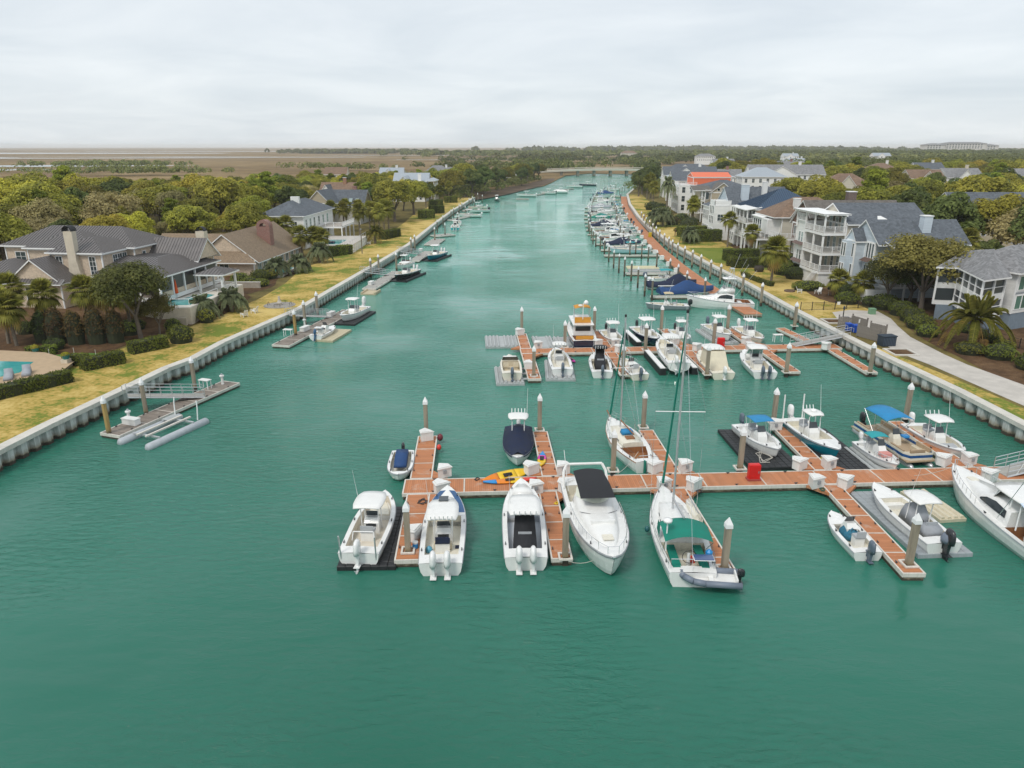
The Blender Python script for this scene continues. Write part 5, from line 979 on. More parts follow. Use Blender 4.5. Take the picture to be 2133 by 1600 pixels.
def cover(par, fn, m, t0, t1, peak, over=.05, drop=.18, ybump=None, name='boat_cover'):
    """canvas stretched over the boat: ridge along the middle, edges hanging over the gunwale"""
    b, zs, y = fn; rings = []; n = 16
    for i in range(n+1):
        t = t0+(t1-t0)*i/n; bb = b(t)+over; z = zs(t); u = (t-t0)/(t1-t0); h = peak(u); wv = .05*sin(i*2.1)
        rings.append([(-bb, y(t), z-drop+wv*.4), (-bb, y(t), z+.02), (-bb*.62, y(t), z+h*.42+wv*.6), (-bb*.26, y(t), z+h*.9), (0, y(t), z+h+wv*.3), (bb*.26, y(t), z+h*.9), (bb*.62, y(t), z+h*.42-wv*.6), (bb, y(t), z+.02), (bb, y(t), z-drop-wv*.4)])
    mb = MB(); mb.loft(rings, closed=False); mb.add(rings[0], [tuple(range(9))]); mb.build(name, m, par, True)
def boat_root(label, x, y, hdg, z=0.0, group=None, cat='boat', name='boat'):
    return thing(name, label, cat, (x, y, z), radians(hdg), group)
cream = mat('cream_vinyl', (.6,.53,.4), .6); tan_v = mat('tan_vinyl', (.42,.31,.2), .6); greyv = mat('grey_vinyl', (.4,.42,.44), .6)
def cc_boat(label, x, y, hdg, L, B, z=0.0, hm=None, top=white, eng=OBW, ne=1, stripe=None, bottom=None, liner=None, deckm=None, fb=None, fs=None, topw=None, topl=None, topz=None, es=1.0, tilt=0.0, rods=4, dome=False, cushion=None,
            seat=None, tcover=None, pipes=None, group=None, ant=True, cy=.0, tf=.9, topname='t_top', notop=False, rail=False, sh=.16):
    r = boat_root(label, x, y, hdg, z, group); fb = fb or .62+.055*L; fs = fs or .5+.03*L
    fn = hull(r, L, B, fb, fs, hm or gel, bottom, stripe, stripe_h=sh); zf = .28
    deck(r, fn, .1, tf, .2+.01*L, zf, deckm or gel, liner or gel2, bowopen=(.66, tf, .32, cushion))
    w = B*.36; yc = cy*L
    console(r, yc, w, .8, 1.0, zf, gel, seat or greyv)
    if not notop: ttop(r, yc-.15, topw or B*.66, topl or L*.27, topz or zf+2.15, zf, top, pipes, rods, ant, dome, w/2+.05, top_name=topname)
    for k in range(ne): outboard(r, (k-(ne-1)/2)*.72*es, -L/2-.12, .25, eng[0], eng[1], es, tilt)
    fittings(r, fn)
    if rail: bow_rail(r, fn, .62, .97, .4)
    return r, fn, zf
blueh = mat('navy_hull', (.012,.022,.05), .15, coat=.5, var=.08); tealh = mat('teal_hull', (.0,.17,.24), .18, coat=.5, var=.06); aqua = mat('aqua_hull', (.05,.38,.42), .2, coat=.4); skyh = mat('pale_blue_hull', (.42,.6,.64), .2, coat=.4); greyh = mat('grey_hull', (.24,.26,.28), .2, coat=.4); blkh = mat('black_hull', (.02,.02,.022), .2, coat=.4); ltg = mat('pale_green_hull', (.4,.58,.48), .25, coat=.3)
bluebow = mat('blue_deck_stripe', (.025,.09,.22), .35); blotch = mat('dark_bottom_paint', (.02,.03,.05), .6); tealcan = mat('teal_canvas', (.02,.3,.33), .75, var=.12); bluecan = mat('blue_canvas', (.02,.22,.46), .75, var=.12); greencan = mat('green_canvas', (.0,.19,.135), .75, var=.15); orangecan = mat('orange_canvas', (.58,.26,.03), .75, var=.12); goldv = mat('orange_vinyl', (.7,.18,.01), .6); greycan = mat('grey_canvas', (.33,.35,.38), .8, var=.15, bump=.3, bscale=5); creamcan = mat('cream_canvas', (.66,.6,.46), .8, var=.1); browncan = mat('brown_canvas', (.15,.08,.05), .8, var=.2); bluecov = mat('royal_blue_cover', (.012,.055,.17), .75, var=.2)
teak = strips('teak_trim', (.3,.13,.05), .06, 0, gap=.15, var=.15, dark=.6)

# front dock, left to right
r, fn, zf = cc_boat('white console boat with hard top on black float, leftmost of the front dock', -8.95, 41.3, -3, 7.6, 2.65, .22, fb=1.15, fs=.8, topz=2.5, topl=2.3, topw=1.9, cushion=gel2, tilt=.1, es=1.15, rods=0, liner=mat('pale_sand_liner',(.66,.6,.5),.5), cy=-.02)
for s in (-1, 1): MB().cyl((s*1.05,-3.75,.3),(s*1.08,-3.95,2.0),.05,n=6).build('guide_post', alu, r)
MB().tube([(-.7,-2.5,.9),(-.62,-2.4,1.45),(.62,-2.4,1.45),(.7,-2.5,.9)],.035,5).build('ski_bow', trimw, r)
r, fn, zf = cc_boat('white boat with broad blue bow band and two white engines', -4.35, 41.3, 2, 9.2, 2.75, 0, fb=1.35, fs=.85, ne=2, es=1.15, bottom=blueh, seat=navy, topz=2.55, topl=2.6, topw=2.0, tf=.58, rods=6, cy=-.12)
b, zs, y = fn; mb = MB(); ts = [.62+.3*i/8 for i in range(9)]
for s in (-1, 1):
    mb.add([(s*(b(t)-k), y(t), zs(t)+.012+.05*(k/b(t) if b(t) > k else 1)) for t in ts for k in (.03, .42 if t < .86 else .42)], [((2*i, 2*i+1, 2*i+3, 2*i+2) if s < 0 else (2*i+1, 2*i, 2*i+2, 2*i+3)) for i in range(8)])
mb.build('bow_band', bluebow, r)
mb = MB(); mb.loft([[(-.78,1.2,1.1),(.78,1.2,1.1),(.78,1.2,1.5),(-.78,1.2,1.5)],[(-.72,2.3,1.1),(.72,2.3,1.1),(.66,2.25,1.42),(-.66,2.25,1.42)],[(-.4,3.0,1.15),(.4,3.0,1.15),(.35,2.95,1.28),(-.35,2.95,1.28)]]); mb.build('trunk_cabin', gel, r, True)
MB().bx(-.3,.3,-.35,.25,2.68,2.74).build('roof_hatch', darkglass, r); MB().bx(-.55,.55,-2.2,-1.9,.3,.75).build('cooler_seat', cream, r); MB().bx(.75,1.0,-2.1,-1.75,.29,.34).build('towel', navy, r)
r, fn, zf = cc_boat('white twin-engined boat with black cover over its cockpit', .75, 42.1, 1, 9.7, 2.75, 0, fb=1.4, fs=.9, ne=2, es=1.15, topz=2.55, topl=2.6, topw=2.1, tf=.55, rods=5, liner=mat('grey_liner',(.5,.53,.57),.5), bottom=gel, cy=-.13)
mb = MB(); mb.loft([[(-.72,2.0,1.3),(.72,2.0,1.3),(.68,2.0,1.72),(-.68,2.0,1.72)],[(-.62,3.2,1.3),(.62,3.2,1.3),(.5,3.15,1.55),(-.5,3.15,1.55)],[(-.3,3.9,1.35),(.3,3.9,1.35),(.25,3.85,1.45),(-.25,3.85,1.45)]]); mb.build('trunk_cabin', gel, r, True)
mb = MB(); mb.loft([[(-.6,-3.95,.3),(.6,-3.95,.3),(.6,-3.95,.85),(-.6,-3.95,.85)],[(-.72,-3.4,.3),(.72,-3.4,.3),(.7,-3.4,1.1),(-.7,-3.4,1.1)],[(-.72,-2.4,.3),(.72,-2.4,.3),(.68,-2.4,1.35),(-.68,-2.4,1.35)],[(-.68,-1.9,.3),(.68,-1.9,.3),(.6,-2.0,2.3),(-.6,-2.0,2.3)]]); mb.build('cockpit_cover', blackcloth, r, True)
# express cruiser, bow towards the open water
r = boat_root('white express cruiser with black canvas roof, bow pointing at open water', 5.45, 41.7, -176, 0, cat='yacht', name='cabin_cruiser')
L, B = 11.6, 3.5; fn = hull(r, L, B, 1.75, 1.25, gel, None, mat('grey_hull_line',(.3,.3,.32),.4), tm=.42, p=2.7, q=.66, stripe_h=.06); b, zs, y = fn
deck(r, fn, .12, .34, .28, .5, gel, gel2)
rings = []
for t, k, h in ((.30,.62,.28),(.36,.66,.95),(.44,.66,.98),(.5,.64,.62),(.62,.6,.5),(.74,.55,.38),(.84,.45,.2),(.9,.3,.06)):
    w = b(t)*k; rings.append([(-w*1.12,y(t),zs(t)+.0),(-w,y(t),zs(t)+h*.8),(-w*.5,y(t),zs(t)+h),(0,y(t),zs(t)+h*1.04),(w*.5,y(t),zs(t)+h),(w,y(t),zs(t)+h*.8),(w*1.12,y(t),zs(t)+.0)])
MB().loft(rings, closed=False).build('coachroof', gel, r, True)
rings = [[(s*b(.46)*k*.78, y(.46)+.55*(1-abs(k)) if False else y(.44)+.75*(1-k*k), zs(.45)+h+.55) for k, s in ((1,-1),(.6,-1),(.2,-1),(.2,1),(.6,1),(1,1))] for h in (.35,)]
mb = MB(); ks = [-1+2*i/8 for i in range(9)]
lo_ = [(k*1.22, y(.44)+1.15*(1-k*k)-.3, zs(.45)+.85) for k in ks]; hi_ = [(k*1.12, y(.44)+.75*(1-k*k)-.55, zs(.45)+1.38) for k in ks]
mb.loft([lo_, hi_], closed=False, caps=False); mb.build('windscreen', glass('tinted_screen', (.32,.33,.28), .1), r)
rings = []
for i in range(6):
    v = i/5; yy = y(.5)-.1-v*3.3+.55*(1-v)**3; w = 1.12-.02*i; rings.append([(w*(k-3)/3, yy+.35*(1-((k-3)/3)**2)*(1-v)**2, zs(.45)+1.32+.2*sin(pi*min(1,v*1.4+.1)*.7)+.17*(1-((k-3)/3)**2)) for k in range(7)])
MB().loft(rings, closed=False).build('canvas_roof', blackcloth, r, True)
mb = MB()
for s in (-1, 1): mb.tube([(s*1.55,y(.16),zs(.1)),(s*1.5,y(.1),zs(.1)+1.0),(s*1.25,y(.08),zs(.1)+1.45)], .1, 6)
mb.tube([(-1.25,y(.08),zs(.1)+1.45),(1.25,y(.08),zs(.1)+1.45)], .1, 6); mb.build('radar_arch', gel, r)
bow_rail(r, fn, .45, .97, .5, .14, 9); fittings(r, fn)
MB().bx(-.32,.32,y(.83)-.3,y(.83)+.3,zs(.83)+.25,zs(.83)+.3).build('deck_hatch', gel2, r); MB().bx(-.75,.75,y(.69)-.05,y(.69)+.08,zs(.69)+.3,zs(.69)+.62).build('sunpad_backrest', gel, r)
MB().tube([(-1.2,y(.56),zs(.56)+.5),(-.6,y(.59),zs(.56)+.53),(0,y(.6),zs(.56)+.54),(.6,y(.59),zs(.56)+.53),(1.2,y(.56),zs(.56)+.5)],.022,4).build('grab_rail', dgrey, r)
MB().lathe([(.02,0),(.12,.03),(.12,.12),(.02,.14)],8).build('anchor', steel, r, loc=(0,y(1)-.05,1.62)); MB().cyl((1.3,y(.2),1.3),(1.5,y(.1),3.9),.02,n=4).build('antenna', trimw, r)
MB().bx(-1.5,1.5,y(0)-.9,y(0)-.02,.32,.42).build('swim_platform', gel, r); MB().lathe([(.25,.42),(.34,.6),(.3,.75),(.05,.82)],10).build('tender_cover', greycan, r, True, loc=(1.0,y(0)-.4,.0))
# sailboats
def sailboat(label, x, y_, hdg, L, B, mast_h, ymast, hm, bottom, canvas, toe=None, st=.55, fb=1.15, fs=.95, boom=True, spread=1.3, rake=-.0):
    r = boat_root(label, x, y_, hdg, 0, cat='sailboat', name='sailboat'); fn = hull(r, L, B, fb, fs, hm, bottom, None, toe, tm=.42, p=1.9, q=.95, st=st); b, zs, y = fn
    deck(r, fn, .06, .3, .34, .45, gel, teak if toe else gel2)
    rings = []
    for t, h in ((.3,.42),(.42,.44),(.56,.42),(.68,.34),(.76,.1)):
        w = b(t)*.58; rings.append([(-w*1.1,y(t),zs(t)),(-w,y(t),zs(t)+h*.85),(0,y(t),zs(t)+h),(w,y(t),zs(t)+h*.85),(w*1.1,y(t),zs(t))])
    mb = MB().loft(rings, closed=False); mb.add(rings[0], [(0,1,2,3,4)]); mb.build('coachroof', gel if not toe else gel2, r, True)
    for t in (.42,.5,.58):
        for s in (-1, 1): MB().box((s*(b(t)*.58*1.06), y(t), zs(t)+.2), (.03,.4,.14), 0).build('portlight', darkglass, r)
    z0 = zs(.6)+.3; m_ = MB().cyl((0,ymast,z0),(0,ymast+rake,z0+mast_h),.075,.06,n=8).build('mast', alu, r)
    sp = MB()
    for f, k in ((.55, 1.0),) if mast_h < 10 else ((.52, 1.0),): sp.tube([(-spread,ymast-.1,z0+mast_h*f+.04),(0,ymast,z0+mast_h*f),(spread,ymast-.1,z0+mast_h*f+.04)],.03,4)
    sp.build('spreader', trimw, m_)
    bowp = (0, y(1)-.12, zs(1)); top = (0, ymast+rake, z0+mast_h*.97); mb = MB()
    for s in (-1, 1): mb.tube([(s*(b(.55)-.08),ymast-.15,zs(.55)),(s*spread,ymast-.1,z0+mast_h*.53),top],.012,3); mb.cyl((s*(b(.55)-.08),ymast-.6,zs(.5)),(0,ymast,z0+mast_h*.5),.012,n=3)
    mb.cyl((0,y(0)+.1,zs(0)),top,.012,n=3); mb.build('rigging', steel, r)
    fu = MB(); fu.cyl((0,bowp[1],bowp[2]+.25),tuple(bowp[i]+(top[i]-bowp[i])*.93 for i in range(3)),.10,.05,n=6); fu.build('furled_jib', canvas, r)
    mb = MB()
    for s in (-1, 1):
        for h in (.32,.6): mb.tube([(s*max(.02,b(t)-.06),y(t),zs(t)+h) for t in (.04,.2,.35,.5,.65,.8,.92,.985)],.012,3)
        for t in (.04,.2,.35,.5,.65,.8,.92,.985): mb.cyl((s*max(.02,b(t)-.06),y(t),zs(t)),(s*max(.02,b(t)-.06),y(t),zs(t)+.6),.015,n=4)
    mb.build('lifelines', steel, r); fittings(r, fn, (.1,.5,.9)); MB().bx(-.12,.12,ymast-.12,ymast+.12,z0-.12,z0).build('mast_step', dgrey, r)
    MB().lathe([(.02,-.1),(.09,-.06),(.09,.1),(.02,.16)],6).build('masthead_fitting', black, m_, loc=(0,ymast+rake,z0+mast_h+.05))
    return r, fn
r, fn = sailboat('large white sailboat with green bimini and a grey dinghy on its stern', 10.5, 40.95, -2, 10.8, 3.35, 13.2, 1.4, gel, blotch, greencan, st=.8, spread=1.55); b, zs, y = fn
rings = []
for i in range(7):
    v = i/6; yy = -.9-3.0*v; rings.append([(1.4*(k-4)/4, yy, 2.05+.34*(1-((k-4)/4)**2)+.12*sin(pi*v)-(.5*(1-v)**6)) for k in range(9)])
MB().loft(rings, closed=False).build('bimini', greencan, r, True)
mb = MB()
for s in (-1, 1): mb.add([(s*1.38,-1.2,2.05),(s*1.38,-2.0,2.08),(s*1.4,-2.0,1.2),(s*1.4,-1.0,1.3)], [(0,1,2,3)])
for s in (-1, 1): mb.tube([(s*1.4,-3.85,2.0),(s*1.3,-2.8,.95)],.02,4)
mb.build('bimini_side_curtain', greencan, r)
MB().cyl((0,1.3,2.15),(0,-2.0,2.62),.07,n=6).build('boom', alu, r)
for s in (-1, 1): MB().loft([[(s*.55,yy,.85),(s*1.05,yy,.85),(s*1.05,yy,.98),(s*.55,yy,.98)] for yy in (-4.9,-2.4)]).build('cockpit_cushion', greencan, r)
o = MB().cyl((0,-4.0,.46),(0,-4.0,1.35),.12,.1,n=6).build('steering_pedestal', gel, r); MB().tube([(.42*cos(k*pi/6),-4.2,1.25+.42*sin(k*pi/6)) for k in range(13)],.022,4).build('steering_wheel', black, o)
o = MB().bx(.1,1.2,-5.15,-4.6,1.62,1.67).build('solar_panel', glass('solar_cell', (.03,.05,.11), .2), r); MB().bx(.06,1.24,-5.19,-4.56,1.59,1.618).build('panel_frame', trimw, o)
MB().tube([(-1.2,-5.0,1.0),(-1.2,-5.0,1.58),(1.25,-5.0,1.58),(1.25,-5.0,1.0)],.025,4).build('stern_rail', steel, r)
o = MB().cyl((-1.2,-3.2,1.0),(-1.2,-3.2,2.95),.045,n=6).build('radar_pole', trimw, r); MB().lathe([(.02,2.95),(.27,2.98),(.28,3.12),(.02,3.2)],10,(-1.2,-3.2)).build('radar_dome', trimw, o, True)
MB().lathe([(.02,.9),(.2,1.0),(.22,1.25),(.05,1.4)],8).build('horseshoe_buoy', kb, r, loc=(1.2,-3.9,.2)); MB().bx(.2,.5,-3.6,-3.3,.46,.8).build('fuel_can', kr, r)
def dinghy(label, x, y_, z, rz, L, B, tube_m, floor_m, eng=True):
    t = thing('inflatable_dinghy', label, 'dinghy', (x, y_, z), rz)
    pts = [(-B/2,-L/2,.25),(-B/2,L*.1,.25),(-B*.42,L*.3,.28),(-B*.2,L*.45,.36),(0,L*.5,.4),(B*.2,L*.45,.36),(B*.42,L*.3,.28),(B/2,L*.1,.25),(B/2,-L/2,.25)]
    MB().tube(pts, .19, 8).build('tube', tube_m, t, True); MB().prism([(-B/2+.1,-L/2+.2),(B/2-.1,-L/2+.2),(B/2-.1,L*.12),(0,L*.42),(-B/2+.1,L*.12)], .1, .18).build('floor', floor_m, t); MB().bx(-B/2+.16,B/2-.16,-L/2+.18,-L/2+.26,.185,.5).build('transom', floor_m, t); MB().bx(-B/2+.1,B/2-.1,-.15,.12,.3,.36).build('thwart', floor_m, t)
    if eng: outboard(t, 0, -L/2+.08, .1, 'k', OBK[1], .62)
    return t
dinghy('grey inflatable dinghy hung across the stern of the green-canvas sailboat', 11.3, 35.55, .42, 1.45, 3.3, 1.45, mat('grey_hypalon',(.16,.19,.24),.5), gel)
t = thing('hard_dinghy', 'pale hard dinghy leaning on edge on the dock beside the sailboat', 'dinghy', (11.95, 43.1, DZ+.3)); t.rotation_euler = (0, radians(62), .04); fnd = hull(t, 3.1, 1.25, .5, .42, gel2, None, None, tm=.4); deck(t, fnd, .04, .95, .06, .08, gel2, gel)
r, fn = sailboat('small white sloop with teak trim and blue sail bag behind the main dock', 9.45, 55.4, 9, 9.4, 3.0, 9.6, 1.6, gel, greencan, greencan, teak, st=.45, spread=.9); b, zs, y = fn
MB().loft([[(-.5,yy,1.5),(.5,yy,1.5),(.42,yy,1.82),(-.42,yy,1.82)] for yy in (-.5,.1)]).build('sail_bag', bluecan, r, True); MB().bx(-.35,.35,-1.3,-.7,1.42,1.5).build('companionway_hatch', teak, r)
MB().cyl((0,1.5,2.0),(0,-1.9,2.1),.06,n=6).build('boom', teak, r); MB().tube([(-.6,y(0)+.3,1.0),(-.5,y(0)-.2,1.55),(.5,y(0)-.2,1.55),(.6,y(0)+.3,1.0)],.025,4).build('stern_rail', steel, r); MB().bx(-.05,.05,y(0)-.3,y(0)-.02,-.3,1.1).build('rudder', greencan, r); MB().cyl((0,y(.98),1.15),(0,y(1)+.9,1.4),.06,n=6).build('bowsprit', teak, r)
# boats behind the front dock
r = boat_root('small white skiff with blue cockpit cover left of the front dock', -8.65, 51.3, -176); fn = hull(r, 4.8, 1.95, .78, .62, gel, tm=.5, p=3, q=.6, st=.9); deck(r, fn, .06, .9, .2, .22, gel, gel2, bowopen=(.78,.9,.3,None)); b, zs, y = fn
MB().loft([[(-.5,yy,.6),(.5,yy,.6),(.46,yy,h),(-.46,yy,h)] for yy, h in ((-1.9,.95),(-.9,1.1),(.2,1.0),(.9,.8))]).build('cockpit_cover', bluecov, r, True); outboard(r, 0, -2.5, .15, 'k', OBK[1], .8); fittings(r, fn)
r, fn, zf = cc_boat('boat wrapped in a navy cover with its white hard top showing', .5, 55.0, 179, 7.2, 2.5, 0, topz=2.7, topl=1.5, topw=1.7, cy=-.12, rods=5); cover(r, fn, navy, .0, .93, lambda u: .25+.95*max(0, 1-abs(u-.4)/.42), .03, .2)
r, fn, zf = cc_boat('white boat with blue bimini top on a black cube float', 20.7, 55.7, -171, 6.2, 2.3, .25, eng=OBG, notop=True, cushion=None, liner=gel); bimini(r, -.3, 1.75, 1.6, 2.3, .3, bluecan, .06)
r, fn, zf = cc_boat('white-decked bay boat with teal hull on a black cube float', 25.4, 56.2, -173, 7.7, 2.5, .25, hm=tealh, bottom=gel, es=1.25, topz=2.5, topl=1.6, topw=1.4, rods=4, dome=True, tf=.7, cy=-.05)
for s in (-1, 1): MB().cyl((s*.9,-3.7,.6),(s*.9,-3.8,3.0),.06,n=6).build('power_pole', gel, r)
r, fn, zf = cc_boat('little flat white boat with teal bimini beside the pontoon boat', 29.2, 52.7, -175, 5.0, 1.85, .3, eng=OBW, notop=True, es=.75, fb=.7, fs=.5, rail=True, liner=gel); bimini(r, -.7, 1.5, 1.2, 1.85, .3, tealcan, .12); MB().bx(-.4,.4,.5,1.1,.64,.9).build('red_cushion', mat('red_white_cushion',(.6,.25,.22),.6), r)
def pontoon(label, x, y_, hdg, L, B, canvas, hullm, z=0.0, group=None):
    r = boat_root(label, x, y_, hdg, z, group, 'pontoon boat', 'pontoon_boat')
    for s in (-1, 1): MB().loft([[(s*B*.33+k*.32*cos(q), yy, .05+k*.32*sin(q)) for q in [2*pi*i/10 for i in range(10)]] for yy, k in ((-L/2,.8),(-L/2+.3,1),(L/2-.8,1),(L/2-.2,.6),(L/2,.1))]).build('pontoon', alu, r, True)
    MB().bx(-B/2,B/2,-L/2+.1,L/2-.25,.42,.52).build('deck', tan_v, r)
    for nm, z0, z1, m in (('fence_panel',.53,.72,gel2),('fence_band',.722,.95,hullm),('fence_rail',.952,1.12,gel2)):
        mb = MB(); e = .04; P = [(-B/2,-L/2+.5),(-B/2,L/2-.9),(-B/2+.35,L/2-.4),(B/2-.35,L/2-.4),(B/2,L/2-.9),(B/2,-L/2+.5)]
        for (x0, y0), (x1, y1) in zip(P[:-1], P[1:]): a = atan2(y1-y0, x1-x0); mb.box(((x0+x1)/2,(y0+y1)/2,(z0+z1)/2),(sqrt((x1-x0)**2+(y1-y0)**2)-.01,e,z1-z0),a)
        mb.build(nm, m, r)
    def bench(pts, nm='bench'):
        b_ = MB(); c_ = MB()
        for (x0, x1, y0, y1, bk) in pts:
            b_.bx(x0,x1,y0,y1,.525,.85)
            if bk == 'l': c_.bx(x0-.005,x0+.14,y0,y1,.855,1.2)
            if bk == 'r': c_.bx(x1-.14,x1+.005,y0,y1,.855,1.2)
            if bk == 'f': c_.bx(x0,x1,y1-.14,y1+.005,.855,1.2)
        o = b_.build(nm, cream, r); c_.build('backrest', tan_v, o)
    bench([(-B/2+.08,-B/2+.65,L/2-2.6,L/2-1.0,'l')]); bench([(B/2-.65,B/2-.08,L/2-2.6,L/2-1.0,'r')]); bench([(-B/2+.66,B/2-.66,L/2-1.4,L/2-.85,'f')]); bench([(-B/2+.08,-B/2+.65,-L/2+.7,-L/2+3.0,'l')]); bench([(B/2-.65,B/2-.08,-L/2+.7,-L/2+2.4,'r')])
    console(r, .2, .7, .6, .9, .525, gel2, None); bimini(r, -L*.12, B*.96, L*.38, 2.75, 1.1, canvas, .28); outboard(r, 0, -L/2-.15, .2, 'k', OBK[1], 1.05); return r
r = pontoon('tan and blue pontoon boat with bright blue bimini', 31.75, 55.6, -173, 8.1, 2.55, bluecan, mat('blue_pontoon_band',(.02,.09,.26),.3)); MB().bx(-.9,-.4,.3,.8,1.2,1.35).build('blue_towel', kb, r)
cc_boat('white console boat with white hard top right of the pontoon boat', 35.75, 56.1, -176, 6.8, 2.5, 0, cushion=greyv, topz=2.4, topl=1.9, topw=1.8, es=1.05, hm=mat('off_white_hull',(.62,.6,.58),.25,coat=.3))
r, fn, zf = cc_boat('small open white boat with blue tarp beside the rightmost near finger', 21.55, 40.8, 2, 5.0, 1.9, 0, eng=OBG, notop=True, fb=.75, fs=.6, es=.95, tf=.66, liner=gel2)
MB().loft([[(.62*cos(q)*k, -.1+.75*sin(q)*k, zz+.06*sin(3*q)) for q in [2*pi*i/12 for i in range(12)]] for k, zz in ((1,.35),(.95,.62),(.6,.95),(.15,1.05))]).build('tarp', mat('blue_green_tarp',(.02,.14,.22),.7,var=.4,scale=5,bump=.5,bscale=8), r, True)
r, fn, zf = cc_boat('white console boat with grey console covers on grey cube float', 26.1, 42.6, 5, 7.8, 2.45, .25, eng=OBK, es=1.2, topz=2.45, topl=1.9, topw=1.75, tf=.72, ant=True, rods=0, cy=-.13)
MB().loft([[(-.55,yy,.4),(.55,yy,.4),(.4,yy,h),(-.4,yy,h)] for yy, h in ((-1.55,1.4),(-.9,2.0),(-.3,1.6),(.0,1.0))]).build('console_cover', greycan, r, True); MB().loft([[(-.55,yy,.4),(.55,yy,.4),(.5,yy,h),(-.5,yy,h)] for yy, h in ((-2.9,1.1),(-2.2,1.25))]).build('seat_cover', greycan, r, True); MB().lathe([(.36,.75),(.4,1.0),(.3,1.3),(.05,1.38)],10).build('engine_cover', mat('slate_canvas',(.16,.19,.24),.8), r, True, loc=(0,-4.05,.16))
# sport fishing yachts
def sportfish(label, x, y_, hdg, L, B, hm, tower=False, fly=False, awning=None, group=None):
    r = boat_root(label, x, y_, hdg, 0, group, 'yacht', 'sport_fishing_boat'); fn = hull(r, L, B, 1.95, 1.05, hm, hm, None, tm=.4, p=2.4, q=.85); b, zs, y = fn; deck(r, fn, .05, .3, .28, .4, gel, teak)
    rings = []
    for t, k, h in ((.3,.72,1.15),(.4,.72,1.35),(.5,.7,1.15),(.58,.64,.6),(.7,.5,.34),(.82,.3,.12)):
        w = b(t)*k; rings.append([(-w*1.08,y(t),zs(t)),(-w,y(t),zs(t)+h*.9),(0,y(t),zs(t)+h),(w,y(t),zs(t)+h*.9),(w*1.08,y(t),zs(t))])
    mb = MB().loft(rings, closed=False); mb.add(rings[0], [(0,1,2,3,4)]); mb.build('cabin', gel, r, True)
    for s in (-1, 1):
        v = []; 
        for t, h0, h1 in ((.33,.45,.95),(.42,.42,1.05),(.5,.4,.85),(.555,.38,.5)): k = .735; v += [(s*b(t)*k*1.05, y(t), zs(t)+h0), (s*b(t)*k*1.02, y(t), zs(t)+h1)]
        MB().add(v, [((2*i,2*i+1,2*i+3,2*i+2) if s < 0 else (2*i+1,2*i,2*i+2,2*i+3)) for i in range(3)]).build('side_window', darkglass, r)
    zt = zs(.4)+1.3
    if fly:
        MB().loft([[(-1.2,y(.3),zt-.05),(1.2,y(.3),zt-.05),(1.15,y(.3),zt+.55),(-1.15,y(.3),zt+.55)],[(-1.15,y(.48),zt-.1),(1.15,y(.48),zt-.1),(1.0,y(.46),zt+.6),(-1.0,y(.46),zt+.6)],[(-.7,y(.54),zt-.2),(.7,y(.54),zt-.2),(.6,y(.5),zt+.2),(-.6,y(.5),zt+.2)]]).build('flybridge', gel, r, True)
        MB().add([(-.9,y(.465),zt+.6),(.9,y(.465),zt+.6),(.8,y(.44),zt+1.0),(-.8,y(.44),zt+1.0)], [(0,1,2,3)]).build('flybridge_screen', darkglass, r); ttop(r, y(.37), 2.1, 2.2, zt+2.1, zt, gel, None, 0, True, True, .8, top_name='hard_top')
    else:
        slab(2.7, 3.4, zt+.55, .08).build('hard_top', gel, r, True, loc=(0,y(.36),0)); mb = MB()
        for s in (-1, 1):
            for t, tt in ((.24,.26),(.33,.33),(.5,.44)): mb.tube([(s*b(t)*.75,y(t),zs(t)+.2),(s*1.1,y(tt),zt+.57)],.045,5)
        mb.build('hard_top_frame', trimw, r)
        mb = MB(); ks = [-1+2*i/6 for i in range(7)]; mb.loft([[(k*1.25,y(.52)-.5*k*k,zs(.5)+.85) for k in ks],[(k*1.12,y(.47)-.5*k*k,zt+.5) for k in ks]], closed=False, caps=False); mb.build('windscreen', glass('clear_curtain',(.2,.2,.12),.08), r)
    if tower:
        mb = MB()
        for s in (-1, 1): mb.tube([(s*1.0,y(.3),zt+.6),(s*.5,y(.33),zt+3.6)],.035,5); mb.tube([(s*1.0,y(.45),zt+.6),(s*.5,y(.37),zt+3.6)],.035,5); mb.tube([(s*1.3,y(.4),zt),(s*2.6,y(.2),zt+5.5)],.02,4)
        mb.bx(-.55,.55,y(.32),y(.38),zt+3.6,zt+3.66); mb.build('tuna_tower', alu, r)
    if awning: MB().add([(-1.35,y(.25),zt+.62),(1.35,y(.25),zt+.62),(1.45,y(.0),zs(0)+1.3),(-1.45,y(.0),zs(0)+1.3),(-1.35,y(.25),zt+.6),(1.35,y(.25),zt+.6),(1.45,y(.0),zs(0)+1.28),(-1.45,y(.0),zs(0)+1.28)], [(3,2,1,0),(4,5,6,7),(0,1,5,4),(2,3,7,6)]).build('awning', awning, r)
    bow_rail(r, fn, .55, .98, .5, .12, 8); MB().bx(-.28,.28,y(.8)-.28,y(.8)+.28,zs(.8)+.12,zs(.8)+.2).build('deck_hatch', gel2, r); fittings(r, fn, (.12,.45,.9)); MB().bx(-.8,.8,y(.2)-.3,y(.2)+.3,.41,1.0).build('tackle_cabinet', gel, r)
    mb = MB()
    for s in (-1, 1): mb.cyl((s*b(.35)*.95,y(.35),zs(.35)+.3),(s*(b(.35)+1.2),y(.05),zs(.3)+5.2),.022,n=4)
    mb.build('outrigger', alu, r); return r
pale_awn = mat('pale_blue_awning', (.55,.66,.78), .7)
sportfish('large white sport fishing boat with pale blue awning at the right edge', 32.5, 42.6, 2, 11.2, 3.6, gel, awning=pale_awn)
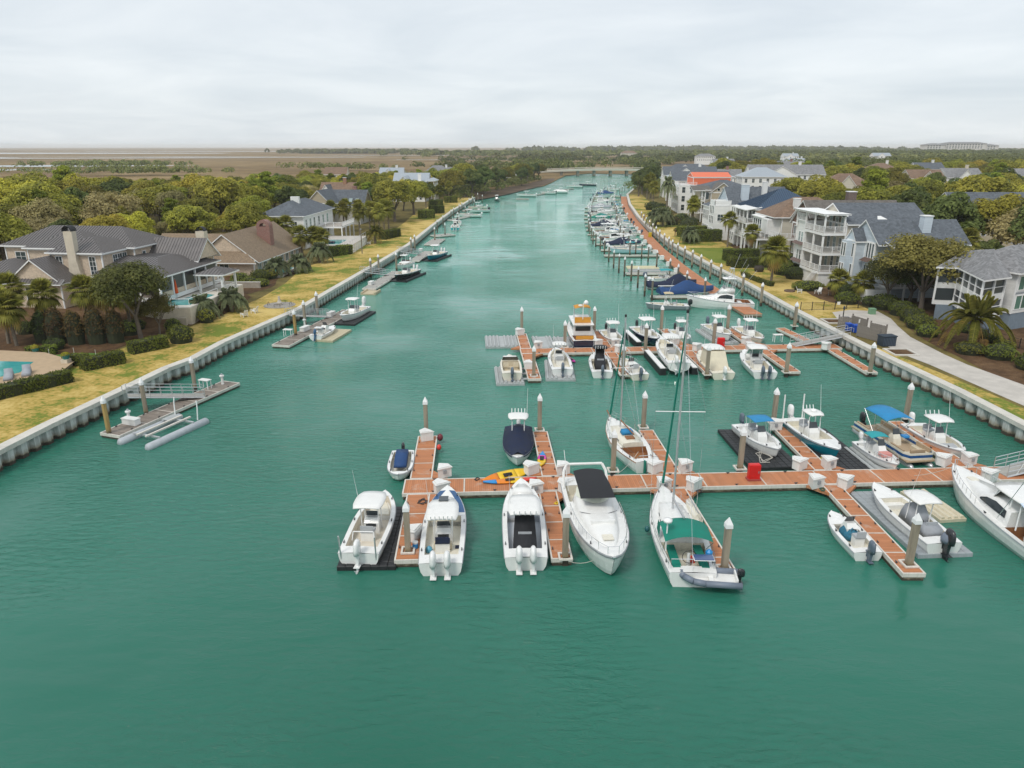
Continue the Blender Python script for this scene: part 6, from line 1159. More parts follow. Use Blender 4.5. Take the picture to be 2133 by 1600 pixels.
t = thing('flag_mast', 'white bow mast with small flag and rigging near the front ramp', 'mast', (38.0, 47.9, DZ)); o = MB().cyl((0,0,0),(0,0,4.6),.06,.03,n=6).build('pole', trimw, t); MB().tube([(-1.0,.2,.6),(0,0,3.4),(1.0,-.2,.6)],.02,4).build('stay', trimw, t); MB().lathe([(.02,4.55),(.3,4.6),(.3,4.66),(.02,4.7)],8).build('wind_generator', trimw, t)
MB().add([(-.02,0,2.9),(-.45,.1,2.6),(-.45,.1,2.2),(-.02,0,2.5)], [(0,1,2,3)]).build('flag', mat('faded_red_flag',(.4,.08,.1),.7), t)

# boats of the second dock
r = boat_root('cream bowrider on the grey drive-on float at the left of the second dock', -.15, 76.3, 3, .3); fn = hull(r, 6.4, 2.3, 1.05, .8, gel2, tm=.45); deck(r, fn, .12, .66, .2, .3, gel2, cream); b, zs, y = fn
MB().add([(-.95,y(.66),1.0),(.95,y(.66),1.0),(.8,y(.6),1.5),(-.8,y(.6),1.5)], [(0,1,2,3)]).build('windscreen', darkglass, r); MB().loft([[(-.85,yy,.95),(.85,yy,.95),(.7,yy,h),(-.7,yy,h)] for yy, h in ((y(.68),1.35),(y(.8),1.25),(y(.9),1.1))]).build('bow_cover', gel, r, True)
for s in (-1, 1): o = MB().bx(s*.55-.28,s*.55+.28,-.3,.25,.31,.75).build('bucket_seat', cream, r); MB().bx(s*.55-.28,s*.55+.28,-.42,-.305,.6,1.1).build('seat_back', cream, o)
outboard(r, 0, -3.35, .2, 'g', OBG[1], 1.0)
cc_boat('white console boat with slate engine on the grey float of the second dock', 5.35, 78.6, 2, 7.9, 2.5, .3, eng=OBG, topz=2.5, topl=1.6, topw=1.6, cushion=gel2, cy=.05)
# trawler
r = boat_root('navy-hulled trawler with orange canvas on the second dock', 8.85, 91.0, 2, 0, cat='yacht', name='trawler'); L, B = 10.2, 3.4; fn = hull(r, L, B, 1.9, 1.25, blueh, kr, None, teak, tm=.4, st=.86); deck(r, fn, .04, .24, .3, .7, gel, teak); b, zs, y = fn
MB().bx(-1.2,1.2,y(.24),y(.66),1.15,2.75).build('deckhouse', gel, r); MB().bx(-1.32,1.32,y(.18),y(.7),2.755,2.83).build('cabin_roof', gel, r)
for yy in (.32,.42,.52):
    for s in (-1, 1): MB().bx(s*1.21-.015,s*1.21+.015,y(yy)-.3,y(yy)+.3,1.9,2.45).build('side_window', darkglass, r)
MB().bx(-.95,.95,y(.24)-.02,y(.24)-.003,1.9,2.5).build('aft_window', darkglass, r); MB().loft([[(-1.0,y(.5),2.84),(1.0,y(.5),2.84),(.95,y(.5),3.4),(-.95,y(.5),3.4)],[(-.95,y(.3),2.84),(.95,y(.3),2.84),(.95,y(.3),3.25),(-.95,y(.3),3.25)]]).build('flybridge', gel, r)
MB().bx(-1.02,1.02,y(.28),y(.295),2.85,3.55).build('flybridge_dodger', orangecan, r); MB().bx(-1.1,1.1,y(.05),y(.055)+.02,1.3,1.75).build('stern_dodger', orangecan, r); bimini(r, y(.4), 2.0, 1.9, 4.7, 3.3, orangecan, .15)
o = MB().cyl((0,y(.28),3.3),(0,y(.28),5.4),.05,n=6).build('mast', trimw, r); MB().lathe([(.02,5.2),(.28,5.25),(.3,5.5),(.15,5.7),(.02,5.75)],10,(.35,y(.28))).build('radar_dome', trimw, o, True); MB().lathe([(.02,4.95),(.26,5.0),(.26,5.15),(.02,5.2)],10,(-.35,y(.28))).build('radar_scanner', trimw, o, True); bow_rail(r, fn, .5, .98, .6, .1, 8)
r, fn, zf = cc_boat('white boat under black cockpit cover with black hard top on the second dock', 9.95, 78.4, -2, 7.4, 2.45, 0, eng=OBG, top=blackcloth, topz=2.4, topl=1.5, topw=1.7, tf=.62, rods=5, cy=.08)
MB().loft([[(-.6,yy,.3),(.6,yy,.3),(.52,yy,h),(-.52,yy,h)] for yy, h in ((-1.9,.9),(-1.0,1.2),(-.1,1.5),(.5,2.2))]).build('cockpit_cover', blackcloth, r, True)
cc_boat('white console boat with white hard top right of the trawler', 13.0, 90.3, -174, 7.0, 2.45, 0, eng=OBK, topz=2.5, topl=1.7, topw=1.7, cushion=gel2)
cc_boat('cream open skiff with slate engine right of the black-covered boat', 13.3, 76.9, 10, 5.9, 2.2, 0, eng=OBG, notop=True, hm=gel2, fb=.9, fs=.65, es=.95, rail=True)
cc_boat('navy-hulled console boat with white hard top on the second dock', 17.4, 90.4, -171, 7.6, 2.55, .35, hm=blueh, bottom=gel, eng=OBK, topz=2.6, topl=2.0, topw=2.0, cushion=greyv)
cc_boat('pale green console boat, smallest on the far side of the second dock', 22.0, 91.0, -178, 5.9, 2.2, 0, hm=ltg, eng=OBK, topz=2.5, topl=1.4, topw=1.45, rods=6, seat=gel)
cc_boat('large white console boat on a lift in the middle of the second dock', 18.2, 80.2, 1, 9.6, 2.75, .75, ne=2, es=1.1, topz=2.6, topl=2.4, topw=1.95, rods=6, cushion=gel2, tf=.92)
r, fn, zf = cc_boat('white boat with cream enclosure curtains beside the boat lift', 22.6, 78.3, 4, 8.2, 2.7, 0, ne=1, topz=2.55, topl=2.5, topw=2.3, tf=.55, hm=gel2, deckm=gel2, rods=4, cy=.02)
MB().loft([[(-1.1,-2.7,.6),(1.1,-2.7,.6),(.95,-1.5,2.4),(-.95,-1.5,2.4)],[(-1.05,.9,.9),(1.05,.9,.9),(.9,.6,2.5),(-.9,.6,2.5)]]).build('enclosure_curtain', creamcan, r)
cc_boat('white console boat on the float behind the red box', 27.2, 92.2, -172, 7.0, 2.45, .35, eng=OBG, topz=2.5, topl=1.7, topw=1.7, es=1.1)
cc_boat('white console boat nearest the seawall on the second dock', 31.2, 91.7, -176, 7.8, 2.55, 0, topz=2.5, topl=1.8, topw=1.7, es=1.15, rods=4, hm=gel2)
r, fn, zf = cc_boat('white express boat with two slate engines at the right of the second dock', 27.6, 78.6, -2, 8.3, 2.8, 0, eng=OBG, ne=2, es=1.0, topz=2.55, topl=2.2, topw=2.1, tf=.5, rods=0)
b, zs, y = fn; MB().loft([[(-.95,y(.52),1.05),(.95,y(.52),1.05),(.85,y(.52),1.6),(-.85,y(.52),1.6)],[(-.8,y(.66),1.1),(.8,y(.66),1.1),(.6,y(.64),1.5),(-.6,y(.64),1.5)],[(-.4,y(.8),1.2),(.4,y(.8),1.2),(.3,y(.79),1.35),(-.3,y(.79),1.35)]]).build('trunk_cabin', gel, r, True); MB().add([(-.92,y(.56),1.55),(.92,y(.56),1.55),(.8,y(.5),2.2),(-.8,y(.5),2.2)], [(0,1,2,3)]).build('windscreen', glass('green_screen',(.1,.2,.17),.06), r)
# boat lifts with black tanks and white bunks
def lift(x, y_, rz, L, w, label):
    t = thing('boat_lift', label, 'boat lift', (x, y_, 0), rz)
    for s in (-1, 1):
        MB().bx(s*w/2-.35,s*w/2+.35,-L/2,L/2,-.2,.75).build('tank', cubek, t); MB().bx(s*w/2-.28,s*w/2+.28,-L/2+.1,L/2-.1,.755,.86).build('walkboard', trimw, t); MB().bx(s*.55-.1,s*.55+.1,-L/2+.6,L/2-.6,.5,.64).build('bunk', alu, t)
    for yy in (-L*.3, L*.3): MB().bx(-w/2+.36,w/2-.36,yy-.1,yy+.1,.3,.48).build('crossbeam', alu, t)
lift(18.2, 79.6, .06, 7.5, 3.6, 'black and white boat lift under the large console boat'); lift(17.2, 90.3, .12, 6.2, 3.4, 'black boat lift under the navy-hulled console boat')

# boats on the left bank
cc_boat('white console boat with big white engine on a black float, left bank', -23.3, 103.4, 168, 7.8, 2.6, .3, es=1.45, topz=2.6, topl=1.8, topw=1.8, rods=0, cushion=None)
r, fn, zf = cc_boat('small white technical skiff with blue engine beside the weathered left dock', -24.8, 92.9, -13, 5.4, 1.95, .28, eng=('b', mat('blue_cowling',(.05,.13,.25),.35)), notop=True, fb=.62, fs=.5, es=.85, tilt=.3, tf=.62)
MB().bx(-.5,.5,-2.0,-1.2,1.3,1.36).build('poling_platform', gel, r); MB().tube([(-.45,-1.9,.5),(-.45,-1.9,1.3)],.03,4).tube([(.45,-1.9,.5),(.45,-1.9,1.3)],.03,4).build('platform_leg', alu, r)
r, fn, zf = cc_boat('black-hulled console boat with orange bow cushions, left bank', -20.4, 137.5, 164, 9.4, 2.8, .3, hm=blkh, bottom=gel, ne=2, eng=OBW, topz=2.7, topl=2.2, topw=2.0, cushion=goldv, rods=0)
cc_boat('teal-hulled console boat with white top, left bank', -17.2, 162.4, 165, 9.6, 2.8, .3, hm=tealh, bottom=aqua, ne=2, topz=2.7, topl=2.2, topw=2.0, rods=0)
r, fn, zf = cc_boat('white boat with brown canvas tucked behind the left dock', -22.5, 150.5, 165, 6.4, 2.4, 0, top=gel, seat=browncan, topz=2.5); MB().bx(-.7,.7,-1.5,-.4,.9,1.4).build('cockpit_cover', browncan, r, True)
def raft(x, y_, rz, w, L, m, label): t = thing('float_raft', label, 'floating dock', (x, y_, 0), rz); MB().bx(-w/2,w/2,-L/2,L/2,-.2,.2).build('base', m, t); [MB().cyl((s*(w/2-.15),-L/2,.3),(s*(w/2-.15),L/2,.3),.17,n=7).build('side_tube', m, t) for s in (-1, 1)]
raft(-20.0,137.8,-.28,3.6,9.5,cubek,'black drive-on float under the boat with orange cushions'); raft(-16.9,162.8,-.27,3.6,9.5,cubek,'dark drive-on float under the teal-hulled boat')
fl = [(-17.2,222,3,9,2.7,aqua,'aqua-hulled boat pointing at the camera on the far left bank'),(-17.6,236,5,8,2.6,gel,'white boat behind the aqua-hulled one on the far left bank'),(-15.5,262,85,9,2.7,gel,'long white console boat lying crosswise on the far left bank'),(-12.5,281,120,8,2.6,gel,'white boat with dark engine near the end of the left seawall'),(-14,296,100,7.5,2.5,gel2,'cream boat at the very end of the left seawall'),
      (-7,340,170,7,2.4,blkh,'dark boat facing out by the mud bank'),(7,372,80,10,2.8,gel,'white boat on a lift off the mud bank'),(19,392,90,8,2.6,gel,'first white covered boat near the bridge on the left'),(26,402,80,8,2.8,gel,'white-shrouded boat near the bridge on the left'),(38,455,85,10,2.8,gel,'white boat moored below the bridge on the left'),(48,475,85,11,3,blueh,'navy-hulled boat nearest the bridge on the left')]
for k, (x, y_, h, L, B, hm, lb) in enumerate(fl):
    r, fn, zf = cc_boat(lb, x, y_, h, L, B, .3, hm=hm, bottom=gel, eng=OBK if k % 2 else OBW, ne=2 if k % 3 == 0 else 1, group='boats of the far left bank', ant=k % 2 == 0)
    if 'shroud' in lb: cover(r, fn, gel, 0, .95, lambda u: .9*sin(pi*u)**.6)

# boats of the right slips
sportfish('white flybridge yacht with dark windows at the near end of the right slips', 32.4, 111.0, 84, 10.2, 3.4, gel, tower=True, fly=True)
cc_boat('grey-hulled console boat with tan top at the near end of the right slips', 24.0, 109.9, 88, 6.6, 2.3, 0, hm=greyh, eng=OBK, top=mat('tan_top',(.55,.45,.28),.6), topz=2.5, topl=1.4, topw=1.6, cushion=gel2, rods=0)
r, fn, zf = cc_boat('boat under a long royal blue cover, nearer of two blue-covered boats', 29.8, 120.6, -82, 9.0, 2.8, .2, hm=gel, notop=True, es=.9); cover(r, fn, bluecov, -.08, .99, lambda u: .35+1.25*math.exp(-((u-.5)/.2)**2)+.35*math.exp(-((u-.05)/.08)**2), .05, .45)
r, fn, zf = cc_boat('boat under a dark navy cover, farther of two blue-covered boats', 28.6, 126.8, -86, 8.4, 2.7, .2, hm=gel, notop=True, es=.9); cover(r, fn, navy, -.08, .99, lambda u: .3+1.3*math.exp(-((u-.62)/.18)**2)+.35*math.exp(-((u-.05)/.08)**2), .05, .45)
r, fn, zf = cc_boat('white bowrider with turquoise bimini and big dark engine in the right slips', 28.8, 133.5, -86, 7.6, 2.5, .1, notop=True, eng=OBG, es=1.2, liner=gel2); bimini(r, -.4, 2.0, 2.2, 2.2, .5, tealcan, .15)
lift(29, 126.8, 1.55, 7, 3.2, 'dark lift under the farther blue-covered boat')
dock('finger_dock', 'pale finger dock beside the blue-covered boat in the right slips', (22.9,117.5), -pi/2+.03, 10.5, 1.0, pale_y, 'fingers of the right slips', cleats=False); dock('finger_dock', 'pale empty finger dock in the right slips with white edge', (22.3,140.5), -pi/2, 10.2, 1.6, pale_y, 'fingers of the right slips', cleats=False); dock('finger_dock', 'pale finger dock in front of the light blue-hulled boat', (21,165), -pi/2, 12.5, 1.2, pale_y, 'fingers of the right slips', cleats=False)
ridged_float(27, 149, pi/2, 3.0, 6.5, 'cream drive-on float, empty, in the right slips', mat('cream_float2',(.6,.56,.38),.6,dirt=.2)); raft(27.5, 144.6, pi/2, 2.6, 8, greyf, 'grey empty float in the right slips')
hd = [gel, skyh, gel, gel, gel2, gel, ltg, gel, gel, gel2]
spec = [(171,'cc',skyh),(176.5,'cc',gel),(182,'cov',gel),(187.5,'cc',gel),(193,'sport',gel),(198.5,'cc',greyh),(203.5,'cc',gel),(209,'sport',gel),(214.5,'cc',gel2),(220,'cc',gel),(226,'cov',gel),(232,'sport',gel),(238,'cc',gel),(244,'cc',ltg),(250.5,'cov',gel),(257,'cc',gel),(264,'cc',gel2),(271,'sport',gel),(278,'cc',blueh),(286,'cc',gel),(294,'cov',gel),(303,'cc',gel),(313,'cc',gel),(324,'sport',gel),(336,'cc',gel),(350,'cc',gel2),(366,'cc',gel),(384,'cov',gel),(404,'cc',gel),(426,'cc',gel)]
nm_ = {id(gel):'white', id(skyh):'pale blue', id(greyh):'grey', id(gel2):'cream', id(ltg):'pale green', id(blueh):'navy'}
tops = [white, white, navy, white, tealcan, white, white, bluecan]
for k, (yy, kind, hm) in enumerate(spec):
    rr = random.Random(k*3+1); xw = inter(RW, yy); x = (28.0 if yy < 215 else xw-12.2)+rr.uniform(-.5,.5); h = (-88 if rr.random() < .7 else 92)+(-12*max(0, (yy-250)/100)); L = rr.uniform(7.8,9.8)
    lb = '%s-hulled boat, %s past the empty floats up the right slips' % (nm_[id(hm)], words_[k]); g = 'boats moored along the right slips'
    if kind == 'sport': sportfish('white cabin yacht, %s past the empty floats up the right slips' % words_[k], x, yy, h, 10.6, 3.3, gel, fly=k % 2 == 0, group=g)
    elif kind == 'cov':
        cm = rr.choice([navy, bluecov, greycan, greencan]); r, fn, zf = cc_boat('canvas-covered boat, %s past the empty floats up the right slips' % words_[k], x, yy, h, L, 2.6, .3, hm=hm, notop=True, group=g); cover(r, fn, cm, -.05, .98, lambda u: .3+1.1*math.exp(-((u-.5)/.22)**2), .05, .35)
    else:
        tp = rr.choice(tops); cc_boat(lb, x, yy, h, L, 2.6, .2, hm=hm, bottom=gel, top=tp, eng=rr.choice([OBW, OBK, OBG]), ne=rr.choice([1, 2]), topl=rr.uniform(1.6,2.4), group=g, ant=rr.random() < .5, dome=rr.random() < .3, liner=rr.choice([gel2, greyv, gel]))
for k, yy in enumerate([174,180,186.5,192,199,206.5,213,222,231,240,250,260,272,285,300,318,340,366]):
    xw = inter(RW, yy); hm = rnd.choice([gel, gel, gel2, skyh, greyh]); x = xw-5.2 if yy > 205 else 33.0-.3
    if yy > 205: cc_boat('%s boat in the inner row against the wall, %s counting up the canal' % (nm_[id(hm)], words_[k]), x-1.2, yy, rnd.choice([-90, 90])-12*max(0, (yy-250)/100), 5.6, 2.1, .2, hm=hm, bottom=gel, top=rnd.choice(tops), eng=rnd.choice([OBW, OBK, OBG]), topl=1.5, topw=1.5, group='boats of the inner right row', ant=False)
for k, (y0, w) in enumerate([(174,1.0),(185,1.0),(196,1.0),(206,1.0),(217.5,1.0),(229,1.0),(241,1.0),(254,1.0),(268,1.0),(283,1.0),(300,1.0)]):
    x0 = (21.3 if y0 < 215 else inter(RW, y0)-18.5); dock('finger_dock', 'pale finger dock between moored boats, %s up the right slips' % words_[k], (x0,y0), -pi/2-.05, 12.5, w, pale_y, 'fingers of the right slips', cleats=False, sec=6)

# ---------------------------------------------------------------- trees, palms, hedges
bark_m = mat('grey_bark', (.16,.13,.105), .9, var=.3, scale=3, bump=.6, bscale=9); palmbark_m = mat('palm_bark', (.2,.165,.125), .9, var=.35, scale=4, bump=.7, bscale=12)
fo_oak = foliage('oak_leaves', (.105,.105,.018), (.37,.315,.05), (.5,.4,.07)); fo_olive = foliage('olive_leaves', (.2,.16,.025), (.52,.4,.06), (.62,.48,.09)); fo_pine = foliage('pine_needles', (.095,.125,.016), (.33,.35,.045), (.42,.4,.06), .02); fo_bare = foliage('bare_twigs', (.22,.18,.08), (.45,.37,.17), (.52,.43,.22), .02); fo_dark = foliage('dark_evergreen_leaves', (.05,.068,.018), (.17,.195,.05), (.25,.255,.065), .03)
fo_shrub = foliage('shrub_leaves', (.07,.09,.014), (.22,.23,.04), (.32,.29,.06), .03); fo_hedge = foliage('hedge_leaves', (.085,.105,.016), (.23,.25,.04), (.32,.3,.06), .02); fo_red = foliage('reddish_shrub_leaves', (.05,.026,.014), (.13,.085,.03), (.12,.12,.035), .02); fo_palm = foliage('palm_fan_leaves', (.1,.105,.02), (.3,.265,.05), (.44,.34,.09), .02); fo_date = foliage('date_palm_leaves', (.1,.105,.022), (.28,.245,.05), (.46,.3,.08), .02); fo_pindo = foliage('silver_palm_leaves', (.15,.175,.095), (.33,.35,.2), (.42,.4,.22), .015); fo_dead = foliage('dry_palm_leaves', (.3,.18,.06), (.5,.33,.12), None, .02)
fo_far = foliage('distant_wood_leaves', (.075,.09,.024), (.22,.22,.06), (.33,.3,.1), .03)
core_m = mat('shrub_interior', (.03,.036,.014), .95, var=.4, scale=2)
def cards(P, Nn, size, rng, asp=.62):
    n = len(P); a = np.cross(Nn, rng.normal(size=(n,3))); a /= np.linalg.norm(a, axis=1)[:,None]+1e-9; b = np.cross(Nn, a); b /= np.linalg.norm(b, axis=1)[:,None]+1e-9
    s = size[:,None]; V = np.empty((n,4,3)); V[:,0] = P-a*s; V[:,1] = P-b*s*asp; V[:,2] = P+a*s; V[:,3] = P+b*s*asp; return V.reshape(-1,3)
def card_mesh(name, V, m):
    me = bpy.data.meshes.new(name); n = len(V)//4; me.vertices.add(len(V)); me.vertices.foreach_set('co', V.astype(np.float32).ravel()); me.loops.add(n*4); me.loops.foreach_set('vertex_index', np.arange(n*4, dtype=np.int32)); me.polygons.add(n); me.polygons.foreach_set('loop_start', np.arange(0, n*4, 4, dtype=np.int32)); me.update(calc_edges=True); me.materials.append(m); return me
def sph(rng, n):
    d = rng.normal(size=(n,3)); return d/np.linalg.norm(d, axis=1)[:,None]
def crown_cards(rng, R, n_lobes, n, leaf, zc, flat=.55, bottom=-.35, shell=.25, lob=(.26,.42), up=.35):
    """leaf clumps: lobes spread over a dome, each lobe a loose shell of leaves"""
    d = sph(rng, n_lobes*4); d = d[d[:,2] > bottom][:n_lobes]; k = len(d)
    c = d*np.array(R)*rng.uniform(.45,.82,(k,1)); r = np.array([min(R[0],R[1])*rng.uniform(*lob) for _ in range(k)])
    w = r**2; idx = rng.choice(k, n, p=w/w.sum()); e = sph(rng, n); e[:,2] = np.where(e[:,2] < -.3, -e[:,2], e[:,2])
    P = c[idx]+e*(r[idx]*(1-shell*rng.random(n)**1.6))[:,None]*np.array([1,1,flat+.25]); P[:,2] += zc
    Nn = e*1.1+sph(rng, n)*.55+np.array([0,0,up]); Nn /= np.linalg.norm(Nn, axis=1)[:,None]
    return cards(P, Nn, leaf*rng.uniform(.55,1.35,n), rng)
def trunk_mb(rng, h, r, spread, limbs=5, lean=.4):
    mb = MB(); lx, ly = rng.uniform(-lean,lean), rng.uniform(-lean,lean); fork = h*rng.uniform(.3,.42)
    mb.cyl((0,0,-.25),(lx*.4,ly*.4,fork*.55),r*1.25,r*.95,n=7,cap=False); mb.cyl((lx*.4,ly*.4,fork*.55),(lx,ly,fork),r*.95,r*.85,n=7,cap=False)
    for i in range(limbs):
        a = 2*pi*i/limbs+rng.uniform(-.4,.4); q = spread*rng.uniform(.45,.8); m1 = (lx+cos(a)*q*.5, ly+sin(a)*q*.5, fork+(h-fork)*.4); m2 = (lx+cos(a)*q, ly+sin(a)*q, h*rng.uniform(.78,.95))
        mb.cyl((lx,ly,fork-.1),m1,r*.6,r*.38,n=6,cap=False); mb.cyl(m1,m2,r*.38,r*.1,n=5,cap=False)
        b = a+rng.uniform(.5,.9); mb.cyl(m1,(m1[0]+cos(b)*q*.5,m1[1]+sin(b)*q*.5,h*.8),r*.28,r*.08,n=4,cap=False)
    return mb
def make_tree(kind, seed):
    rng = np.random.default_rng(seed); rr = random.Random(seed)
    if kind == 'oak': V = crown_cards(rng, (5.2,5.2,3.7), 58, 13000, .21, 5.6, up=.4, lob=(.2,.36)); t = trunk_mb(rr, 7.4, .32, 4.4); m = fo_oak
    elif kind == 'nearoak': V = crown_cards(rng, (4.6,4.6,3.2), 56, 17000, .14, 5.4, up=.35, shell=.55); t = trunk_mb(rr, 7, .24, 4); m = foliage('live_oak_leaves', (.045,.05,.014), (.15,.15,.035), (.24,.21,.06), .01)
    elif kind == 'nearbare': V = crown_cards(rng, (4.2,4.2,3.4), 46, 12500, .13, 5.0, shell=.8, up=.1); t = trunk_mb(rr, 7, .2, 3.6, 7); m = foliage('olive_twigs', (.11,.1,.025), (.3,.255,.07), (.38,.31,.11), .02)
    elif kind == 'neardark': V = crown_cards(rng, (3.9,3.9,3.6), 50, 18000, .16, 5.0, shell=.35); t = trunk_mb(rr, 7.4, .3, 3.4); m = fo_dark
    elif kind == 'olive': V = crown_cards(rng, (4.8,4.8,3.8), 50, 12000, .2, 5.2, shell=.4, up=.3, lob=(.2,.38)); t = trunk_mb(rr, 7.2, .25, 4); m = fo_olive
    elif kind == 'dark': V = crown_cards(rng, (4.2,4.2,4.0), 48, 11000, .22, 5.4, lob=(.22,.38)); t = trunk_mb(rr, 7.4, .3, 3.4); m = fo_dark
    elif kind == 'pine':
        Vs = []; 
        for i in range(15):
            z = 4.6+6.2*(i/14)**.9; q = 3.3*(1-.75*(i/14)**1.6); a = i*2.4; c = np.array([cos(a)*q*.62, sin(a)*q*.62, z]); k = 420; e = sph(rng, k); P = c+e*np.array([1.5,1.5,.62])*(rng.random((k,1))**.4)*(1.15-.4*i/14); Nn = e*.5+sph(rng, k)+np.array([0,0,.5]); Nn /= np.linalg.norm(Nn, axis=1)[:,None]; Vs.append(cards(P, Nn, .27*rng.uniform(.6,1.3,k), rng, .4))
        V = np.concatenate(Vs); t = MB(); t.cyl((0,0,-.2),(.1,.1,10.5),.26,.07,n=7); m = fo_pine
        for i in range(15): z = 4.6+6.2*(i/14)**.9; q = 3.3*(1-.75*(i/14)**1.6); a = i*2.4; t.cyl((.05,.05,z-.5),(cos(a)*q*.6,sin(a)*q*.6,z),.07,.03,n=4)
    elif kind == 'bare':
        V = crown_cards(rng, (3.8,3.8,3.2), 46, 8000, .17, 4.9, shell=.75, up=.0); t = trunk_mb(rr, 7, .2, 3.4, 7); m = fo_bare
    elif kind == 'cedar':
        k = 5200; u = rng.random(k)**.7; a = rng.random(k)*2*pi; lobe = .75+.35*np.sin(a*4+u*17); q = 2.1*(1-u)**.75*lobe*(.7+.3*rng.random(k)); P = np.stack([np.cos(a)*q, np.sin(a)*q, .9+7.2*u], 1); Nn = np.stack([np.cos(a), np.sin(a), np.full(k,.5)], 1)+sph(rng, k)*.6; Nn /= np.linalg.norm(Nn, axis=1)[:,None]; V = cards(P, Nn, .24*rng.uniform(.6,1.3,k), rng); t = MB().cyl((0,0,-.2),(0,0,7),.18,.04,n=6); m = fo_dark
    return mesh_of(t, 'trunk', bark_m), card_mesh('crown', V, m)
TREES = {k: [make_tree(k, 11*i+j*101+5) for i in range(n)] for j, (k, n) in enumerate((('oak',4),('olive',3),('dark',3),('pine',3),('bare',3),('cedar',2),('nearoak',1),('nearbare',1),('neardark',2)))}
NAMES = {'oak': 'oak_tree', 'olive': 'olive_green_tree', 'dark': 'evergreen_tree', 'pine': 'pine_tree', 'bare': 'bare_tree', 'cedar': 'cedar_tree', 'nearoak': 'oak_tree', 'nearbare': 'bare_tree', 'neardark': 'evergreen_tree'}
def tree(kind, x, y, s, label, group=None, z=YZ, sz=None, rr=rnd):
    a, b = rr.choice(TREES[kind]); t = thing(NAMES[kind], label, 'tree', (x, y, z), rr.uniform(0, 6.28), group); q = s*rr.uniform(.92,1.08); t.scale = (s*rr.uniform(.9,1.1), q, (sz or s)*rr.uniform(.94,1.06))
    place('trunk', a, None, t); place('crown', b, None, t); return t
# fan palms: each frond an object of its own near the camera
def fan_frond(droop, L=1.12, n=13):
    mb = MB(); pl = L*.75; zz = lambda r: -droop*r*r
    mb.add([(0,-.02,0),(pl,-.02,zz(pl)),(pl,.02,zz(pl)),(0,.02,0)], [(0,1,2,3)])
    for i in range(n):
        a = radians(-78+156*i/(n-1)); l1 = L*.55; l2 = L*1.0*(.8+.2*cos(a)); w = .1
        p0 = (pl,0,zz(pl)); p1 = (pl+cos(a)*l1, sin(a)*l1, zz(pl+cos(a)*l1)+.06); p2 = (pl+cos(a)*l2, sin(a)*l2, zz(pl+cos(a)*l2)-.22-.1*droop); px, py = -sin(a)*w, cos(a)*w
        mb.add([p0,(p1[0]-px,p1[1]-py,p1[2]),(p1[0]+px,p1[1]+py,p1[2]),p2], [(0,1,2),(1,3,2)])
    return mb
def pinnate_frond(L, droop, up, n=26, ll=.55):
    mb = MB(); pts = []
    for i in range(11): u = i/10; pts.append((L*u*cos(up)*(1-.12*u*u), L*(u*sin(up)-droop*u**2.2)))
    def at(u): k = min(9, int(u*10)); f = u*10-k; return (pts[k][0]+(pts[k+1][0]-pts[k][0])*f, pts[k][1]+(pts[k+1][1]-pts[k][1])*f)
    for (x0, z0), (x1, z1) in zip(pts[:-1], pts[1:]): mb.add([(x0,-.03,z0),(x1,-.02,z1),(x1,.02,z1),(x0,.03,z0)], [(0,1,2,3)])
    for i in range(n):
        u = .14+.85*i/(n-1); x, z = at(u); x2, z2 = at(min(1, u+.03)); l = ll*sin(pi*min(.97,.18+u*.78))*1.15+.1; w = .042
        for s in (-1, 1): mb.add([(x-w,s*.02,z),(x+w,s*.02,z),(x+l*.35+w,s*l*.5,z+.14-l*.12),(x+l*.55,s*l*.84,z+.1-l*.4),(x+l*.35-w,s*l*.5,z+.12-l*.12)], [(0,1,2,3,4)])
    return mb
FR = {}
for nm, m, fs in (('fan', fo_palm, [(-.05,),(.12,),(.3,)]), ('fandead', fo_dead, [(.5,)])): FR[nm] = [mesh_of(fan_frond(*f), 'frond', m) for f in fs]
FR['date'] = [mesh_of(pinnate_frond(4.6, d, u, 54, .37), 'frond', fo_date) for d, u in ((.4,1.2),(.55,.85),(.72,.55),(.85,.22))]; FR['pindo'] = [mesh_of(pinnate_frond(2.7, d, u, 34, .42), 'frond', fo_pindo) for d, u in ((.5,1.2),(.75,.85),(.9,.45),(.95,.1))]
FR['datedead'] = [mesh_of(pinnate_frond(3.4, .75, -.3, 32, .6), 'frond', fo_dead)]
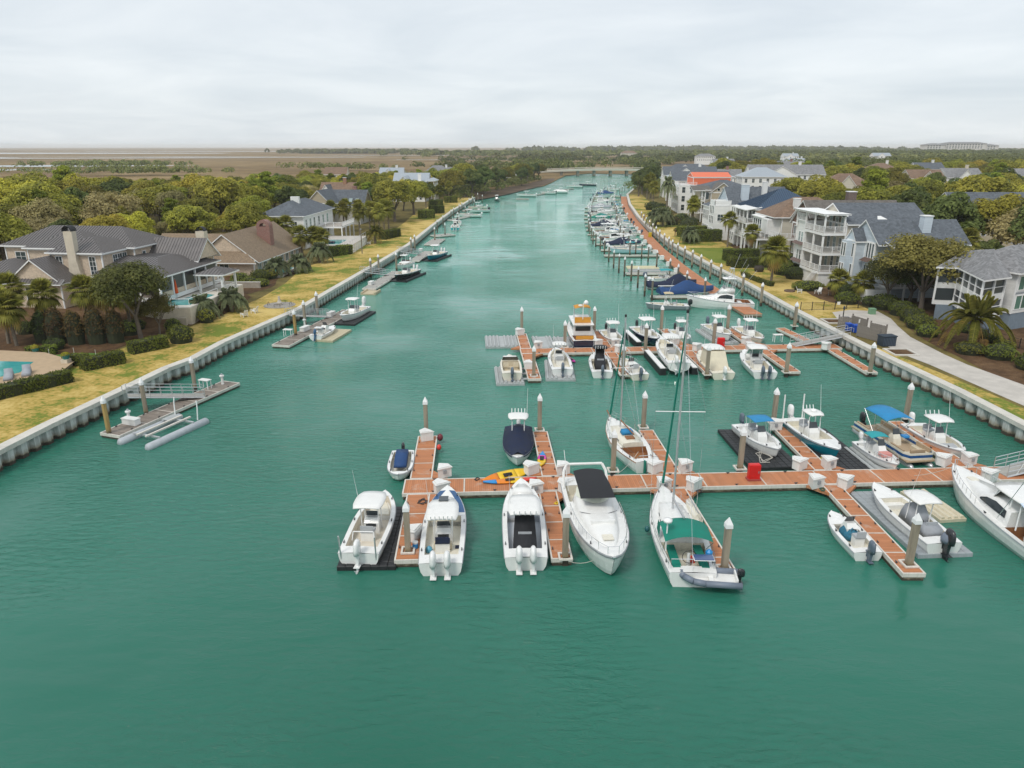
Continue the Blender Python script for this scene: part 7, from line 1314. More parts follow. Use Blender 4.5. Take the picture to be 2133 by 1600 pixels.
def palm(kind, x, y, h, label, s=1.0, group=None, n=None, z=YZ, joined=False, rr=None):
    rr = rr or random.Random(int(x*91+y*17)); t = thing({'fan':'cabbage_palm','date':'date_palm','pindo':'silver_palm'}[kind], label, 'palm tree', (x, y, z), rr.uniform(0,6.28), group); lean = rr.uniform(-.3,.3)
    tr = {'fan': .17, 'date': .42, 'pindo': .25}[kind]*min(1.2,s)
    mb = MB(); mb.cyl((0,0,-.2),(lean*.5,0,h*.5),tr*1.15,tr,n=8,cap=False); mb.cyl((lean*.5,0,h*.5),(lean,0,h),tr,tr*(1.3 if kind != 'fan' else 1.1),n=8); mb.build('trunk', palmbark_m, t)
    n = n or {'fan': 46, 'date': 50, 'pindo': 42}[kind]; fr = FR[kind]; acc = MB()
    for i in range(n):
        u = i/(n-1); a = i*2.39996+rr.uniform(-.2,.2)
        if kind == 'fan': me = fr[min(2, int(u*3))]; el = radians(80-108*u)+rr.uniform(-.12,.12)
        else: me = fr[min(3, int(u*4))]; el = rr.uniform(-.1,.1)
        sc = s*rr.uniform(.88,1.1)
        if kind == 'fan' and u > .95: me = FR['fandead'][0]
        if kind == 'date' and u > .93: me = FR['datedead'][0]
        M = Matrix.Translation((lean,0,h)) @ Matrix.Rotation(a, 4, 'Z') @ Matrix.Rotation(-el, 4, 'Y') @ Matrix.Scale(sc, 4)
        if joined: acc.add([tuple(M @ v.co) for v in me.vertices], [tuple(p.vertices) for p in me.polygons])
        else: o = place('frond', me, None, t); o.matrix_local = M
    if joined: acc.build('crown', fr[0].materials[0], t)
    return t
far_palms = {}
def far_palm(kind, x, y, h, label, s=1.0, group=None):
    """palms too distant to show single fronds share a few joined crowns"""
    k = (kind, rnd.randrange(3))
    if k not in far_palms: far_palms[k] = palm(kind, x, y, 1.0 if False else 5.0, label, 1.0, group, joined=True, rr=random.Random(k[1]*7+3)); t = far_palms[k]
    else: t = copy_tree(far_palms[k])
    t.location = (x, y, YZ); t.scale = (s, s, h/5.0*1.0); t.rotation_euler = (0,0,rnd.uniform(0,6.28)); tag(t, label, 'palm tree', group); return t
# hedges and shrubs
def blob(name, label, x, y, rx, ry, h, m=None, group=None, rz=0.0, box=.0, leaf=.13, dens=1.0, z=YZ, cat='shrub'):
    """clipped or loose shrub: dark core with leaves over its surface; box 1 = squared hedge, 0 = mound"""
    m = m or fo_shrub; seed = int(abs(x*131+y*71)) % 99991; rng = np.random.default_rng(seed); t = thing(name, label, cat, (x, y, z), rz, group); p = 2+6*box
    nl = int(min(7000, dens*((rx+ry)*2*h*1.3+rx*ry*4)*26*(.13/leaf)**2)); d = sph(rng, nl*2); d = d[d[:,2] > -.25][:nl]; q = (np.abs(d)**p).sum(1)**(1/p); e = d/q[:,None]
    lump = 1+(1-box*.75)*.16*np.sin(e[:,0]*5+seed)*np.sin(e[:,1]*6+1)*np.sin(e[:,2]*5+2)+rng.normal(0,.035,len(e)); P = e*np.array([rx,ry,h*.58])*lump[:,None]; P[:,2] += h*.45
    Nn = e/np.array([rx,ry,h*.6]); Nn /= np.linalg.norm(Nn, axis=1)[:,None]; Nn = Nn*.8+sph(rng, len(e))*.6; Nn /= np.linalg.norm(Nn, axis=1)[:,None]
    place('leaves', card_mesh('leaves', cards(P, Nn, leaf*rng.uniform(.6,1.3,len(e)), rng), m), None, t)
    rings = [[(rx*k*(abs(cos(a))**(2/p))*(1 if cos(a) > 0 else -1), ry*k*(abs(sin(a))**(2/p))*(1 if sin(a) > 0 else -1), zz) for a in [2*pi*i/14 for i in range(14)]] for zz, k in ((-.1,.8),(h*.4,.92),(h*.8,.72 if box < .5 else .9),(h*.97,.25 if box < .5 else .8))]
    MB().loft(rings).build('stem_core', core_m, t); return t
def hedge(pts, w, h, label, m=None, group=None, leaf=.12):
    """one straight clipped run per pair of points, joined under one thing"""
    m = m or fo_hedge; t = thing('hedge', label, 'hedge', (0,0,YZ), 0, group); Vs = []; core = MB()
    for k, ((x0, y0), (x1, y1)) in enumerate(zip(pts[:-1], pts[1:])):
        rng = np.random.default_rng(int(abs(x0*77+y0*13))); L = sqrt((x1-x0)**2+(y1-y0)**2)+w*.5; a = atan2(y1-y0, x1-x0); n = int(min(16000, (L*(2*h+w)+2*w*h)*66*(.12/leaf)**2)); f = rng.random(n); areas = np.array([L*h, L*h, L*w, w*h, w*h]); s = rng.choice(5, n, p=areas/areas.sum()); u = rng.uniform(-.5,.5,n); v = rng.random(n); P = np.zeros((n,3)); Nn = np.zeros((n,3))
        for q, (sx, sy) in enumerate(((0,-1),(0,1),(0,0),(-1,0),(1,0))):
            i = s == q
            if q < 2: P[i] = np.stack([u[i]*L, np.full(i.sum(), sy*w/2), v[i]*h], 1); Nn[i] = (0,sy,0)
            elif q == 2: P[i] = np.stack([u[i]*L, (v[i]-.5)*w, np.full(i.sum(), h)], 1); Nn[i] = (0,0,1)
            else: P[i] = np.stack([np.full(i.sum(), sx*L/2), u[i]*w, v[i]*h], 1); Nn[i] = (sx,0,0)
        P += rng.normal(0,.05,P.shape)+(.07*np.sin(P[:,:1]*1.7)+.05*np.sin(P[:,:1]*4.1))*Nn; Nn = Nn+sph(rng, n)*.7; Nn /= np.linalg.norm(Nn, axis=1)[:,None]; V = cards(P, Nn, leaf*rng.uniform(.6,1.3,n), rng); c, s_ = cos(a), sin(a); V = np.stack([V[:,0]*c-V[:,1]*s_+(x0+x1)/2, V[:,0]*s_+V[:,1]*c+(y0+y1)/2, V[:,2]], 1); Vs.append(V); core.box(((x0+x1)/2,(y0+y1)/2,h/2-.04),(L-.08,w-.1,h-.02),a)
    place('leaves', card_mesh('leaves', np.concatenate(Vs), m), None, t); core.build('stem_core', core_m, t); return t

mb = MB(); base = [(-82,95),(-70,92.6),(-52,91.2),(-43.5,92.2),(-40.6,99),(-41,112),(-52,122),(-82,122)]; cx_, cy_ = -62, 106
mb.loft([[(x, y, YZ+.015) for x, y in base], [(cx_+(x-cx_)*.9, cy_+(y-cy_)*.86, 3.01) for x, y in base]]); tag(mb.build('house_mound', mulch_m), kind='structure')
# left bank gardens
t = tree('nearoak', -45.9, 86.4, 1.12, 'young live oak with bare lower trunk before the pool terrace', sz=1.12); t = tree('nearbare', -44.4, 88.2, .62, 'thin half-bare tree behind the young live oak')
for k, (x, y, h, l) in enumerate([(-58.9,82.8,4.6,'cabbage palm leaning at the far left, right of a close pair'),(-60.6,83.9,4.9,'cabbage palm at the left edge, left of a close pair'),(-57.8,87.5,5.2,'cabbage palm behind the dark screen, first from the left'),(-53.2,88.2,5.6,'cabbage palm behind the dark screen, second from the left'),(-51,89.4,5.4,'cabbage palm behind the dark screen, third from the left'),(-48.9,90,5.0,'cabbage palm half behind the young live oak'),(-62.5,88.5,5.8,'cabbage palm against the shake house at the left edge')]): palm('fan', x, y, h, l, 1.12)
for k, (x, y, rx, h) in enumerate([(-54.6,83.8,1.2,4.1),(-52.2,83.6,1.15,4.0),(-49.9,83.9,1.2,4.2),(-47.9,84.4,1.1,3.9),(-56.8,84.6,1.1,3.6)]): blob('screen_shrub', 'tall dark reddish screening shrub, %s from the left in front of the shake house' % ['second','third','fourth','rightmost','first'][k], x, y, rx, .95, h, fo_red if k != 4 else fo_dark, 'dark screening shrubs', leaf=.15)
palm('pindo', -42.6, 97.2, 2.0, 'silver feather palm at the foot of the pool terrace, nearer of two', 1.05, z=YZ); palm('pindo', -40.3, 101.6, 2.0, 'silver feather palm right of the terrace, farther of two', 1.05)
hedge([(-43.4,79.6),(-41.2,82.2)], 1.5, 1.35, 'clipped low hedge on the lawn edge in front of the young oak'); blob('round_shrub', 'broad rounded shrub at the right end of the low hedge', -40.1, 84.6, 1.5, 1.4, 2.0, fo_shrub, leaf=.13); blob('round_shrub', 'small shrub left of the terrace wall', -43.6, 90.2, 1.0, .9, 1.5, fo_shrub); blob('round_shrub', 'bright shrub tucked under the silver palm', -41.2, 95.0, 1.0, 1.0, 1.7, fo_palm)
hedge([(-45.2,73.2),(-43.0,75.8)], 1.5, 1.3, 'clipped hedge block right of the putting green'); hedge([(-49.8,62),(-44.9,69)], 1.5, 1.15, 'long clipped hedge below the pool patio wall'); hedge([(-48.2,75.2),(-46.4,75.0)], 1.1, 1.1, 'short hedge beside the patio steps'); hedge([(-55,79.2),(-52.4,79.3)], 1.0, .9, 'low hedge behind the pool patio'); blob('round_shrub', 'low dark shrub behind the putting green', -53.5, 81.3, 1.2, .8, 1.3, fo_dark)
sheet('putting_green', smooth_poly([(-53.6,77.6),(-50.5,79.4),(-47.2,79.3),(-45.2,77.4),(-46.2,75.9),(-49.6,76.8),(-52.6,76.5)], 4), YZ+.04, mat('putting_green_grass', (.07,.16,.015), .9, var=.12))
for k, (x, y, r, h, m, l) in enumerate([(-47.2,124.5,1.6,1.7,fo_hedge,'clipped round bush before the ranch house, leftmost'),(-44.9,122.6,1.3,1.3,fo_hedge,'clipped round bush nearest the retaining wall'),(-44.6,127.2,1.7,1.8,fo_hedge,'clipped round bush below the ranch house eave'),(-47.4,121.2,1.6,1.0,fo_shrub,'low mounded bush behind the retaining wall'),(-42.6,121.6,1.3,1.2,fo_shrub,'spilling bush at the end of the retaining wall'),(-43.2,128.8,1.1,1.6,fo_palm,'loose bright bush beside the silver palms')]): blob('round_shrub', l, x, y, r, r*.95, h, m)
for x, y, h, l in [(-42.8,131.5,1.9,'silver feather palm by the teal pool, nearest of three'),(-40.2,135.4,1.9,'silver feather palm by the teal pool, middle of three'),(-39.3,147.5,2.6,'large silver feather palm past the ranch house, farthest of three')]: palm('pindo', x, y, h, l, 1.12)
tree('oak', -59.5, 164.0, 1.2, 'rounded oak hiding the left end of the white chimney house'); tree('olive', -62.5, 170, 1.1, 'olive tree behind the rounded oak by the white chimney house')
for x, y, h, l in [(-52.5,162.5,5.6,'cabbage palm at the corner of the white house, left of two'),(-50.4,163.6,6.0,'cabbage palm at the corner of the white house, right of two'),(-44.6,154.5,4.8,'cabbage palm above the silver palm, left of a trio'),(-42.2,156,4.6,'cabbage palm above the silver palm, middle of a trio'),(-40.6,155,4.2,'cabbage palm above the silver palm, right of a trio')]: palm('fan', x, y, h, l, 1.15)
hedge([(-40.2,155.6),(-36.0,160.0)], 1.8, 2.0, 'tall clipped hedge at the corner of the white pool deck'); blob('round_shrub', 'dark shrub left of the tall clipped hedge', -41.8, 157, 1.4, 1.2, 1.7, fo_dark); palm('date', -33.6, 178.5, 2.6, 'golden date palm beyond the white pool deck', .72); hedge([(-33,186),(-30.5,193)], 2, 2.0, 'clipped hedge beyond the golden date palm')
for k, (x, y) in enumerate([(-35.5,196),(-37.5,200),(-39.6,204),(-34.6,206),(-41,197),(-43.5,209),(-46.5,203),(-36.8,211),(-48,213),(-50.5,206)]): far_palm('fan', x, y, 6.2, 'cabbage palm in the grove in front of the skylight house', 1.15, 'palm grove on the left bank')
for k, (x, y, s, kd, l) in enumerate([(-37,232,1.35,'oak','broad oak leaning over the left lawn beyond the palm grove'),(-45,244,1.2,'dark','dark tree behind the broad lawn oak'),(-34,256,1.2,'oak','second oak along the left lawn'),(-40,272,1.2,'olive','olive tree before the metal-roofed house'),(-33.5,300,1.0,'dark','dark tree right of the metal-roofed house'),(-56,300,1.3,'oak','oak left of the metal-roofed house')]): tree(kd, x, y, s, l)
for x, y, l in [(-30,243,'first'),(-28.5,262,'second'),(-31.5,290,'third'),(-27.5,312,'fourth')]: hedge([(x,y),(x+3.5,y+1)], 3, 2.6, 'dark clipped hedge block along the far left lawn, %s from the camera' % l)
for x, y in [(-33,284),(-29,296),(-35,320),(-28,330)]: far_palm('fan', x, y, 6, 'cabbage palm by the far left lawn', 1.2, 'palms of the far left lawn')
for k, (x, y, s) in enumerate([(-28,345,1.5),(-20,368,1.5),(-31,372,1.5),(-14,392,1.45),(-26,400,1.6),(-8,418,1.4),(-38,360,1.4),(-18,424,1.5),(-4,446,1.3),(6,470,1.2),(8,500,1.3),(11,522,1.3),(4,540,1.3),(16,548,1.3),(20,566,1.2)]): tree('dark' if k % 2 else 'oak', x, y, s, 'dark tree along the mud bank left of the bridge', 'trees of the far left bank', z=.4 if y > 340 else YZ)
for k in range(12): blob('filler_shrub', 'low filler shrub in the shaded bed before the shake house', rnd.uniform(-63,-47), rnd.uniform(86,92), rnd.uniform(.9,1.5), rnd.uniform(.8,1.2), rnd.uniform(1.0,1.9), rnd.choice([fo_dark, fo_shrub, fo_red]), 'filler shrubs by the shake house')
for k in range(9): blob('filler_shrub', 'low filler shrub between the path and the right-edge house', rnd.uniform(55.5,60), 70+k*2.4, rnd.uniform(.8,1.3), rnd.uniform(.8,1.2), rnd.uniform(.8,1.4), rnd.choice([fo_dark, fo_shrub, fo_palm]), 'filler shrubs by the right-edge house')
# right bank gardens
palm('date', 54.4, 82.6, 3.3, 'big date palm with arching golden fronds beside the concrete path', 1.12)
palm('fan', 44.8, 123.9, 5.6, 'tall cabbage palm on the right lawn before the tiered porches', 1.45, n=56); palm('pindo', 43.4, 178, 2.7, 'lone silver feather palm on the right lawn beyond the green strip', 1.05); palm('pindo', 44.6, 217, 3.6, 'feather palm cluster on the right lawn, right of two trunks', 1.5); palm('pindo', 42.9, 219, 3.2, 'feather palm cluster on the right lawn, left of two trunks', 1.3)
for x, y, h, l in [(50.8,171.5,6.4,'cabbage palm in front of the blue-roofed house'),(50.4,153.2,5.4,'cabbage palm before the cream house porch'),(51.4,112.6,2.6,'short cabbage palm by the pale blue house, left'),(54.0,109.6,2.8,'short cabbage palm by the pale blue house, right')]: palm('fan', x, y, h, l, 1.05)
t = tree('nearbare', 58.6, 101.4, 1.62, 'large pale olive tree with forked trunk right of the pale blue house', sz=1.35); tree('nearoak', 55.8, 105.6, .95, 'olive tree left of the forked trunk', sz=.85); tree('neardark', 63.2, 104.5, 1.2, 'dark evergreen behind the forked olive tree', sz=1.05); tree('neardark', 67, 107.5, 1.15, 'dark evergreen right behind the pale blue house porch', sz=1.1); tree('neardark', 60, 107.2, .9, 'low dark evergreen against the pale blue house', sz=.7); tree('cedar', 88, 142, 1.5, 'ragged dark cedar behind the screened porch house'); palm('fan', 79, 126, 7.2, 'cabbage palm beside the ragged cedar', 1.2)
for k, (x, y, rx, ry, h, m, l) in enumerate([(50.6,107.2,1.8,1.4,1.7,fo_shrub,'green shrub at the top of the path by the iron fence'),(54.4,103.4,1.9,1.7,2.1,fo_shrub,'first mounded shrub along the path'),(54.9,99.4,1.8,1.8,1.9,fo_shrub,'second mounded shrub along the path'),(54.3,95.6,1.7,1.9,1.8,fo_shrub,'third mounded shrub along the path'),(53.2,91.6,1.8,1.8,1.7,fo_shrub,'fourth mounded shrub along the path'),(52.0,87.6,1.4,1.3,1.4,fo_hedge,'fifth mounded shrub along the path, smaller'),
    (54.6,77.6,1.7,1.5,1.6,fo_hedge,'rounded shrub right of the date palm'),(52.4,79.6,1.6,1.5,1.3,fo_palm,'yellow-green grassy shrub below the date palm'),(55.4,73.4,1.8,1.6,1.5,fo_shrub,'shrub at the right edge below the date palm'),(53.6,69.4,1.5,1.3,1.2,fo_shrub,'lowest shrub at the right edge of the path'),(53.4,105.8,1.3,1.1,1.4,fo_dark,'dark low shrub behind the iron fence'),(48.8,117.8,2.6,1.5,1.5,fo_shrub,'wide flat-topped shrub on the right lawn'),(52.2,111,1.5,1.5,2.2,fo_dark,'grey-green shrub before the pale blue house'),
    (51.2,128.8,2.4,1.7,2.0,fo_dark,'dark shrub mass beneath the tiered porches, right'),(50.8,133.2,2.6,2.0,2.3,fo_shrub,'shrub mass beneath the brown shake house'),(54.2,138,2.4,2.0,3.0,fo_dark,'tall dark shrub at the brown shake house'),(61,77,2.2,1.6,1.2,fo_dark,'low dark shrub against the blue-grey foundation')]): blob('round_shrub' if m is not fo_palm else 'grassy_shrub', l, x, y, rx, ry, h, m)
hedge([(43.5,141.2),(50.2,141.6)], 1.6, 1.9, 'long clipped hedge below the cream house'); hedge([(44.6,150.5),(50.6,150.9)], 2.2, 2.3, 'tall clipped hedge beyond the long hedge'); hedge([(44.0,121.2),(42.8,127),(42.4,132)], .7, .7, 'low hedge line running up the right lawn'); hedge([(43.2,143.2),(45.4,149.6)], 1.2, 1.3, 'angled hedge at the near end of the green lawn'); hedge([(43.6,182),(51.2,182.6)], 3.0, 2.8, 'deep clipped hedge behind the lone silver palm'); hedge([(44.6,192),(51,193)], 3.2, 2.6, 'second deep hedge behind the lone silver palm')
for k, (x, y, rx, h, m) in enumerate([(48.6,236,3,2.6,fo_dark),(47.6,246,2.4,2.2,fo_dark),(52.6,228,2.6,2.8,fo_dark),(51.4,252,3,3.0,fo_hedge),(53,264,3,3.2,fo_dark),(45.9,231,1.6,1.8,fo_red),(52.5,276,3,3.0,fo_dark),(49.6,208,2.6,2.8,fo_dark),(51.8,214,2.6,3,fo_dark),(48.5,222,2.2,2.4,fo_red),(46.2,203,1.3,1.3,fo_hedge)]): blob('garden_shrub', 'dense garden shrub along the far right lawn, %s of that row' % words_[k], x, y, rx, rx*.8, h, m, 'shrubs of the far right lawn', leaf=.2, dens=.6)
for k, (x, y, h) in enumerate([(54.2,222,6),(55.4,225,6.4),(54.2,259,10),(57.4,302,7),(60,330,8),(62.5,336,8.5),(64,342,8)]): far_palm('fan' if k != 2 else 'pindo', x, y, h, 'cabbage palm by the far right houses', 1.25, 'palms of the far right bank')
for k, (x, y, s) in enumerate([(60,352,1.2),(64,366,1.3),(66,378,1.4),(70,396,1.3),(75,412,1.3),(80,428,1.3),(84,446,1.3)]): tree('dark', x, y, s, 'dark tree where the right bank bends away', 'trees of the right bend')
# woods: single trees up to the limits, farther ones as one mass
HOUSE_BOXES = [(-86,-40,92,131),(-72,-42,128,160),(-66,-38,158,198),(-64,-42,218,242),(-76,-58,280,298),(-56,-30,314,340),(48,82,70,123),(48,78,118,205),(53,80,226,282),(56,96,282,330),(66,108,340,402),(96,150,262,378),(88,118,366,388),(200,284,342,370),(203,226,428,446),(174,198,236,254),(100,146,146,188),(203,219,478,491),(283,303,376,392),(174,193,328,342),(230,250,428,442),(204,222,283,297),(298,320,428,444),(156,186,468,484),(-80,-62,438,452),(-48,-33,428,442),(-212,-192,328,342),(-62,-42,518,532),(-120,-102,468,482)]
def free(x, y, r): return not any(a-r < x < b+r and c-(r*1.1 if d < 230 else 30) < y < d+r*.6 for a, b, c, d in HOUSE_BOXES)
rw = random.Random(42); spots = []
def scatter(x0, x1, y0, y1, inside, sp):
    y = y0
    while y < y1:
        s = sp(y); x = x0(y)+rw.uniform(0, s)
        while x < x1(y):
            px, py = x+rw.uniform(-.35,.35)*s, y+rw.uniform(-.35,.35)*s
            if inside(px, py) and free(px, py, 2.5): spots.append((px, py))
            x += s
        y += s*.9
def left_edge(y): return inter(LW, y)-(26 if y < 130 else 30 if y < 215 else 24 if y < 320 else 14)
scatter(lambda y: -.76*y-14, lambda y: -22, 116, 400, lambda x, y: x < left_edge(y) and y < 296+max(0, x+190)*1.0 and y < 400, lambda y: 8.2+y*.008)
nleft = len(spots)
scatter(lambda y: 64, lambda y: .76*y+12, 128, 470, lambda x, y: x > inter(RW, y)+(38 if y < 210 else 34 if y < 300 else 46) and (x > 84 or y > 205), lambda y: 8.8+y*.008)
spots_i = sorted(range(len(spots)), key=lambda i: spots[i][1]); used = {k: 0 for k in NAMES}; far_pts = []
lab = {'oak': ('live oak in the %s wood', 'live oaks of the %s wood'), 'olive': ('yellow-olive tree in the %s wood', 'yellow-olive trees of the %s wood'), 'dark': ('dark evergreen in the %s wood', 'evergreens of the %s wood'), 'pine': ('pine standing in the %s wood', 'pines of the %s wood'), 'bare': ('leafless grey tree in the %s wood', 'leafless trees of the %s wood'), 'cedar': ('cedar in the %s wood', 'cedars of the %s wood')}
for i in spots_i:
    x, y = spots[i]; side = 'left' if i < nleft else 'right'; q = rw.random()
    kd = ('oak' if q < .42 else 'olive' if q < .66 else 'pine' if q < .78 else 'bare' if q < .9 else 'dark' if q < .98 else 'cedar') if side == 'left' else ('oak' if q < .48 else 'olive' if q < .66 else 'dark' if q < .82 else 'bare' if q < .93 else 'pine' if q < .97 else 'cedar')
    if used[kd] >= 270: far_pts.append((x, y)); continue
    used[kd] += 1; s = rw.choice([.8,.95,1.1,1.3,1.5])*rw.uniform(.92,1.08)*(1.05 if kd != 'pine' else .95)
    if side == 'left' and y < 150: s *= .85
    if side == 'left' and y > 235: s = min(s, 1.08 if kd != 'pine' else 1.0)
    zl = ('behind the shake house' if y < 165 else 'behind the white chimney house' if y < 225 else 'behind the skylight house' if y < 290 else 'near its marsh edge') if side == 'left' else ('behind the pale blue house' if y < 190 else 'behind the blue-roofed house' if y < 260 else 'around the back row of houses' if y < 360 else 'beyond the back row of houses')
    tree(kd, x, y, s, lab[kd][0] % side+' '+zl, lab[kd][1] % side+' '+zl, rr=rw)
for k in range(26):
    x, y = spots[rw.randrange(len(spots))]; side = 'left' if x < 0 else 'right'; far_palm('fan', x+3, y-2, rw.uniform(6.5,8.5), 'cabbage palm rising out of the wood on the %s side' % side, 1.2, 'palms in the %s wood' % side)
def far_mass(name, pts, hts, wid, ncard, leaf, m, seed):
    """distant tree cover nobody could count"""
    rng = np.random.default_rng(seed); n = len(pts); P0 = np.repeat(np.array(pts), ncard, 0); H = np.repeat(np.array(hts), ncard); Wd = np.repeat(np.array(wid), ncard); e = sph(rng, n*ncard); e[:,2] = np.abs(e[:,2])*1.3-.35
    P = np.stack([P0[:,0]+e[:,0]*Wd*rng.uniform(.6,1.05,n*ncard), P0[:,1]+e[:,1]*Wd*rng.uniform(.6,1.05,n*ncard), P0[:,2]+H*(.58+.42*e[:,2])], 1); Nn = e*1.3+sph(rng, n*ncard)*.5+np.array([0,0,.35]); Nn /= np.linalg.norm(Nn, axis=1)[:,None]
    o = place(name, card_mesh(name, cards(P, Nn, leaf*rng.uniform(.6,1.4,n*ncard)*(np.repeat(np.array(wid), ncard)/5), rng, .75), m)); tag(o, kind='stuff'); return o
A, Hh, Ww = [], [], []
def addfar(x, y, z, h, w_): A.append((x, y, z)); Hh.append(h); Ww.append(w_)
for x, y in far_pts: addfar(x, y, YZ, rw.uniform(8,11), rw.uniform(4,5.5))
for k in range(2300):
    y = 460+ (rw.random()**1.5)*900; x = rw.uniform(inter(RW, min(y,559))+44+max(0,(y-560))*1.05, .76*y+20)
    if x < 420+ (y-905)*3.5*.0 or True:
        if y > 620 and x < 150+(y-620)*.95: continue
        if free(x, y, 3): addfar(x, y, YZ, rw.uniform(8,14), rw.uniform(5,9))
far_mass('far_right_wood', A, Hh, Ww, 130, .62, fo_far, 1)
A, Hh, Ww = [], [], []
for k in range(2600):
    y = 1300+(rw.random()**1.3)*2600; x = rw.uniform(420+(y-1300)*.25, .78*y); addfar(x, y, YZ, rw.uniform(9,15), rw.uniform(9,16))
far_mass('horizon_wood', A, Hh, Ww, 40, 1.3, fo_far, 2)
def clump(name, n, cx, cy, rx, ry, h, w_, nc, leaf, seed, z=.4):
    A_, H_, W_ = [], [], []
    for k in range(n): A_.append((cx+rw.gauss(0,.45)*rx, cy+rw.gauss(0,.45)*ry, z)); H_.append(h*rw.uniform(.6,1.15)); W_.append(w_*rw.uniform(.7,1.2))
    far_mass(name, A_, H_, W_, nc, leaf, fo_far, seed)
for k, a in enumerate([(70,-28,372,16,40,5,3.6,60,.6),(60,-16,420,14,40,5,3.6,60,.6),(50,2,480,12,45,4.5,3.4,60,.6),(40,8,545,12,30,4.5,3.4,60,.6),(60,-60,400,40,30,7,4.5,70,.7),(50,-45,470,40,40,7,4.5,70,.7),(40,-40,540,50,40,7,4.5,70,.7),(40,72,405,6,40,4.5,3.4,60,.6),(40,90,470,6,40,5,3.6,60,.6),(90,-330,640,90,18,9,5,60,.8),(50,-262,372,34,9,5,3.6,60,.6),(46,-175,760,70,14,8,5,50,.9),(36,-60,800,60,22,10,6,60,.9),(70,25,720,50,26,12,6.5,70,.8),(40,70,1150,60,30,14,8,50,1),(50,160,930,40,16,11,6,60,.9),(14,125,680,14,10,11,6,90,.8),(120,260,1050,170,40,13,8,50,1.1),(160,560,1150,240,60,13,9,45,1.2),(150,-90,1900,200,40,14,11,36,1.5),(220,-560,2600,260,40,14,14,30,2),(300,300,1700,420,80,15,11,36,1.5),(300,900,3300,800,120,20,24,24,2.4),(90,-480,900,110,26,8,6,40,1.1),(60,-20,1180,120,20,9,6,40,1.1),(20,420,1500,40,20,10,8,40,1.2)]): clump('distant_tree_island', *a, seed=20+k)

# ---------------------------------------------------------------- left docks, ramps, garden pieces
def ldock(label, p, q, w, m, **k):
    L = sqrt((q[0]-p[0])**2+(q[1]-p[1])**2); return dock('floating_dock', label, p, atan2(q[1]-p[1], q[0]-p[0])-pi/2, L, w, m, 'private docks of the left bank', z=.42, **k)
ldock('weathered plank dock with an empty lift, nearest on the left bank', (-34.7,57.6), (-29.6,72.2), 2.2, wood_y); ldock('weathered plank dock with white benches, second on the left bank', (-28.9,86.9), (-24.6,107.4), 2.4, wood_y); ldock('pale grey dock, third on the left bank', (-25.0,124.5), (-22.7,143), 2.4, pale_y); ldock('grey dock beside the teal-hulled boat', (-21.2,157), (-19.8,172), 2.2, pale_y); ldock('dark rubber-edged dock past the teal-hulled boat', (-20.6,184), (-19.6,196), 3.4, pale_y); ldock('pale angled dock before the aqua-hulled boat', (-21.8,203), (-17,207), 3.6, pale_y)
ldock('long grey dock below the crosswise white boat', (-21,248), (-13,268), 2.0, pale_y); ldock('dock at the end of the left seawall', (-18.5,285), (-14.5,310), 1.8, wood_y); ldock('small dock off the mud bank', (2,352), (8,352), 3, wood_y)
ldock('far dock along the marsh bank', (12,380), (36,440), 1.6, wood_y); raft(-24.3, 122.6, -.12, 2.6, 3.2, mat('beige_raft',(.5,.42,.28),.7), 'beige and black raft at the near end of the third left dock')
def ramp(label, p, q, w=1.15, m=None):
    """aluminium gangway with trussed handrails"""
    p, q = Vector(p), Vector(q); t = thing('gangway', label, 'gangway', tuple(p)); d = q-p; s = Vector((-d.y, d.x, 0)).normalized()*(w/2); n = 7; up = Vector((0,0,1.0))
    MB().add([tuple(v) for v in (-s, s, d+s, d-s, -s-up*.09, s-up*.09, d+s-up*.09, d-s-up*.09)], [(0,3,2,1),(4,5,6,7),(0,1,5,4),(1,2,6,5),(2,3,7,6),(3,0,4,7)]).build('walkway', pale_y, t)
    for sg in (-1, 1):
        mb = MB(); e = s*sg
        for h in (.35,.7,1.0): mb.cyl(tuple(e+up*h), tuple(d+e+up*h), .03, n=5)
        for i in range(n+1): mb.cyl(tuple(d*i/n+e), tuple(d*i/n+e+up), .025, n=5)
        mb.tube([tuple(e+up), tuple(e-d.normalized()*.35+up*.8), tuple(e-d.normalized()*.35+up*.3)], .03, 5); mb.cyl(tuple(e-up*.05), tuple(d+e-up*.05), .07, n=5); mb.build('handrail', alu, t)
ramp('aluminium gangway down to the nearest left dock', (-36.3,64.2,1.66), (-30.6,67.6,.5)); ramp('gangway down to the dock with white benches', (-31.1,98.4,1.66), (-26.4,102.6,.5)); ramp('gangway down to the third left dock', (-27.9,134.6,1.66), (-24.0,138.6,.5)); ramp('gangway down to the dock by the teal-hulled boat', (-25.3,163,1.66), (-20.8,166,.5))
ramp('aluminium gangway from the seawall to the second dock', (42.0,87.6,1.68), (34.9,86.6,.56), 1.3); ramp('aluminium gangway at the right edge to the front main dock', (43.9,50.8,1.68), (36.9,49.6,.56), 1.3)
t = thing('empty_boat_lift', 'empty floating lift with two long grey pontoons by the nearest left dock', 'boat lift', (-30.6,58.9,0), -.37)
for s in (-1, 1): MB().loft([[(s*1.55+.38*k*cos(a), yy, .12+.38*k*sin(a)) for a in [2*pi*i/10 for i in range(10)]] for yy, k in ((-3.4,.55),(-3.2,1),(3.3,1),(3.5,.55))]).build('pontoon', mat('grey_lift_pontoon',(.42,.45,.48),.5,var=.12,dirt=.3), t, True); MB().bx(s*.5-.09,s*.5+.09,-2.4,2.6,.62,.75).build('bunk', edge_m, t); MB().tube([(s*1.3,2.6,.5),(s*1.35,2.7,1.6),(s*1.3,2.75,2.3)],.06,6).build('guide_post', trimw, t)
for yy in (-1.9,1.9): MB().bx(-1.5,1.5,yy-.09,yy+.09,.45,.6).build('crossbeam', alu, t)
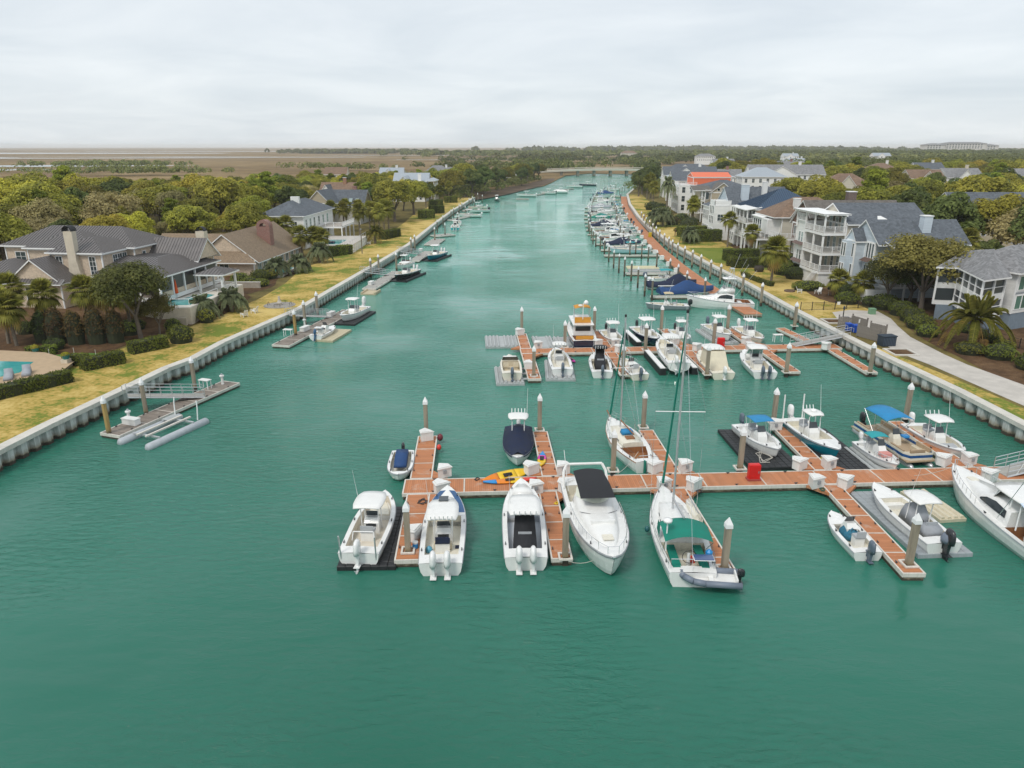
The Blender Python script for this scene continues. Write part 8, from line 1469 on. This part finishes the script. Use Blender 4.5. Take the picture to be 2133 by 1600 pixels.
MB().bx(-1.5,-.7,1.2,2.6,.62,.68).build('catwalk', greyf, t)
def bench(x, y, rz, label, z=.44):
    t = thing('storage_bench', label, 'bench', (x, y, z), rz); MB().bx(-.75,.75,-.32,.32,0,.5).build('chest', plastic, t); MB().bx(-.8,.8,-.36,.36,.503,.58).build('lid', plastic, t)
bench(-27.9,94.4,1.3,'white storage bench on the weathered dock, nearer'); bench(-26.5,103.4,1.3,'white storage bench on the weathered dock, farther'); bench(-34.0,60.0,-.35,'white ribbed storage box on the nearest left dock'); bench(-25.3,128.5,1.4,'white storage box on the third left dock'); bench(-21.6,172,1.4,'white storage bench by the teal-hulled boat')
def cut_table(x, y, rz, label, z=.44):
    t = thing('cleaning_table', label, 'table', (x, y, z), rz); MB().bx(-.6,.6,-.32,.32,.88,.95).build('top', plastic, t)
    for a in (-.5,.5):
        for b in (-.25,.25): MB().bx(a-.03,a+.03,b-.03,b+.03,0,.878).build('leg', trimw, t)
cut_table(-31.4,70.0,-.35,'white fish-cleaning table on the nearest left dock'); cut_table(-29.2,91.3,-.2,'white fish-cleaning table at the near end of the second left dock'); cut_table(33.6,88.3,.1,'white fish-cleaning table behind the second dock', DZ+.02)
def pedestal(x, y, label, z=.44): t = thing('power_pedestal', label, 'pedestal', (x, y, z)); MB().lathe([(.16,0),(.13,.1),(.12,.75),(.24,.82),(.24,.95),(.1,1.0)],10).build('post', plastic, t); MB().lathe([(.1,1.002),(.13,1.05),(.05,1.15)],8).build('lamp_cap', grey, t)
pedestal(-34.6,60.8,'white power pedestal at the near end of the nearest left dock'); pedestal(-30.2,71.4,'white power pedestal at the far end of the nearest left dock'); pedestal(-28.6,96.9,'white power pedestal on the second left dock')
t = thing('trash_can', 'blue and white drum standing on the leftmost finger dock', 'drum', (-5.95,39.0,DZ+.02)); MB().lathe([(.17,0),(.18,.28),(.17,.3)],10).build('body', kb, t); MB().lathe([(.175,.302),(.18,.4),(.1,.42)],10).build('lid', plastic, t)
# iron fence, timber screens and bins by the path
iron = mat('black_iron', (.015,.015,.017), .5, var=.2); t = thing('iron_fence', 'black iron fence across the top of the concrete path', 'fence', (0,0,YZ)); P = [(41.6,102.0),(46.9,102.8),(52.6,104.2)]
for (x0, y0), (x1, y1) in zip(P[:-1], P[1:]):
    L = sqrt((x1-x0)**2+(y1-y0)**2); n = round(L/1.75)
    for i in range(n+1 if (x1, y1) == P[-1] else n): MB().box((x0+(x1-x0)*i/n,y0+(y1-y0)*i/n,.65),(.09,.09,1.3)).build('post', iron, t)
    for i in range(n):
        mb = MB(); a = (x0+(x1-x0)*i/n, y0+(y1-y0)*i/n); b = (x0+(x1-x0)*(i+1)/n, y0+(y1-y0)*(i+1)/n)
        for z in (.12,1.15): mb.cyl((*a,z),(*b,z),.022,n=4)
        for k in range(1, 12): q = k/12; mb.cyl((a[0]+(b[0]-a[0])*q,a[1]+(b[1]-a[1])*q,.12),(a[0]+(b[0]-a[0])*q,a[1]+(b[1]-a[1])*q,1.15),.011,n=3)
        mb.build('panel', iron, t)
t2 = tag(MB().bx(47.1,47.55,102.68,102.7,YZ+.75,YZ+1.2).build('notice_sign', white), 'small white notice on the black iron fence', 'sign')
gate_t = thing('iron_fence', 'black iron fence behind the date palm by the screened porch house', 'fence', (0,0,YZ)); 
for i in range(7): MB().box((58.2+i*.25,89.5-i*1.6,.65),(.08,.08,1.3)).build('post', iron, gate_t)
for i in range(6):
    mb = MB()
    for z in (.12,1.15): mb.cyl((58.2+i*.25,89.5-i*1.6,z),(58.45+i*.25,87.9-i*1.6,z),.022,n=4)
    for k in range(1, 10): mb.cyl((58.2+i*.25+.025*k,89.5-i*1.6-.16*k,.12),(58.2+i*.25+.025*k,89.5-i*1.6-.16*k,1.15),.011,n=3)
    mb.build('panel', iron, gate_t)
grw = mat('weathered_grey_timber', (.22,.2,.175), .9, var=.25, scale=3, bump=.4, bscale=8)
def screen_fence(p, q, label, h=1.5):
    L = sqrt((q[0]-p[0])**2+(q[1]-p[1])**2); t = thing('timber_screen', label, 'screen', (p[0], p[1], YZ), atan2(q[1]-p[1], q[0]-p[0])); n = round(L/.2)
    me = cached('board%.1f' % h, lambda: mesh_of(MB().bx(.01,.18,-.02,.02,.08,h), 'board', grw))
    for i in range(n): place('board', me, None, t, (i*L/n, rnd.uniform(-.008,.008), rnd.uniform(-.02,.02)))
    for x in (0, L): MB().bx(x-.07,x+.07,.03,.17,0,h+.2).build('post', grw, t)
    MB().bx(0,L,.022,.07,h*.75,h*.75+.1).build('rail', grw, t)
screen_fence((42.7,92.0),(44.0,91.2),'grey timber screen nearest the ramp head'); screen_fence((44.7,92.6),(45.5,90.2),'grey timber screen with a white notice by the path'); screen_fence((43.0,87.3),(44.4,84.5),'grey timber screen beside the dark cart box'); screen_fence((45.2,88.6),(46.2,86.6),'grey timber screen on the path side'); 
tag(MB().bx(44.95,45.2,91.2,91.22,YZ+.8,YZ+1.3).build('notice_sign', white), 'white notice fixed to the grey timber screen', 'sign')
def bin_(x, y, m, label): t = thing('wheeled_bin', label, 'bin', (x, y, YZ+.024)); MB().loft([[(-.25,-.28,.08),(.25,-.28,.08),(.25,.28,.08),(-.25,.28,.08)],[(-.31,-.36,1.0),(.31,-.36,1.0),(.31,.36,1.0),(-.31,.36,1.0)]]).build('body', m, t); MB().loft([[(-.33,-.39,1.003),(.33,-.39,1.003),(.33,.4,1.003),(-.33,.4,1.003)],[(-.3,-.3,1.1),(.3,-.3,1.1),(.3,.3,1.1),(-.3,.3,1.1)]]).build('lid', m, t); [MB().cyl((s*.3,.3,.1),(s*.35,.3,.1),.1,n=8).build('wheel', black, t) for s in (-1, 1)]
blueb = mat('blue_bin_plastic', (.01,.07,.4), .45); darkb = mat('dark_bin_plastic', (.02,.035,.055), .5); bin_(43.1,89.9,blueb,'bright blue wheeled bin behind the ramp head'); bin_(43.6,89.1,blueb,'second blue wheeled bin by the timber screens'); bin_(44.3,93.2,darkb,'dark wheeled bin by the lamp post')
t = thing('cart_box', 'large dark slatted cart box at the path edge', 'box', (44.6,83.0,YZ+.02), .15); MB().bx(-.85,.85,-.55,.55,0,1.15).build('body', darkb, t); MB().bx(-.92,.92,-.62,.62,1.153,1.25).build('lid', darkb, t); [MB().bx(-.8+i*.2,-.7+i*.2,-.575,-.552,.1,1.1).build('slat', mat('slate_slat',(.05,.07,.1),.5), t) for i in range(8)]
t = thing('lamp_post', 'short dark lamp post beside the path top', 'lamp post', (44.9,95.6,YZ)); MB().cyl((0,0,0),(0,0,1.6),.07,n=6).build('post', iron, t); MB().lathe([(.1,1.6),(.16,1.75),(.14,1.95),(.03,2.1)],8).build('lantern', darkb, t)
t = thing('utility_box', 'pale green utility box by the path shrubs', 'utility box', (50.9,99.9,YZ+.02)); MB().bx(-.4,.4,-.35,.35,0,.75).build('body', mat('green_utility',(.16,.3,.18),.6), t); MB().bx(-.43,.43,-.38,.38,.752,.82).build('lid', mat('green_utility_lid',(.2,.36,.22),.6), t)
t = thing('planter_frame', 'concrete-edged square bed by the path and cart box', 'planter', (0,0,YZ)); [MB().bx(*a, .0, .16).build('edging', cap_m, t) for a in ((43.3,46.2,81.0,81.25),(43.3,46.2,78.4,78.65),(43.3,43.55,78.66,80.99),(45.95,46.2,78.66,80.99))]; MB().bx(43.56,45.94,78.67,80.98,.0,.05).build('soil', mulch_m, t)
t = thing('planter_frame', 'concrete-edged square bed beside the lamp post', 'planter', (0,0,YZ)); [MB().bx(*a, .0, .16).build('edging', cap_m, t) for a in ((42.2,45,93.9,94.15),(42.2,45,96.4,96.65),(42.2,42.45,94.16,96.39),(44.75,45,94.16,96.39))]; MB().bx(42.46,44.74,94.17,96.38,.0,.05).build('soil', mulch_m, t)
# left pool patio at the frame edge
t = thing('pool_patio', 'tan pool patio behind a low cream wall at the left edge', 'patio', (0,0,YZ)); pa = [(-64,58),(-51.2,63.5),(-46.9,71.2),(-47.6,74.6),(-53,78),(-66,80)]
MB().prism(pa, -.03, .5).build('wall', stucco, t); MB().prism([(x*.985-.3, y) for x, y in pa], .505, .56).build('paving', mat('tan_paving',(.45,.33,.21),.85,var=.12,scale=1.5), t); MB().prism([(-64,62),(-53.0,66.4),(-50.4,70.4),(-51.4,74.2),(-64,75)], .563, .58).build('pool_water', pw, t); MB().bx(-48.1,-47.4,73.6,74.4,.0,.95).build('pier', stucco, t)
for k, (x, y) in enumerate([(-51.2,67.0),(-50.2,68.4),(-49.3,69.8)]): tt = thing('covered_lounger', 'pool lounger under a grey dust cover, %s from the left' % ['first','second','third'][k], 'lounger', (x, y, YZ+.56), .5); MB().loft([[(-.4,yy,0),(.4,yy,0),(.36,yy,h_),(-.36,yy,h_)] for yy, h_ in ((-.9,.3),(-.2,.4),(.3,.45),(.8,.85),(.95,.6))]).build('cover', greycan, tt, True)
for k, (x, y) in enumerate([(-47.7,74.0),(-53.8,78.4)]): tt = thing('flower_planter', 'teal planter of yellow flowers, %s' % ['on the patio corner pier','behind the pool patio'][k], 'planter', (x, y, YZ+(.96 if k == 0 else .57))); MB().lathe([(.28,0),(.4,.4),(.38,.42)],10).build('pot', mat('teal_pot',(.02,.16,.15),.4), tt); rng_ = np.random.default_rng(k); e = sph(rng_, 260); e[:,2] = np.abs(e[:,2]); place('flowers', card_mesh('flowers', cards(e*np.array([.45,.45,.35])+np.array([0,0,.42]), e, .07*np.ones(260), rng_), foliage('yellow_flowers',(.1,.16,.02),(.6,.42,.03),(.7,.6,.2),.01)), None, tt)
for k, (x, y) in enumerate([(-52,77.9),(-49.5,78.4),(-46.6,77.6)]): tag(MB().cyl((x,y,YZ+.03),(x,y,YZ+1.0),.02,n=4).build('flag_stick', white), 'thin white flag stick on the putting green, %s from the left' % ['first','second','third'][k], 'flag stick')
# garden furniture
def adirondack(x, y, rz, label, m=None):
    t = thing('garden_chair', label, 'chair', (x, y, YZ+.012), rz); m = m or white
    for i in range(5): MB().add([(-.28+i*.12,-.3,.38),(-.18+i*.12,-.3,.38),(-.18+i*.12,.3,.26),(-.28+i*.12,.3,.26),(-.28+i*.12,-.3,.35),(-.18+i*.12,-.3,.35),(-.18+i*.12,.3,.23),(-.28+i*.12,.3,.23)],[(0,1,2,3),(7,6,5,4),(0,4,5,1),(1,5,6,2),(2,6,7,3),(3,7,4,0)]).build('seat_slat', m, t); MB().add([(-.28+i*.12,.3,.3),(-.18+i*.12,.3,.3),(-.18+i*.12,.62,1.0),(-.28+i*.12,.62,1.0),(-.28+i*.12,.33,.29),(-.18+i*.12,.33,.29),(-.18+i*.12,.65,.99),(-.28+i*.12,.65,.99)],[(3,2,1,0),(4,5,6,7),(0,1,5,4),(1,2,6,5),(2,3,7,6),(3,0,4,7)]).build('back_slat', m, t)
    for s in (-1, 1): MB().bx(s*.36-.06,s*.36+.06,-.35,.4,.52,.56).build('arm', m, t); MB().bx(s*.34-.03,s*.34+.03,-.32,-.24,0,.518).build('leg', m, t); MB().bx(s*.34-.03,s*.34+.03,.3,.38,0,.518).build('leg', m, t)
adirondack(-37.3,98.2,-2.2,'white slatted garden chair on the left lawn, nearer of two'); adirondack(-36.7,100.6,-1.8,'white slatted garden chair on the left lawn, farther of two'); adirondack(46.6,115.4,1.2,'white garden chair by the fire ring on the right lawn'); adirondack(49.2,114.6,-1.0,'white garden chair behind the fire ring on the right lawn'); adirondack(-34.6,176,-1.6,'white garden bench chair below the white pool deck')
t = thing('fire_patio', 'round stone fire patio with a chimney pot on the left lawn', 'patio', (-34.7,105.8,YZ+.014)); MB().lathe([(2.3,0),(2.3,.05),(.1,.055)],22).build('stone_disc', mat('grey_flagstone',(.3,.28,.25),.9,var=.35,scale=2.5,bump=.5,bscale=3), t); MB().lathe([(.35,.056),(.42,.4),(.2,.75),(.14,1.25),(.16,1.35)],10).build('chimney_pot', mat('pale_clay',(.5,.46,.4),.8), t)
for k in range(4): MB().tube([(1.7*cos(k*1.6+a)*1.0,1.7*sin(k*1.6+a),.07+h_) for a, h_ in ((-.25,0),(-.25,.4),(.25,.4),(.25,0))],.03,4).build('wire_seat', iron, t)
t = thing('fire_ring', 'low stone fire ring on the right lawn', 'fire ring', (45.4,116.6,YZ+.014)); MB().lathe([(.85,0),(.85,.22),(.6,.24),(.58,.05),(.02,.04)],16).build('stone_ring', mat('brown_stone',(.16,.11,.08),.9,var=.3,scale=4), t)
t = thing('patio_umbrella', 'closed navy patio umbrella before the pale blue house', 'umbrella', (50.4,113.4,YZ)); MB().cyl((0,0,0),(0,0,2.9),.03,n=6).build('pole', alu, t); MB().lathe([(.03,.9),(.28,1.0),(.2,1.6),(.1,2.4),(.02,2.85)],8).build('canopy', navy, t)
t = thing('retaining_wall', 'low pale block retaining wall below the round bushes', 'wall', (0,0,YZ)); MB().bx(-48.6,-42.2,119.6,119.95,0,.95).build('block_wall', mat('pale_block',(.4,.36,.3),.9,var=.2,scale=2,dirt=.3), t); MB().bx(-48.7,-42.1,119.55,120,.952,1.03).build('capstone', cap_m, t)
t = thing('garden_pool', 'teal swimming pool glimpsed behind the silver palms', 'pool', (0,0,YZ)); MB().bx(-45.6,-41.6,129.6,139.6,0,.35).build('coping', path_m, t); MB().bx(-45.1,-42.1,130.1,139.1,.353,.365).build('pool_water', pw, t)
for k, (x, y) in enumerate([(43.2,193.6),(43.5,241)]): t = thing('lamp_post', 'dark garden post on the right lawn, %s' % ['nearer','farther'][k], 'lamp post', (x, y, YZ)); MB().cyl((0,0,0),(0,0,1.5),.12,n=6).build('post', browncan, t); MB().lathe([(.12,1.5),(.2,1.6),(.03,1.85)],6).build('cap', browncan, t)
t = thing('fire_pot', 'dark wicker garden seat on the right lawn', 'garden seat', (46.8,136.4,YZ+.012)); MB().lathe([(.7,0),(.95,.4),(.9,.8),(.75,1.1),(.6,.5),(.05,.45)],10).build('basket', mat('dark_wicker',(.06,.05,.04),.9,var=.4,scale=6), t)
t = thing('utility_pole', 'slim timber pole on the left lawn beside the pool deck', 'pole', (-33.2,160.6,YZ)); MB().cyl((0,0,0),(0,0,5.2),.12,.1,n=8).build('shaft', shaft2_m, t); MB().bx(-.15,.15,-.15,.15,5.2,5.4).build('cap', grey, t)
for a, b, l in [((-5.6,44.6,.52),(-4.9,45.2,1.2),'bow line of the blue-banded boat'),((-5.5,39.2,.52),(-5.6,38.4,.85),'stern line of the blue-banded boat'),((1.95,45.6,.52),(1.3,45.9,1.3),'bow line of the boat with the black cover'),((2.1,40.0,.52),(2.0,38.6,.9),'stern line of the boat with the black cover'),((3.9,43.6,.52),(4.6,45.6,1.3),'stern line of the cabin cruiser'),((11.7,44.2,.52),(11.3,44.4,1.1),'bow line of the green-canvas sailboat'),((12.0,38.4,.52),(11.9,37.6,1.0),'stern line of the green-canvas sailboat'),((22.2,42.2,.52),(21.9,43.0,.75),'bow line of the small open boat'),((30.2,49.2,.52),(31.7,47.6,1.9),'bow line of the sport fishing boat'),((-7.9,52.2,.52),(-8.2,49.6,.8),'bow line of the skiff with the blue cover')]: line(a, b, .12, wr, l+' to the dock')
hose_m = mat('green_hose', (.02,.1,.07), .6); rope(22.4, 46.9, hose_m, 'coiled green hose beside the box left of the grey float', .28, 11); rope(13.4, 46.6, dr, 'coiled black hose on the dock near the large sailboat bow', .26, 12); rope(-5.6, 50.2, dr, 'coiled dark cable at the root of the leftmost far finger', .24, 13)
# the air over the marsh
hz = MB().bx(-9100,9100,-260,16100,-1.3,46).build('haze', None); tag(hz, kind='stuff'); hm_ = bpy.data.materials.new('haze_air'); hm_.use_nodes = True; n_ = hm_.node_tree; n_.nodes.clear(); pv = N(n_, 'ShaderNodeVolumePrincipled'); pv.inputs['Color'].default_value = (.95,.975,1,1); pv.inputs['Density'].default_value = .0001; pv.inputs['Anisotropy'].default_value = .0; ou = N(n_, 'ShaderNodeOutputMaterial'); n_.links.new(pv.outputs[0], ou.inputs['Volume']); hz.data.materials.append(hm_); hz.display_type = 'WIRE'
